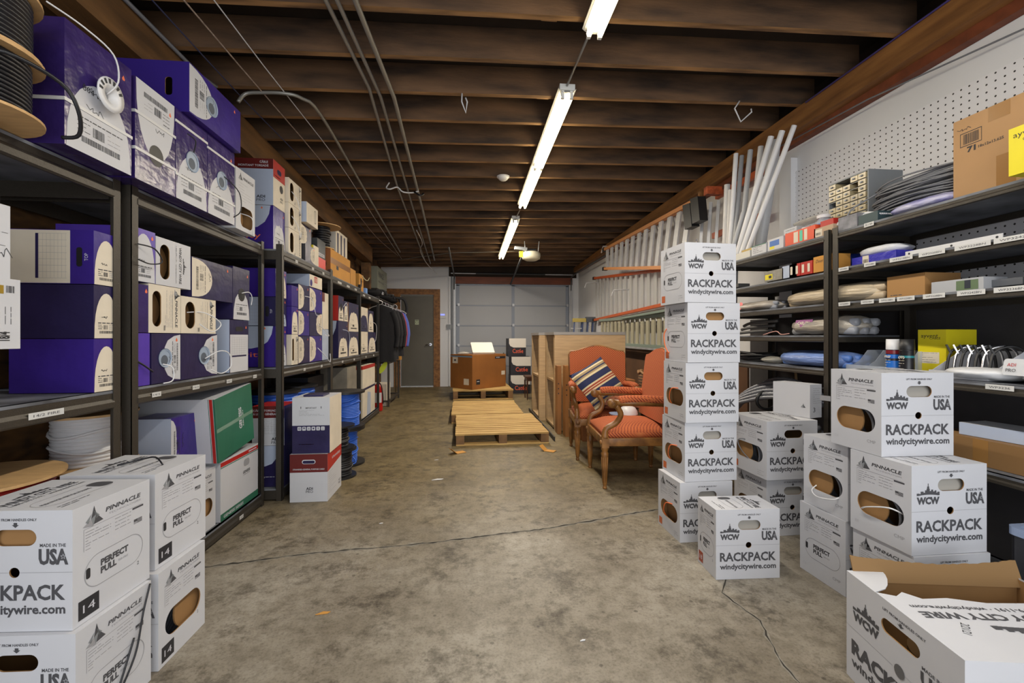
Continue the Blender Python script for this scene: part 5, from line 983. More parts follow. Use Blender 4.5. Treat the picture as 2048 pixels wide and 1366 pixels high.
# stack of cat6 cartons
def cat(mb, fc):
    F, a, b = fc['front']; P = [(.05 * a, b), (.05 * a, .72 * b), (.12 * a, .58 * b), (.3 * a, .5 * b), (a, .5 * b), (a, b)]; mb.poly(F, [P], mat('pale_print', (206, 200, 190), .6), .0006); text(mb, F, 'Cat6e', .55 * a, .32 * b, .6 * a, .24 * b, mat('orange_red_ink', (232, 96, 60), .5), .001); fineprint(mb, F, .2 * a, .8 * a, .7 * b, .8 * b, 2, INKL, .012)
for k, (z, x, lb) in enumerate(((.001, .85, 'bottom dark Cat6e carton of the stack before the roll-up door'), (.392, .87, 'middle dark Cat6e carton of the stack before the roll-up door'), (.783, .82, 'top dark Cat6e carton of the stack before the roll-up door'))):
    o = plain_carton(lb, .43 if k < 2 else .38, .4, .388, mat('near_black_card', (28, 26, 34), .45), 'cable_carton', 'cable box', group='dark Cat6e cartons', deco=cat); place(o, (x + .04, 9.32 + .02 * k, z), .03 * (k - 1))
bag('black_bag', 'black plastic bag slumped beside the Cat6e carton stack', 'bag', (.78, 9.75, .001), .07, .15, .42, BLKP, 5)
# small dark side table leg seen by the shelf carcass
t = empty('side_table', (1.10, 8.3, 0), 0, 'dark brown little side table before the Cat6e cartons', 'table'); DB = mat('dark_brown_wood', (70, 40, 24), .4)
m = MB(); m.box(0, .4, 0, .4, .42, .45, DB); m.box(.02, .38, .02, .38, .36, .42, DB); m.build('tabletop', t)
for (x, y) in ((.03, .03), (.37, .03), (.03, .37), (.37, .37)): m = MB(); m.cyl((x, y, 0), (x, y, .36), .008, DB, 10, .018); m.build('leg', t)
# open-backed oak bookcase carcasses
for q in COL.objects:
    if q.get('label', '').startswith('farthest raised pallet'): q.scale = (1, 1, 1.49)
def carcass(label, x, y0, y1, w, h):
    t = empty('shelf_carcass', (x, y0, 0), 0, label, 'cabinet', 'oak cabinet carcasses'); L = y1 - y0; TOP = mat('grey_laminate', (150, 146, 142), .4)
    m = MB(); m.box(-.01, w, -.005, L, h, h + .035, TOP); m.build('top', t)
    m = MB(); m.box(0, w, 0, .03, 0, h - .001, OAK); m.build('side_panel', t); m = MB(); m.box(0, w, L - .03, L, 0, h - .001, OAK); m.build('side_panel', t)
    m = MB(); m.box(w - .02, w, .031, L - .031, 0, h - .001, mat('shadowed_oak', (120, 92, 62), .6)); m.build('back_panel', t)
    for z in (.02, h * .5): m = MB(); m.box(.005, w - .021, .031, L - .031, z, z + .028, OAKE); m.build('shelf_board', t)
    for y in (.031, L - .071): m = MB(); m.box(-.002, .02, y, y + .04, .05, h - .002, OAKE); m.build('face_stile', t)
    return t
carcass('nearer oak cabinet carcass with grey top, open side, behind the orange armchairs', 1.105, 5.56, 6.22, .93, 1.225)
carcass('farther oak cabinet carcass with grey top, open side toward the pallets', 1.02, 6.26, 7.0, .93, 1.225)
m = MB(); m.box(.985, 1.0, 5.0, 7.1, .001, .05, mat('black_rail', (40, 36, 34), .5)); tag(m.build('floor_rail'), 'black floor rail running along the oak cabinet carcasses', 'rail')
for k, (x, y, w, h, c, lb) in enumerate(((1.10, 5.36, .05, .84, (150, 100, 52), 'leftmost of the upright brown boards leaning behind the striped cushion'), (1.165, 5.2, .05, .85, (164, 112, 60), 'second upright brown board behind the striped cushion'), (1.23, 5.05, .05, .83, (142, 94, 48), 'third upright brown board behind the striped cushion'))):
    m = MB(); m.box(0, w, 0, .14, 0, h, mat('brown_board_%d' % k, c, .5, noise=.2, nscale=4, stretch=(4, 4, .6)))
    for z in (.5, .56, .62): m.cyl((w * .3, -.0015, z), (w * .3, .001, z), .008, BLACKI, 8)
    tag(m.build('board', None, (x, y, .001)), lb, 'board', 'upright brown boards')
o = plain_carton('brown carton lettered SONY behind the two armchairs', .62, .45, .70, mat('sony_brown_card', (150, 96, 50), .7, noise=.1, nscale=4), 'carton', deco=lambda mb, fc: text(mb, fc['front'][0], 'SONY', .42, .44, .22, .05, BLACKI)); place(o, (1.31, 4.95, .001), 0)
t = empty('wicker_basket', (2.18, 4.9, 0), 0, 'tall dark wicker basket between the two armchair backs', 'basket'); m = MB(); wk = stripes('wicker', 2, [(0, (110, 78, 48)), (.5, (58, 38, 24))], 30)
m.lathe([(0, .02), (.17, .02), (.21, .6), (.22, .78), (.20, .78), (.19, .6), (.15, .05), (0, .05)], wk, (0, 0, 0), 28); m.build('basket_body', t)
m = MB(); m.tube([(.215 * math.cos(a), .215 * math.sin(a), .79 + .012 * math.sin(a * 12)) for a in [2 * PI * k / 72 for k in range(72)]], .016, mat('wicker_rim', (150, 112, 74), .7), 6, True); m.build('rim', t)

# ------------------------------------------------------------------ armchairs
def sub(o, n=1):
    md = o.modifiers.new('round', 'BEVEL'); md.width = n; md.segments = 3; md.limit_method = 'ANGLE'
    for p in o.data.polygons: p.use_smooth = True
    return o
def armchair():
    t = empty('upholstered_armchair'); w, d = .60, .60; sh = .40
    # seat cushion: domed grid
    m = MB(); n = 12; vs = []
    for j in range(n + 1):
        for i in range(n + 1):
            u = -1 + 2 * i / n; v = -1 + 2 * j / n; wx = (w / 2 - .01) * (1 - .06 * (v + 1) / 2); vs.append((u * wx, v * (d / 2 - .015) - 0, sh + .04 + .065 * (1 - u ** 4) * (1 - v ** 4)))
    N = len(vs); vs += [(x, y, sh) for x, y, z in vs]; fs = []
    for j in range(n):
        for i in range(n): a = j * (n + 1) + i; fs += [(a, a + 1, a + n + 2, a + n + 1), (N + a, N + a + n + 1, N + a + n + 2, N + a + 1)]
    e = [i for i in range(n + 1)] + [j * (n + 1) + n for j in range(1, n + 1)] + [n * (n + 1) + i for i in range(n - 1, -1, -1)] + [j * (n + 1) for j in range(n - 1, 0, -1)]
    for a, b in zip(e, e[1:] + e[:1]): fs.append((a, N + a, N + b, b))
    m.add(vs, fs, FAB, True); m.build('seat', t)
    # camel-back panel, slightly raked
    P = [(-.29, .0), (.29, .0), (.30, .50), (.285, .535), (.23, .54)] + [(.23 - .46 * k / 12, .54 + .055 * math.sin(PI * k / 12) ** 1.3) for k in range(1, 12)] + [(-.23, .54), (-.285, .535), (-.30, .50)]
    m = MB(); F = Frame((0, .215, .50), (1, 0, 0), (0, .13, .99)); m.prism(F, [P], .045, FAB); m.prism(Frame(F.p(0, 0, -.035), F.u, F.v), [P], .034, FAB); o = m.build('backrest', t); sub(o, .012)
    m = MB(); Q = [F.p(a * 1.01, b * 1.01 + .0, .005) for a, b in P[1:]] + [F.p(*P[0], .005)]; m.tube(Q, .012, CHW, 6); m.build('back_frame', t)
    m = MB(); m.box(-w / 2, w / 2, -d / 2, -d / 2 + .035, sh - .065, sh, CHW); m.box(-w / 2, w / 2, d / 2 - .035, d / 2, sh - .065, sh, CHW)
    for s in (-1, 1): m.box(min(s * w / 2, s * (w / 2 - .035)), max(s * w / 2, s * (w / 2 - .035)), -d / 2 + .0352, d / 2 - .0352, sh - .065, sh, CHW)
    sub(m.build('seat_rail', t), .006)
    for sx in (-1, 1):
        for sy in (-1, 1):
            m = MB(); x = sx * (w / 2 - .02); y = sy * (d / 2 - .02)
            m.box(x - .028, x + .028, y - .028, y + .028, sh - .075, sh + .005, CHW); prof = [(0, .0), (.016, .0), (.018, .012), (.012, .02), (.016, .03), (.019, .05), (.026, .25), (.03, .28), (.022, .295), (.03, .31), (.03, .325)]
            m.lathe([(r, z) for r, z in prof], CHW, (x, y, 0), 14)
            for k in range(8): a = 2 * PI * k / 8; m.tube([(x + .0165 * math.cos(a), y + .0165 * math.sin(a), .05), (x + .0255 * math.cos(a), y + .0255 * math.sin(a), .25)], .0035, CHW, 5)
            if sy < 0: m.lathe([(.018, 0), (.018, .008), (.008, .012), (0, .012)], CHW, (x, y - .028, sh - .035), 12, (0, -1, 0))
            m.build('leg', t)
        # scrolling arm with padded top
        m = MB(); x = sx * (w / 2 - .015); A = [(x, -d / 2 + .02, sh + .0), (x, -d / 2 + .03, sh + .07), (x, -d / 2 + .11, sh + .12), (x + sx * .02, -d / 2 + .14, sh + .19), (x + sx * .03, -d / 2 + .10, sh + .26)]
        m.tube(smooth_path(A), [.03, .03, .028, .026, .024] + [.023] * 8 + [.022] * 8, CHW, 8); m.tube([(x + sx * .03, -d / 2 + .06, sh + .28), (x + sx * .03, -.0, sh + .275), (x + sx * .0, .24, sh + .26)], [.026, .022, .022], CHW, 8)
        m.lathe([(0, -.028), (.034, -.028), (.036, 0), (.034, .028), (0, .028)], CHW, (x + sx * .03, -d / 2 + .07, sh + .275), 16, (1, 0, 0))
        m.tube([(x + sx * .062, -d / 2 + .07 + .018 * math.cos(a) * (1 - a / 16), sh + .275 + .018 * math.sin(a) * (1 - a / 16)) for a in [k * .5 for k in range(26)]], .0035, CHW, 5)
        arm = m.build('arm', t); arm
        m = MB(); P2 = [(x + sx * .03, -d / 2 + .12, sh + .300), (x + sx * .026, -.1, sh + .307), (x + sx * .015, .08, sh + .302), (x, .23, sh + .290)]; Q = smooth_path(P2); m.tube(Q, [.02] + [.033] * (len(Q) - 2) + [.028], FAB, 10); m.build('arm_pad', arm)
    return t
c1 = armchair(); tag(c1, 'nearer orange patterned armchair in oak frame, turned left, empty but for a white cap', 'armchair', 'orange patterned armchairs'); place(c1, (1.375, 3.655, 0), -HP - .07)
c2 = clone(c1, (1.375, 4.455, 0), -.12, 'farther orange patterned armchair facing the camera with striped cushion on it', 'orange patterned armchairs')
def cushion(name, label, s, th, m_, loc, rot, cat='cushion'):
    n = 14; vs = []; 
    for sg in (1, -1):
        for j in range(n + 1):
            for i in range(n + 1):
                u = -1 + 2 * i / n; v = -1 + 2 * j / n; pin = 1 - .06 * (u * u) * (1 - v * v) * 0 - .07 * ((1 - u * u) * (v * v) + (1 - v * v) * (u * u)); vs.append((u * s / 2 * pin, v * s / 2 * pin, sg * th / 2 * ((1 - u ** 4) * (1 - v ** 4)) ** .6))
    N = (n + 1) ** 2; fs = []
    for j in range(n):
        for i in range(n): a = j * (n + 1) + i; fs += [(a, a + 1, a + n + 2, a + n + 1), (N + a, N + a + n + 1, N + a + n + 2, N + a + 1)]
    m = MB(); m.add(vs, fs, m_, True); o = m.build(name, None, loc, rot); return tag(o, label, cat)
NV, CR, TN, RD = (36, 42, 78), (206, 190, 150), (150, 130, 96), (150, 60, 40)
STR = stripes('blue_cushion_stripes', 1, [(0, NV), (.13, CR), (.17, TN), (.2, NV), (.235, TN), (.27, CR), (.30, NV), (.44, CR), (.47, RD), (.50, CR), (.515, RD), (.545, CR), (.575, NV), (.70, CR), (.74, TN), (.77, NV), (.80, TN), (.84, CR), (.87, NV)][:31], 2.0)
cushion('striped_cushion', 'navy cushion with cream and red stripes leaning in the farther armchair', .45, .15, STR, (1.28, 4.215, .735), (Matrix.Rotation(math.radians(12), 3, 'Z') @ Matrix.Rotation(math.radians(60), 3, 'X') @ Matrix.Rotation(math.radians(27), 3, 'Z')).to_euler())
cushion('patterned_cushion', 'brown leaf-patterned cushion lying under the striped cushion', .46, .14, mat('leaf_pattern', (176, 104, 70), .85, noise=.7, nscale=16, col2=(52, 26, 20), detail=2), (1.44, 4.25, .60), (math.radians(14), math.radians(4), math.radians(-10)))
t = empty('white_cap', (1.44, 3.86, .502), 0, 'crumpled white cap lying on the nearer armchair seat', 'cap'); m = MB(); m.lathe([(.085, 0), (.08, .03), (.06, .06), (.02, .075), (0, .076)], WHTC, (0, 0, 0), 16); m.build('crown', t); m = MB(); m.prism(Frame((-.03, 0, .002), (1, 0, 0), (0, 1, .05)), [rrect(-.08, 0, .12, .13, .05)], .006, mat('grey_blue_cloth', (130, 142, 170), .8)); m.build('brim', t)
# ------------------------------------------------------------------ right side: tall carton stack and its neighbours
GT = 'white cartons of the tall stack'; FLG = mat('grey_flap_card', (158, 154, 146), .7)
zz = [.001, .349, .697, 1.045, 1.393]
names = ['bottom', 'second from floor', 'middle', 'second from top', 'topmost']
xs = [(1.224, 2.452, .02), (1.258, 2.46, .03), (1.253, 2.44, .01), (1.262, 2.435, .03), (1.243, 2.432, .06)]
for k in range(5):
    op = k < 3
    tl = (ORGC, [(.02, .2, .07), (-.012, .18, .12), (-.02, .14, .18), (-.004, .10, .19), (.03, .06, .18)]) if op else ((ORGC, [(-.003, .25, .2), (-.012, .265, .16), (-.014, .25, .1), (-.012, .22, .06), (-.01, .2, .05)]) if k == 3 else None)
    o = rackpack('white carton, %s of the tall five-box stack, %s' % (names[k], 'orange cable in oval hole' if op else 'closed oval flap'), GT, 'left', opening=op, badge='orange', w=.325, d=.28, h=.346, tail=tl, coil=ORGC, top=k == 4, hnd=KRAFT if k in (2, 3) else FLG)
    place(o, (xs[k][0], xs[k][1], zz[k]), xs[k][2])
o = rackpack('small white wire carton alone on the floor before the tall stack, rust 18 square', None, 'left', badge='18', w=.325, d=.185, h=.342, hnd=FLG); place(o, (1.213, 2.06, .001), -.04)
G6 = 'white cartons right of the tall stack'
o = rackpack('white wire carton right of the tall stack, upper of two, oval hole with grey cable', G6, 'left', opening=True, badge='orange', d=.33, coil=GRYC, tail=(GRYC, [(.02, .14, .06), (-.015, .2, .12), (-.02, .24, .18), (0, .2, .2), (.03, .12, .17)])); place(o, (1.752, 2.44, .349), .03)
o = rackpack('white wire carton right of the tall stack, lower of two, on the floor', G6, 'left', opening=True, badge='orange', d=.31, top=False, hnd=FLG); place(o, (1.775, 2.475, .001), .02)
G7 = 'white cartons of the stack at right'
o = rackpack('white CMP carton on the floor, closed flap, left column of the right-hand stack', G7, 'left', badge='CMP', d=.27); place(o, (1.722, 1.862, .001), .03)
o = rackpack('white CMP carton with oval hole, upper of the left column at right', G7, 'left', opening=True, badge='CMP', d=.26, tail=(WHTC, [(.02, .2, .1), (-.015, .19, .08), (-.03, .14, .065), (-.015, .06, .08), (.02, .05, .1)])); place(o, (1.728, 1.857, .349), .02)
o = rackpack('white CMP carton on the floor, mostly hidden behind the open carton at right', G7, 'left', badge='CMP', d=.27); place(o, (1.705, 1.535, .001), 0)
o = rackpack('white CMP carton with large oval hole, middle of the right-hand stack', G7, 'left', opening=True, badge='CMP', d=.27, hnd=FLG, tail=(WHTC, [(.02, .05, .14), (-.012, .08, .155), (-.02, .16, .13), (-.012, .2, .11), (.01, .22, .1)])); place(o, (1.700, 1.54, .349), .01)
o = rackpack('topmost white CMP carton of the right-hand stack, oval hole with grey coil', G7, 'left', opening=True, badge='CMP', d=.26, w=.325, hnd=FLG); place(o, (1.700, 1.665, .697), -.02)
# open carton at the lower right corner, lid torn
t = empty('open_carton', (1.352, 1.425, .001), 0, 'open white wire carton at lower right corner, torn lid flap standing up', 'cable box')
w_, d_, h_ = .44, .56, .362; t.rotation_euler = (0, 0, -1.74); t.location = (1.335, 1.44, .001)
fc = faces(w_, d_, h_); hh = [rrect(.53 * w_, .79 * h_, .33 * w_, .12 * h_, .06 * h_)]
shell(w_, d_, h_, WHITE, {'front': hh}, skip=('top',)).build('carton_body', t)
mb = MB(); F, a, b = fc['front']
text(mb, F, 'LIFT FROM HANDLES ONLY', .56 * a, .925 * b, .36 * a, .022 * b, INK, bold=.02); mb.poly(F, [[(.53 * a, .905 * b), (.53 * a, .89 * b), (.51 * a, .89 * b), (.54 * a, .868 * b), (.57 * a, .89 * b), (.55 * a, .89 * b), (.55 * a, .905 * b)]], INK, .0006)
skyline(mb, F, .21 * a, .69 * b, .27 * a, .13 * b); text(mb, F, 'WCW', .21 * a, .64 * b, .27 * a, .075 * b, INK, bold=.06)
text(mb, F, 'MADE IN THE', .82 * a, .70 * b, .22 * a, .028 * b, INK, bold=.02); usa(mb, F, .82 * a, .62 * b, .24 * a, .1 * b); R(mb, F, 0, .47 * a, .5 * b, .503 * b, INKL); R(mb, F, .58 * a, a, .5 * b, .503 * b, INKL)
mb.poly(F, [circ(.53 * a, .50 * b, .02, 14)], mat('plug_grey', (96, 96, 98), .5), .001)
text(mb, F, 'RACKPACK', .5 * a, .33 * b, .88 * a, .13 * b, INK, bold=.05); text(mb, F, 'windycitywire.com', .5 * a, .19 * b, .88 * a, .08 * b, INK, bold=.03); mb.build('printing', t)
# torn top: white rim panel along the front, lettered main flap, brown inner flap standing up at the far side
TP = fc['top'][0]; rnd = random.Random(5)
edge = [(x, .075 + .035 * math.sin(x * 18) + rnd.uniform(-.008, .008) + (.05 if x < .05 else 0)) for x in [w_ * k / 22 for k in range(7)]]
m = MB(); m.prism(TP, [[(0, 0), (.135, 0), (.125, .02), (.11, .05), (.085, .075), (.05, .10), (.02, .115), (0, .12)]], .003, WHITE); m.build('torn_top_panel', t)
m = MB(); m.prism(TP, [[(.136, 0), (w_, 0), (w_, d_), (.16, d_), (.175, .3), (.155, .2), (.165, .12), (.13, .085), (.155, .05)]], .004, WHITE); fl = m.build('lettered_flap', t)
mb = MB(); G = Frame(TP.p(.21, .26, .004), (0, 1, 0), (-1, 0, 0)); text(mb, G, '1-800-379-1191 · windycitywire.com', .0, .0, .42, .016, INK, rot=PI, bold=.03); text(mb, G, 'WINDY CITY WIRE', .0, -.04, .42, .03, INK, rot=PI, bold=.04); text(mb, G, '2/21/21', -.14, -.10, .06, .02, BLACKI, rot=-2.2) ; skyline(mb, Frame(TP.p(.29, .30, .004), (0, -1, 0), (1, 0, 0)), 0, 0, .2, .06); mb.build('flap_lettering', fl)
m = MB(); K = 16; K = 40; P = [(0, 0)] + [(d_ * .98, 0)] + [(d_ * .98 - d_ * .98 * k / K, .085 - .02 * math.sin(PI * k / K) + rnd.uniform(-.002, .002)) for k in range(K + 1)]
m.prism(Frame((.012, .02, h_ - .03), (0, 1, 0), (-.35, 0, .94)), [P], .004, KDARK if False else mat('inner_brown_card', (128, 98, 60), .8)); m.build('raised_inner_flap', t)
m = MB(); m.cyl((.2, .21, .01), (.2, .21, .2), .13, mat('inner_brown_card', (128, 98, 60), .8), 24); m.build('cable_reel', t)
# black bins and clear lid behind
t = empty('storage_bin', (2.055, 1.02, .001), 0, 'black storage bin with clear lid edge at right, behind the open carton', 'bin'); m = MB(); m.prism(Frame((0, 0, 0), (1, 0, 0), (0, 1, 0)), [rrect(.068, .24, .125, .48, .03)], .44, mat('bin_black', (34, 34, 38), .3)); m.build('bin_body', t)
m = MB(); m.prism(Frame((0, 0, .441), (1, 0, 0), (0, 1, 0)), [rrect(.068, .24, .135, .49, .03), rrect(.068, .24, .10, .44, .02)], .03, mat('frosted_lid', (150, 166, 196), .25, alpha=.8)); m.build('lid_rim', t)

# ------------------------------------------------------------------ goods on the right shelving
def onright(o, xf, yfar, z, jit=0): return place(o, (xf, yfar, z), -HP + jit)     # front turned to the aisle (-x), width runs toward the camera
def small(lb, yfar, w, z, h, d=.12, xf=2.22, col=WHITE, deco=None, name='small_box', cat='box', cols=None, group=None, jit=0):
    o = plain_carton(lb, w, d, h, col, name, cat, cols=cols, deco=deco, group=group); return onright(o, xf, yfar, z, jit)
Z6, Z5, Z4, Z3, Z2r, Z1r = 1.826, 1.606, 1.401, 1.206, .996, .621
# top shelf
t = empty('parts_cabinet', (2.40, 2.47, Z6), -HP, 'grey small-parts cabinet with clear drawers on the top right shelf', 'parts cabinet')
CW, CH, CD = .30, .385, .24; GP = mat('cabinet_grey', (118, 124, 130), .4); place(t, (2.40, 2.745, Z6), -HP)
m = MB(); m.box(0, CW, .012, CD, 0, .008, GP); m.box(0, CW, .012, CD, CH - .008, CH, GP); m.box(0, .008, .012, CD, .0085, CH - .0085, GP); m.box(CW - .008, CW, .012, CD, .0085, CH - .0085, GP); m.box(.0085, CW - .0085, CD - .01, CD, .0085, CH - .0085, GP); m.box(.0085, CW - .0085, .1, .104, .0085, CH - .0085, mat('amber_dark', (70, 62, 44), .6)); m.build('case', t)
DR = mat('clear_amber_drawer', (178, 164, 130), .25, noise=.25, nscale=7)
for r in range(6):
    for c in range(5):
        if (r, c) in ((5, 1), (5, 2), (3, 3), (4, 3), (2, 0)): continue
        x = .012 + c * .0555; z = .145 + r * .039; m = MB(); m.box(x, x + .051, .006, .09, z, z + .032, DR); dr = m.build('drawer', t); m = MB(); m.box(x + .018, x + .033, -.002, .0055, z + .012, z + .02, GP); m.build('drawer_pull', dr)
for c in range(3):
    for r in range(2):
        x = .012 + c * .0925; z = .013 + r * .065; m = MB(); m.box(x, x + .087, .006, .09, z, z + .057, DR); m.build('large_drawer', t)
for k in range(6): m = MB(); m.box(.0085, CW - .0085, .01, .014, .137 + k * .039, .1405 + k * .039, GP); m.build('divider', t)
t = empty('cable_bundle', (2.42, 2.12, Z6), 0, 'big bundle of looped grey cable on the top right shelf beside kraft carton', 'cable bundle')
rnd = random.Random(3)
m = MB()
for k in range(44):
    rx = .095 + rnd.uniform(-.03, .02); ry = .27 + rnd.uniform(-.035, .02); z0 = .072 + k * .0034; tl = rnd.uniform(-.012, .012)
    m.tube([(rx * math.cos(a), ry * math.sin(a), z0 + tl * math.sin(a) + .005 * math.sin(3 * a + k)) for a in [2 * PI * q / 26 for q in range(26)]], .0046, GRYC, 5, True)
m.build('cable_loops', t)
m = MB(); m.tube(smooth_path([(-.05, .22, .2), (-.15, .3, .12), (-.17, .28, .03), (-.14, .12, .0), (-.12, .0, .01)]), .005, GRYC, 6); m.build('loose_end', t)
t = empty('bagged_cable', (2.31, 2.46, Z6), 0, 'clear blue-printed bag of white cable on the top right shelf front edge', 'cable bag')
m = MB()
for k in range(9): a = k * .12; m.tube(smooth_path([(-.02 + .012 * k - .04, .17, .02 + .008 * (k % 4)), (-.03 + .01 * k - .03, .05, .05 + .01 * (k % 3)), (-.03 + .01 * k - .02, -.1, .055 + .01 * (k % 4)), (-.02 + .012 * k - .04, -.25, .04)]), .009, WHTC, 6)
m.build('cable_lengths', t)
o = bag('b', 'x', 'x', (0, 0, 0), .07, .17, .034, mat('blue_print_film', (58, 50, 186), .25, bump=.9, bscale=30, noise=.2, nscale=9, col2=(200, 200, 214), stretch=(1, .5, 2)), 4); o.children[0].name = 'printed_film'; ch = o.children[0]; ch.parent = t; ch.location = (-.0, -.44, .002); bpy.data.objects.remove(o)
def d71(mb, fc):
    F, a, b = fc['front']; ring(mb, F, [(.03, .245), (.115, .245), (.115, .305), (.03, .305)], .004, BLACKI); barcode(mb, F, .042, .105, .252, .298, BLACKI); text(mb, F, '71', .075, .225, .035, .024, BLACKI, bold=.05); text(mb, F, '18x12x13.625', .15, .222, .095, .012, BLACKI, bold=.02); scribble(mb, F, .02, .325, .05, .012)
o = plain_carton('large kraft carton marked 71 on the top right shelf, cut by picture edge', .62, .30, .375, mat('light_kraft', (172, 134, 92), .7, noise=.08, nscale=4), 'carton', deco=d71, tape=lambda mb, fc: (R(mb, fc['front'][0], .17, .24, 0, .15, mat('shiny_brown_tape', (150, 110, 62), .25)), R(mb, fc['front'][0], .14, .22, .31, .375, mat('shiny_brown_tape', (150, 110, 62), .25)))); onright(o, 2.28, 1.868, Z6, 0)
o = plain_carton('bright yellow printed pouch-like carton before the kraft carton, right picture edge', .25, .11, .185, YEL, 'yellow_carton', 'box', deco=lambda mb, fc: (text(mb, fc['front'][0], 'ayvent', .06, .155, .09, .022, BLACKI), text(mb, fc['front'][0], 'CABLE', .07, .13, .05, .012, BLACKI), text(mb, fc['front'][0], '500', .09, .095, .05, .02, BLACKI, bold=.04), text(mb, fc['front'][0], '16/2', .09, .065, .05, .018, BLACKI, bold=.04))); onright(o, 2.13, 1.545, Z6, 0)
# farther bay, top shelf
def r3(mb, fc):
    F, a, b = fc['front']; R(mb, F, .3 * a, .45 * a, .1 * b, .9 * b, OLDW); R(mb, F, .5 * a, .6 * a, .1 * b, .9 * b, mat('teal_label', (80, 190, 160), .5)); R(mb, F, .65 * a, .75 * a, .1 * b, .9 * b, OLDW)
small('orange-red hardware box with striped label on the far top right shelf', 2.90, .27, Z6, .09, col=mat('orange_red_card', (214, 80, 46), .45), deco=r3)
small('small white and blue patterned box on far top right shelf left of the orange-red box', 3.08, .16, Z6, .085, deco=lambda mb, fc: (R(mb, fc['front'][0], .02, .12, .03, .07, mat('label_blue', (70, 110, 180), .5)), R(mb, fc['front'][0], .02, .07, .01, .03, YEL, .001)))
small('white box with small drawings on far top right shelf beside the plastic pipes', 3.27, .17, Z6, .075, deco=lambda mb, fc: (fineprint(mb, fc['front'][0], .02, .13, .02, .06, 4, INK, .003), R(mb, fc['front'][0], .0, .17, .068, .075, GREENC)))
small('long plain white tray box on the far top right shelf by the pipes', 3.55, .26, Z6, .055, col=mat('ivory_card', (206, 204, 196), .6))
for k, (z, lb) in enumerate(((Z6, 'lower of two white boxes with bagged tops on the far top right shelf'), (Z6 + .087, 'upper of two white boxes with bagged tops on the far top right shelf'))):
    o = small(lb, 3.13 - .02 * k, .13, z, .085, d=.12, xf=2.37, group='white boxes with bagged contents', deco=lambda mb, fc: fineprint(mb, fc['front'][0], .02, .11, .02, .07, 4, INK, .003))
bag('plastic_bag', 'clear bag spilling over the two white boxes on the top right shelf', 'bag', (2.43, 2.93, Z6 + .175), .05, .15, .02, POLY, 7)
t = empty('plastic_jar', (2.34, 2.70, Z6), 0, 'clear plastic jar with blue and yellow label on the top right shelf', 'jar'); m = MB(); m.lathe([(0, 0), (.05, 0), (.052, .02), (.052, .12), (.035, .14), (.035, .15)], CLEAR, (0, 0, 0), 24); m.build('jar_body', t); m = MB(); m.cyl((0, 0, .15), (0, 0, .17), .04, WHTC, 20); m.build('lid', t); m = MB(); m.lathe([(.053, .04), (.053, .075)], YEL, (0, 0, 0), 24); m.lathe([(.053, .076), (.053, .11)], mat('label_blue', (70, 110, 180), .5), (0, 0, 0), 24); m.build('jar_label', t)
t = empty('plastic_jar', (2.34, 2.84, Z6), 0, 'half-empty frosted jar left of the blue-labelled jar on top right shelf', 'jar'); m = MB(); m.lathe([(0, 0), (.045, 0), (.047, .02), (.047, .09), (.03, .11)], CLEAR, (0, 0, 0), 24); m.build('jar_body', t); m = MB(); m.cyl((0, 0, .11), (0, 0, .125), .035, WHTC, 20); m.build('lid', t)
small('kraft box with white barcode label beside the shelf post on the top right shelf', 2.64, .15, Z6, .06, d=.1, col=mat('pinkish_card', (176, 150, 124), .6), deco=lambda mb, fc: (R(mb, fc['front'][0], .01, .065, .005, .05, OLDW), barcode(mb, fc['front'][0], .015, .055, .015, .03)))
o = small('bright red blister box on the kraft box above the right shelf post', 2.60, .10, Z6 + .063, .035, d=.08, xf=2.23, col=RED)
small('clear and grey packet on the top right shelf just right of the post', 2.47, .13, Z6 + .0, .085, d=.1, xf=2.235, col=mat('grey_film', (140, 140, 146), .25, noise=.4, nscale=20))
small('dark teal box end on the top right shelf under the parts cabinet', 2.33, .12, Z6, .06, d=.1, xf=2.235, col=mat('dark_teal', (50, 70, 74), .5))
# fittings in a film bag at the far left end
bag('fittings_bag', 'film bag of fittings at the far left end of the top right shelf', 'bag', (2.27, 3.60, Z6 + .002), .05, .09, .04, POLY, 9)
small('thin yellow-edged plate under the pipes on the far top right shelf', 3.42, .14, Z6 + .057, .018, d=.1, xf=2.235, col=mat('brass_card', (176, 150, 80), .5), cols={'front': mat('brass_card', (176, 150, 80), .5)})
# pipes standing at the end of the shelf
GPV = 'plastic pipes standing against the right wall'
PV = [((2.34, 3.66, 2.905), (2.30, 3.70, 1.86), .019, PVC, 'leftmost white plastic pipe of the standing pipes'), ((2.42, 3.70, 2.93), (2.30, 3.64, 1.86), .019, mat('grey_pvc', (150, 152, 156), .4), 'grey plastic pipe second from left of the standing pipes'),
      ((2.42, 3.58, 2.93), (2.33, 3.60, 1.86), .021, mat('mid_grey_pvc', (168, 170, 174), .4), 'light grey plastic pipe third from left of the standing pipes'), ((2.46, 3.50, 2.92), (2.42, 3.60, 1.86), .022, PVC, 'pale plastic pipe behind the others in the standing pipes'),
      ((2.50, 3.38, 2.94), (2.48, 3.56, 1.86), .045, mat('wide_grey_pvc', (176, 178, 182), .4), 'widest grey plastic pipe among the standing pipes'), ((2.42, 3.32, 2.90), (2.27, 3.55, 1.86), .023, PVC, 'leaning white plastic pipe, first of the three slanted ones'),
      ((2.44, 3.22, 2.86), (2.27, 3.49, 1.86), .022, PVC, 'leaning white plastic pipe, middle of the three slanted ones'), ((2.47, 3.13, 2.86), (2.27, 3.42, 1.86), .019, PVC, 'leaning white plastic pipe, rightmost of the three slanted ones'), ((2.33, 3.54, 2.25), (2.27, 3.62, 1.90), .02, mat('mid_grey_pvc', (168, 170, 174), .4), 'short grey plastic pipe in front of the standing pipes')]
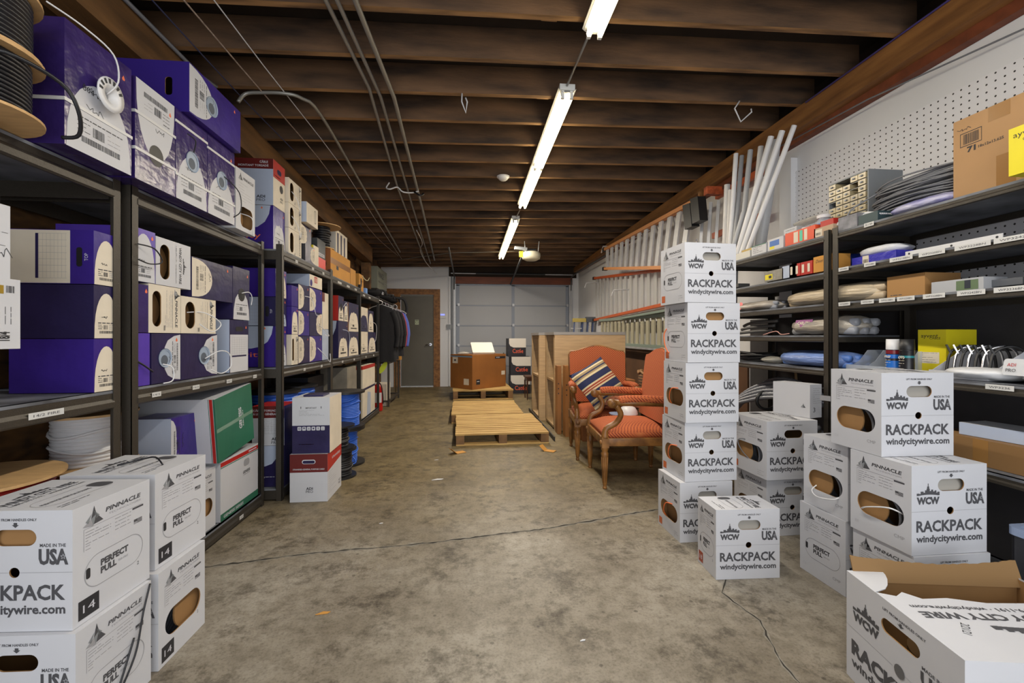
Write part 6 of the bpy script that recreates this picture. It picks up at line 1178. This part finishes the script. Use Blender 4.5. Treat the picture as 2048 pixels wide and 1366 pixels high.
for a, b, r, c, lb in PV:
    a = (a[0], a[1], min(a[2], 2.80)); d = Vector(a) - Vector(b); m = MB(); u = d.normalized(); m.cyl(b, a, r, c, 14); m.cyl(Vector(a) + u * .0003, Vector(a) + u * .0008, r * .8, BLACKI, 14); tag(m.build('plastic_pipe'), lb, 'pipe', GPV)
# second shelf down, farther bay
def yel(mb, fc): R(mb, fc['front'][0], .01, .09, .012, .05, YEL); R(mb, fc['front'][0], .05, .08, .02, .04, BLACKI, .001)
small('clear tray of parts with yellow tag, far bay of right shelf, second from top', 3.12, .2, Z5, .075, d=.16, col=mat('clear_tray', (150, 146, 136), .3, noise=.3, nscale=30), deco=yel)
small('white card box with raised lid, far bay of right shelf, second from top', 2.93, .14, Z5, .085, d=.13, col=PALE)
def redd(mb, fc): [R(mb, fc['front'][0], .01 + .05 * k, .03 + .05 * k, .015, .07, OLDW) for k in range(2)]
for k, (y, lb) in enumerate(((2.86, 'left red and white hardware box, far bay of right shelf'), (2.755, 'right red and white hardware box, far bay of right shelf'))): small(lb, y, .10, Z5, .085, d=.12, col=RED, deco=redd, group='red hardware boxes on the right shelf')
small('yellow-brown box marked Door Box, far bay of right shelf against the post', 2.645, .15, Z5, .10, d=.12, col=KRAFTY, deco=lambda mb, fc: text(mb, fc['front'][0], 'Door Box', .075, .07, .11, .022, BLACKI, shear=.3))
small('small tagged dark packet at the far left of the second right shelf', 3.56, .12, Z5, .03, d=.1, col=mat('dark_packet', (70, 70, 70), .4), deco=lambda mb, fc: R(mb, fc['front'][0], .01, .08, .003, .027, OLDW))
bag('blue_bag', 'dark blue bag at the back of the second right shelf, left of the post', 'bag', (2.50, 2.72, Z5 + .001), .08, .16, .07, mat('royal_blue', (30, 50, 130), .4), 12)
# second shelf down, nearer bay
o = plain_carton('soft white-topped blue pack on the second right shelf, right of the post', .27, .16, .05, mat('pack_blue', (58, 56, 168), .35, bump=.5, bscale=30), 'soft_pack', 'pack', deco=lambda mb, fc: (R(mb, fc['front'][0], .07, .11, .0, .05, OLDW), barcode(mb, fc['front'][0], .075, .105, .01, .03))); onright(o, 2.26, 2.40, Z5)
o2 = bag('b', 'x', 'x', (0, 0, 0), .085, .135, .028, mat('pack_white', (206, 207, 212), .4, bump=.5, bscale=24), 14); ch = o2.children[0]; ch.name = 'white_top'; ch.parent = o; ch.location = (.135, .08, .044); ch.rotation_euler = (0, 0, HP); bpy.data.objects.remove(o2)
t = empty('metal_bracket_bar', (2.26, 1.66, Z5), 0, 'long white drilled metal bar on the second right shelf', 'metal bar'); m = MB(); m.box(0, .05, 0, .42, 0, .004, WHTC); m.box(0, .003, 0, .42, .0045, .028, WHTC); m.build('bar', t)
for y in (.02, .2, .4): m = MB(); m.cyl((-.0012, y, .015), (-.0002, y, .015), .005, BLACKI, 10); m.build('screw_hole', t)
# third shelf, farther bay: bags of tube
TUBEBAG = mat('ribbed_film', (186, 176, 160), .25, noise=.4, nscale=7, stretch=(1, .6, 5), col2=(132, 128, 124), bump=.7, bscale=18)
def tubebag(name, lb, x, y, z, sx, sy, sz, c, n=6, film=TUBEBAG, seed=1):
    t = empty(name, (x, y, z), 0, lb, 'bagged tubing'); rnd = random.Random(seed)
    m = MB(); 
    for k in range(n):
        a = -sx + 2 * sx * (k % 3 + .5) / 3; zz_ = sz * (.5 + (k // 3) * .95); m.tube([(a + rnd.uniform(-.01, .01), sy * (-.95), zz_), (a, 0, zz_ + .01), (a + rnd.uniform(-.01, .01), sy * .85, zz_)], sz * .45, c, 8)
    m.build('tubing', t)
    m = MB(); vs = []; n1, n2 = 10, 16
    for i in range(n1 + 1):
        v = -1 + 2 * i / n1; r0 = (1 - abs(v) ** 5) ** .5
        for q in range(n2): a = 2 * PI * q / n2; r = (r0 * 1.12 + .02) * (1 + rnd.uniform(-.05, .05)); vs.append((sx * 1.15 * r * math.cos(a), sy * v, max(.002, sz * 1.1 + sz * 1.15 * r * math.sin(a))))
    m.add(vs, [(i * n2 + q, i * n2 + (q + 1) % n2, (i + 1) * n2 + (q + 1) % n2, (i + 1) * n2 + q) for i in range(n1) for q in range(n2)], film, True); m.build('film_bag', t)
    return t
TAN = mat('tan_tubing', (190, 170, 140), .4); GT_ = mat('grey_tubing', (150, 152, 158), .4); BT = mat('light_blue_tubing', (92, 132, 206), .4)
t = tubebag('bagged_tubing', 'bagged grey tubing with pink round sticker, left end of third right shelf', 2.34, 3.30, Z4, .10, .26, .032, GT_, film=mat('film_grey', (176, 168, 158), .25, noise=.3, nscale=9, bump=.7, bscale=16))
m = MB(); m.poly(Frame((-.118, .12, .045), (0, -1, 0), (.25, 0, 1)), [circ(0, 0, .033, 20)], mat('pink_sticker', (222, 110, 110), .5)); m.build('round_sticker', t)
tubebag('bagged_tubing', 'large bag of tan tubing lying across the post on the third right shelf', 2.37, 2.60, Z4 + .0, .11, .40, .05, TAN, film=mat('film_tan', (196, 180, 154), .22, noise=.35, nscale=7, stretch=(1, .5, 6), bump=.9, bscale=14))
# third shelf, nearer bay
small('plain kraft carton on the third right shelf, nearer bay', 2.19, .20, Z4, .115, d=.2, xf=2.27, col=mat('mid_kraft', (164, 122, 72), .7), name='carton', deco=lambda mb, fc: fineprint(mb, fc['front'][0], .02, .09, .012, .014, 1, INK, .004))
small('small grey and white box with picture beside the kraft carton, third right shelf', 1.95, .22, Z4, .058, d=.12, xf=2.26, col=mat('light_grey_card', (172, 174, 178), .5), deco=lambda mb, fc: (R(mb, fc['front'][0], .11, .2, .006, .05, mat('picture_green', (96, 116, 84), .5)), R(mb, fc['front'][0], .145, .17, .012, .05, mat('picture_dark', (40, 46, 56), .5), .001), text(mb, fc['front'][0], 'ACCU-TECH', .1, .03, .045, .01, INK, rot=PI / 2) if False else None))
t = empty('light_fixture_part', (2.30, 1.62, Z4), 0, 'grey metal bar with chrome round end on the third right shelf edge', 'fixture'); m = MB(); m.box(0, .05, 0, .22, .012, .042, mat('brushed_grey', (120, 124, 130), .35, metal=.6)); m.build('bar', t); m = MB(); m.lathe([(0, -.0), (.05, .0), (.055, .02), (.04, .05), (0, .06)], CHROME, (.03, -.065, .012), 20); m.build('round_end', t)
# fourth shelf, farther bay
t = tubebag('bagged_tubing', 'bag of grey hose with purple label on the fourth right shelf, left of post', 2.36, 2.66, Z3, .10, .27, .052, GT_, seed=4); m = MB(); G = Frame((-.128, .17, .055), (0, -1, 0), (.3, 0, 1)); m.poly(G, [[(0, 0), (.15, 0), (.15, .05), (0, .05)]], mat('purple_label', (130, 50, 120), .5), 0); text(m, G, 'CARLON', .075, .027, .1, .022, OLDW, .001, bold=.03); m.build('purple_label', t)
for k in range(3): m = MB(); m.tube(smooth_path([(2.27 + .02 * k, 3.5, Z3 + .02 + .03 * k), (2.28, 3.35, Z3 + .03 + .035 * k), (2.33, 3.18 - .03 * k, Z3 + .04 + .035 * k)]), .012, mat('dark_hose', (74, 72, 70), .5), 8); tag(m.build('hose_length'), 'dark hose length lying at the left end of the fourth right shelf', 'hose', 'dark hoses on the fourth right shelf')
m = MB(); m.tube(smooth_path([(2.27, 3.2, Z3 + .004), (2.26, 3.05, Z3 + .03), (2.25, 2.98, Z3 + .006), (2.25, 2.9, Z3 + .012)]), .004, mat('pinkish_wire', (190, 140, 130), .5), 6); tag(m.build('twisted_wire'), 'thin pink and white wire beside the purple-labelled hose bag', 'wire')
# fifth shelf, farther bay
tubebag('bagged_tubing', 'bag of light blue tubing on the fifth right shelf, left of the post', 2.36, 2.74, Z2r, .10, .31, .045, BT, film=mat('film_blue', (120, 146, 204), .22, noise=.35, nscale=8, stretch=(1, .6, 5), bump=.8, bscale=16), seed=6)
bag('plastic_bag', 'crumpled clear bag between black loops and blue tubing, fifth right shelf', 'bag', (2.30, 3.13, Z2r + .002), .07, .08, .025, POLY, 17)
t = empty('black_hose_coil', (2.38, 3.42, Z2r), 0, 'flattened coil of black hose at left end of fifth right shelf', 'hose coil'); m = MB()
for k in range(7): m.tube([((.07 + .012 * k) * math.cos(a), (.13 + .014 * k) * math.sin(a), .018 + .016 * (k % 4) + .006 * math.sin(2 * a + k)) for a in [2 * PI * q / 24 for q in range(24)]], .009, BLKP, 6, True)
m.build('hose_turns', t)
# fifth shelf, nearer bay
t = empty('clear_bin', (2.24, 2.42, Z2r), -HP, 'clear divided plastic bin on the fifth right shelf, right of the post', 'bin'); m = MB(); BW, BD, BH = .30, .28, .12
prof = [(0, 0), (BD, 0), (BD, BH), (.14, BH), (.09, .06), (.05, .035), (0, .035)]
for x in (0, .1, .2, .297): m.prism(Frame((x, 0, 0), (0, 1, 0), (0, 0, 1)), [prof], .003, CLEAR)
m.box(.0032, .2968, 0.001, BD, .0, .003, CLEAR); m.box(.0032, .2968, BD - .003, BD, .0035, BH, CLEAR); m.box(.0032, .2968, 0, .003, .0035, .035, CLEAR); m.build('bin_body', t)
m = MB(); 
for k in range(26): x = .02 + .01 * k; m.box(x, x + .012, .03 + .008 * (k % 5), .045 + .008 * (k % 5), .004, .012 + .004 * (k % 3), GRYC if k % 2 else ALU)
tag(m.build('screws', t), kind='stuff')
def can(lb, y, x, cap, body, h=.185, r=.031, tl=None):
    t = empty('spray_can', (x, y, Z2r), 0, lb, 'spray can'); m = MB(); m.lathe([(0, 0), (r, 0), (r, .008), (r * .98, .01), (r * .98, h * .68), (r, h * .69), (r * .8, h * .72), (0, h * .72)], body[0], (0, 0, 0), 24); m.build('can_body', t)
    m = MB(); m.lathe([(r * 1.0, h * .7), (r * 1.02, h * .72), (r * .98, h), (0, h)], cap, (0, 0, 0), 24); m.build('cap', t)
    m = MB()
    for z0, z1, c in body[1]: m.lathe([(r * .99, h * z0), (r * .99, h * z1)], c, (0, 0, 0), 24)
    m.build('can_label', t); FF = Frame((-r * 1.0 - .001, .0, 0), (0, -1, 0), (0, 0, 1)); m = MB(); text(m, FF, tl, 0, h * .5, r * 1.1, .012, OLDW, .001, bold=.03); fineprint(m, FF, -.015, .015, h * .1, h * .4, 5, OLDW, .002); m.build('can_lettering', t)
can('spray can with white cap and blue label on the fifth right shelf', 2.155, 2.27, WHTC, (mat('can_dark', (44, 44, 54), .3), [(.02, .38, mat('can_blue', (40, 110, 200), .3)), (.45, .56, mat('can_blue', (40, 110, 200), .3)), (.58, .68, mat('can_red', (120, 30, 40), .3))]), tl='PREP')
can('spray can with black cap and teal stripe, beside the white-capped can', 2.08, 2.27, BLKP, (mat('can_black', (30, 30, 34), .3), [(.48, .54, mat('can_teal', (40, 130, 140), .3)), (.03, .1, mat('can_red2', (150, 60, 60), .3))]), tl='(0)')
def yb(mb, fc):
    F, a, b = fc['front']; text(mb, F, 'ayvent', .055, .87 * b, .08, .022, BLACKI); text(mb, F, 'CABLE', .08, .81 * b, .05, .012, BLACKI); R(mb, F, .01, .1, .25 * b, .5 * b, OLDW); fineprint(mb, F, .015, .09, .28 * b, .48 * b, 5, INK, .002)
o = plain_carton('open yellow carton holding cable at back of fifth right shelf', .13, .2, .235, YEL, 'yellow_carton', 'box', deco=yb, skip=('top',), inner=mat('yellow_inside', (150, 140, 30), .6)); onright(o, 2.40, 2.14, Z2r, .1)
t = empty('bracket_tray', (2.28, 1.98, Z2r), -HP, 'white card tray full of black and chrome brackets on the fifth right shelf', 'tray'); m = MB(); m.prism(Frame((0, .0, 0), (0, 1, 0), (0, 0, 1)), [[(0, 0), (.26, 0), (.26, .13), (.2, .14), (.02, .035), (0, .035)]], .003, WHITE); m.prism(Frame((.247, 0, 0), (0, 1, 0), (0, 0, 1)), [[(0, 0), (.26, 0), (.26, .13), (.2, .14), (.02, .035), (0, .035)]], .003, WHITE); m.box(.0035, .2465, 0, .003, 0, .035, WHITE); m.box(.0035, .2465, .257, .26, .0, .13, WHITE); m.box(.0035, .2465, .0035, .2565, 0, .003, WHITE); m.build('tray_body', t)
for k in range(7):
    m = MB(); x = .03 + .03 * k; c = CHROME if k % 2 else BLKP; m.tube(smooth_path([(x, .06, .02), (x - .01, .1, .12), (x + .02, .15, .15), (x + .03, .2, .12), (x + .03, .22, .03)]), .006, c, 6); m.bar((x - .01, .1, .11), (x - .02, .085, .155), .014, .006, c); b = m.build('bracket', None, (2.28, 1.98, Z2r + .004), (0, 0, -HP)); tag(b, 'black and chrome door bracket lying in the white tray', 'bracket', 'brackets in the white tray')
for k, (y, lb) in enumerate(((1.80, 'wide cloudy clear foam packet on the fifth right shelf, left half'), (1.50, 'cloudy clear foam packet on the fifth right shelf at picture edge'))): bag('foam_packet', lb, 'packet', (2.38, y - .02, Z2r + .002), .15, .16, .028, mat('cloudy_film', (222, 224, 228), .3, bump=.6, bscale=14), 20 + k)
t = empty('clear_tag', (2.26, 1.66, Z2r + .035), -HP, 'clear plastic packet lettered ADI PRO standing on the foam packet', 'packet'); m = MB(); m.prism(Frame((0, 0, 0), (1, 0, 0), (0, .2, 1)), [rrect(.06, .035, .12, .07, .012)], .006, mat('frosty', (206, 208, 212), .3)); m.build('packet_body', t)
m = MB(); G = Frame((0, -.001, 0), (1, 0, 0), (0, .2, 1)); text(m, G, 'ADI', .03, .045, .03, .014, mat('red_ink', (190, 40, 40), .5), .0075); text(m, G, 'PRO', .03, .022, .035, .014, INK, .0075); fineprint(m, G, .07, .11, .02, .045, 2, mat('red_ink', (190, 40, 40), .5), .003) ; m.build('packet_print', t)
# sixth (low) shelf
o = plain_carton('flat brown carton on the low right shelf under the white box', .55, .3, .115, mat('flat_kraft', (132, 98, 58), .7), 'carton', tape=lambda mb, fc: R(mb, fc['front'][0], .2, .26, 0, .115, mat('shiny_brown_tape', (150, 110, 62), .25))); onright(o, 2.27, 1.98, Z1r, .0)
o = plain_carton('small white box lying on the flat brown carton, low right shelf', .26, .16, .055, PALE, 'small_box', 'box', cols={'top': WHITE}); onright(o, 2.30, 1.86, Z1r + .117, .1)
# corrugated conduit on the floor and a white carton before it
t = empty('corrugated_conduit', (2.38, 3.28, 0), 0, 'coiled grey corrugated flexible conduit below the far right shelves', 'conduit coil'); CC = stripes('ribbed_steel', 2, [(0, (150, 152, 156)), (.5, (74, 76, 80))], 60); RIB = mat('ribbed_conduit', (128, 130, 136), .35, metal=.4)
rnd = random.Random(8)
for k in range(9):
    m = MB(); z0 = .62 + .028 * k if k < 5 else .60 + .02 * k; P = smooth_path([(-.18 + .012 * k, .3, z0 - .02 - .02 * k), (-.15 + .02 * k, .1, z0 + .05), (-.1 + .02 * k, -.1, z0 + .11), (.0 + .02 * k, -.28, z0 + .12 - .01 * k), (.12 + .01 * k, -.36, z0 + .05 - .012 * k)], 16)
    rs = [.017 if i % 2 else .0135 for i in range(len(P))]; m.tube(P, rs, RIB, 8); m.build('conduit_length', t)
for k in range(3):
    m = MB(); P = [(.02 + (.15 + .02 * k) * math.cos(a), -.2 + (.2 + .02 * k) * math.sin(a), .56 - .04 * k + .02 * math.sin(a)) for a in [2 * PI * q / 90 for q in range(90)]]; m.tube(P, [.017 if i % 2 else .0135 for i in range(90)], RIB, 8, True); m.build('conduit_ring', t)
m = MB(); m.tube([(-.06 + .085 * math.cos(a), -.05, .70 + .07 * math.sin(a)) for a in [2 * PI * q / 16 for q in range(16)]], .012, BLKP, 6, True); m.build('binding_tape', t)
o = plain_carton('plain brown carton under the corrugated conduit coil', .34, .5, .44, KDARK, 'carton'); place(o, (2.25, 3.08, .062), 0)
o = plain_carton('worn white carton marked 3 lying on the low stack behind the white cartons', .11, .24, .205, WHITE, 'cable_carton', 'cable box', deco=lambda mb, fc: (text(mb, fc['front'][0], '3', .04, .05, .02, .03, INK), fineprint(mb, fc['front'][0], .03, .15, .09, .18, 8, INKL, .002), tri_logo(mb, fc['left'][0], .2, .07, .03), R(mb, fc['left'][0], .3, .36, .12, .15, INKL))); place(o, (2.075, 2.50, .697), .30)
for q, (x, y, lb) in enumerate(((2.55, 3.0, 'pale stud standing behind the far right shelves, right one'), (2.55, 3.35, 'pale stud standing behind the far right shelves, left one'))):
    m = MB(); m.bar((2.735, y, .07), (2.735, y + .1, .98), .03, .012, OAKE); tag(m.build('wood_strip'), lb, 'wood strip', 'wood strips behind the right shelves')

# ------------------------------------------------------------------ ladders on the right wall
ORR = mat('orange_fibreglass', (196, 92, 44), .4, noise=.1, nscale=20)
def ladder(label, x, A, B, C, D, n, rail, rung=ALU, dx=.07, feet=True, back=True, wr=.045):
    """A,B far/near ends of the top rail as (y,z); C,D far/near ends of the bottom rail"""
    t = empty('ladder', (x, A[0], C[1]), 0, label, 'ladder', 'ladders hung on the right wall'); o = Vector((x, A[0], C[1])); P = lambda q, dx_=0: Vector((x + dx_, q[0], q[1])) - o
    for a, b in ((A, B), (C, D)): m = MB(); m.bar(P(a), P(b), dx, wr, rail, up=(0, 0, 1)); m.build('rail', t)
    for k in range(n):
        s = (k + .5) / n; a = P(A).lerp(P(B), s); b = P(C).lerp(P(D), s); m = MB(); m.bar(a - Vector((0, 0, .015)), b + Vector((0, 0, .015)), .10, .022, rung, up=(1, 0, 0)); m.build('step', t)
    if back:
        for a, b in ((A, B), (C, D)): m = MB(); m.bar(P(a, .10) , P(b, .10), .03, .02, rung); m.build('rear_rail', t)
        for k in range(0, n, 2):
            s = (k + .3) / n; a = P(A, .05).lerp(P(B, .05), s); b = P(C, .1).lerp(P(D, .1), s); m = MB(); m.bar(a, a.lerp(b, .3) + Vector((0, -.12, 0)), .012, .012, rung); m.build('brace', t)
    if feet:
        for q in (A, C): m = MB(); c = P(q); m.box(c.x - .04, c.x + .04, c.y - .02, c.y + .06, c.z - .03, c.z + .03, BLKP); m.build('foot', t)
    return t
ladder('long orange-railed stepladder hung highest on the right wall, bright aluminium steps', 2.45, (7.7, 2.76), (4.55, 2.66), (7.7, 2.42), (4.75, 1.98), 13, mat('orange_wood_rail', (206, 140, 84), .5))
ladder('orange-railed stepladder hung in the middle of the right wall, white steps', 2.66, (9.05, 2.43), (5.2, 2.055), (9.05, 1.557), (5.2, 1.65), 16, ORR, rung=mat('pale_aluminium', (196, 196, 194), .45, metal=.3), back=False)
GRN = mat('grey_green_rail', (142, 156, 144), .4, metal=.3)
ladder('lowest ladder on the right wall, grey-green rails and pale rungs, behind cabinet', 2.55, (8.3, 1.52), (5.0, 1.47), (8.3, 1.09), (5.0, 1.06), 17, GRN, rung=mat('pale_rung', (166, 160, 136), .5), back=True, feet=False)
m = MB(); m.bar((2.5, 7.0, 1.50), (2.5, 4.9, 1.535), .1, .03, GRN); tag(m.build('metal_channel'), 'grey-green metal channel hung just under the middle ladder', 'metal channel')
for (y0, z0, lb) in ((8.9, 2.33, 'white wall hook at far end of the middle ladder'), (7.2, 2.0, 'white wall hook crossing the middle ladder'), (7.9, 2.86, 'metal hook over the far end of the highest ladder')):
    m = MB(); m.tube([(2.755, y0, z0), (2.43, y0, z0 - .02), (2.39, y0 - .02, z0 - .12)] if z0 < 2.5 else [(2.755, y0, z0), (2.47, y0, z0), (2.44, y0, z0 - .12)], .012, WHTC, 8); tag(m.build('wall_hook'), lb, 'hook')
# brackets and ladder end near the tall stack
t = empty('stepladder', (2.45, 4.35, 1.98), 0, 'aluminium stepladder with black plastic top cap, hung behind the tall carton stack', 'ladder')
for k in range(4): m = MB(); m.bar((.0 + .05 * k, .12 - .06 * k, 0), (.03 + .05 * k, .10 - .06 * k, .62), .045, .03, ALU); m.build('rail', t)
for k in range(2): m = MB(); m.prism(Frame((-.06, .12 - .16 * k, .36 + .02 * k), (0, -1, 0), (.0, .25, 1)), [[(-.04, 0), (.11, 0), (.13, .26), (-.02, .28)]], .09, BLKP); m.build('top_cap', t)
m = MB(); m.poly(Frame((-.03, .10, .16), (0, -1, 0), (0, 0, 1)), [[(.03 * math.cos(a), .09 * math.sin(a)) for a in [2 * PI * k / 20 for k in range(20)]]], mat('badge_navy', (44, 44, 90), .4), .018); text(m, Frame((-.03, .10, .16), (0, -1, 0), (0, 0, 1)), 'WERNER', 0, 0, .14, .026, OLDW, .02, rot=HP, bold=.03); m.build('oval_badge', t)
m = MB(); m.box(2.44, 2.60, 4.30, 4.37, 2.66, 2.74, mat('sawn_end', (190, 92, 52), .6, noise=.5, nscale=22)); tag(m.build('timber_offcut'), 'square sawn timber end resting over the black stepladder cap', 'timber')
m = MB(); m.box(2.44, 2.50, 4.45, 4.49, 2.66, 2.74, ORWOOD); tag(m.build('timber_offcut'), 'narrow yellow timber end left of the square sawn timber end', 'timber')
for a, b, lb, r in (((2.68, 4.6, 2.30), (2.68, 3.72, 2.30), 'lower orange fibreglass rail behind the white upright pipes', .06), ((2.66, 4.5, 2.70), (2.66, 3.72, 2.70), 'upper orange fibreglass rail behind the white upright pipes', .06)):
    m = MB(); m.bar(a, b, .04, r, ORR); tag(m.build('fibreglass_rail'), lb, 'ladder rail', 'orange rails behind the pipes')
for a, b, r, lb in (((2.70, 4.18, 2.34), (2.70, 4.18, 2.64), .026, 'short bright tube hooked left of the upright pipe pair'), ((2.42, 3.92, 2.62), (2.40, 4.05, .002), .027, 'left tube of the upright pipe pair behind the topmost carton'), ((2.42, 3.86, 2.55), (2.40, 3.98, .002), .027, 'right tube of the upright pipe pair behind the topmost carton'), ((2.42, 3.78, 2.15), (2.40, 3.85, .002), .024, 'short grey tube right of the upright pipe pair'), ((2.70, 3.82, 2.34), (2.70, 3.82, 2.66), .03, 'ribbed bright tube with dark hook beside the pipe bundle')):
    m = MB(); m.cyl(a, b, r, PVC if 'grey' not in lb else mat('grey_pvc', (150, 152, 156), .4), 14); tag(m.build('metal_tube'), lb, 'pipe', 'upright tubes by the pipe bundle')
# blue ladder at the far right
t = empty('blue_stepladder', (2.28, 9.3, 0), 0, 'blue fibreglass stepladder with yellow top behind the oak cabinets', 'ladder'); BL = mat('blue_fibreglass', (78, 92, 130), .5)
for x, ln in ((0, .02), (.17, -.02), (.29, 0), (.40, .0)): m = MB(); m.bar((x - .1, ln, 0), (x, 0, 1.52), .07, .03, BL); m.build('rail', t)
m = MB(); m.box(-.03, .24, -.06, .06, 1.521, 1.60, mat('ladder_yellow', (196, 176, 96), .5)); m.build('ladder_top', t); m = MB(); m.box(.25, .45, -.06, .06, 1.521, 1.63, mat('ladder_grey', (92, 96, 104), .5)); m.build('ladder_cap', t)
for k in range(5): m = MB(); m.box(-.08, .16, -.03, .03, .25 + .28 * k, .275 + .28 * k, ALU); m.build('step', t)
m = MB(); G = Frame((.27, -.022, 1.2), (1, 0, 0), (0, 0, 1)); text(m, G, 'LOUISVILLE', .06, .08, .4, .05, OLDW, .002, rot=HP, bold=.04); m.build('rail_lettering', t)
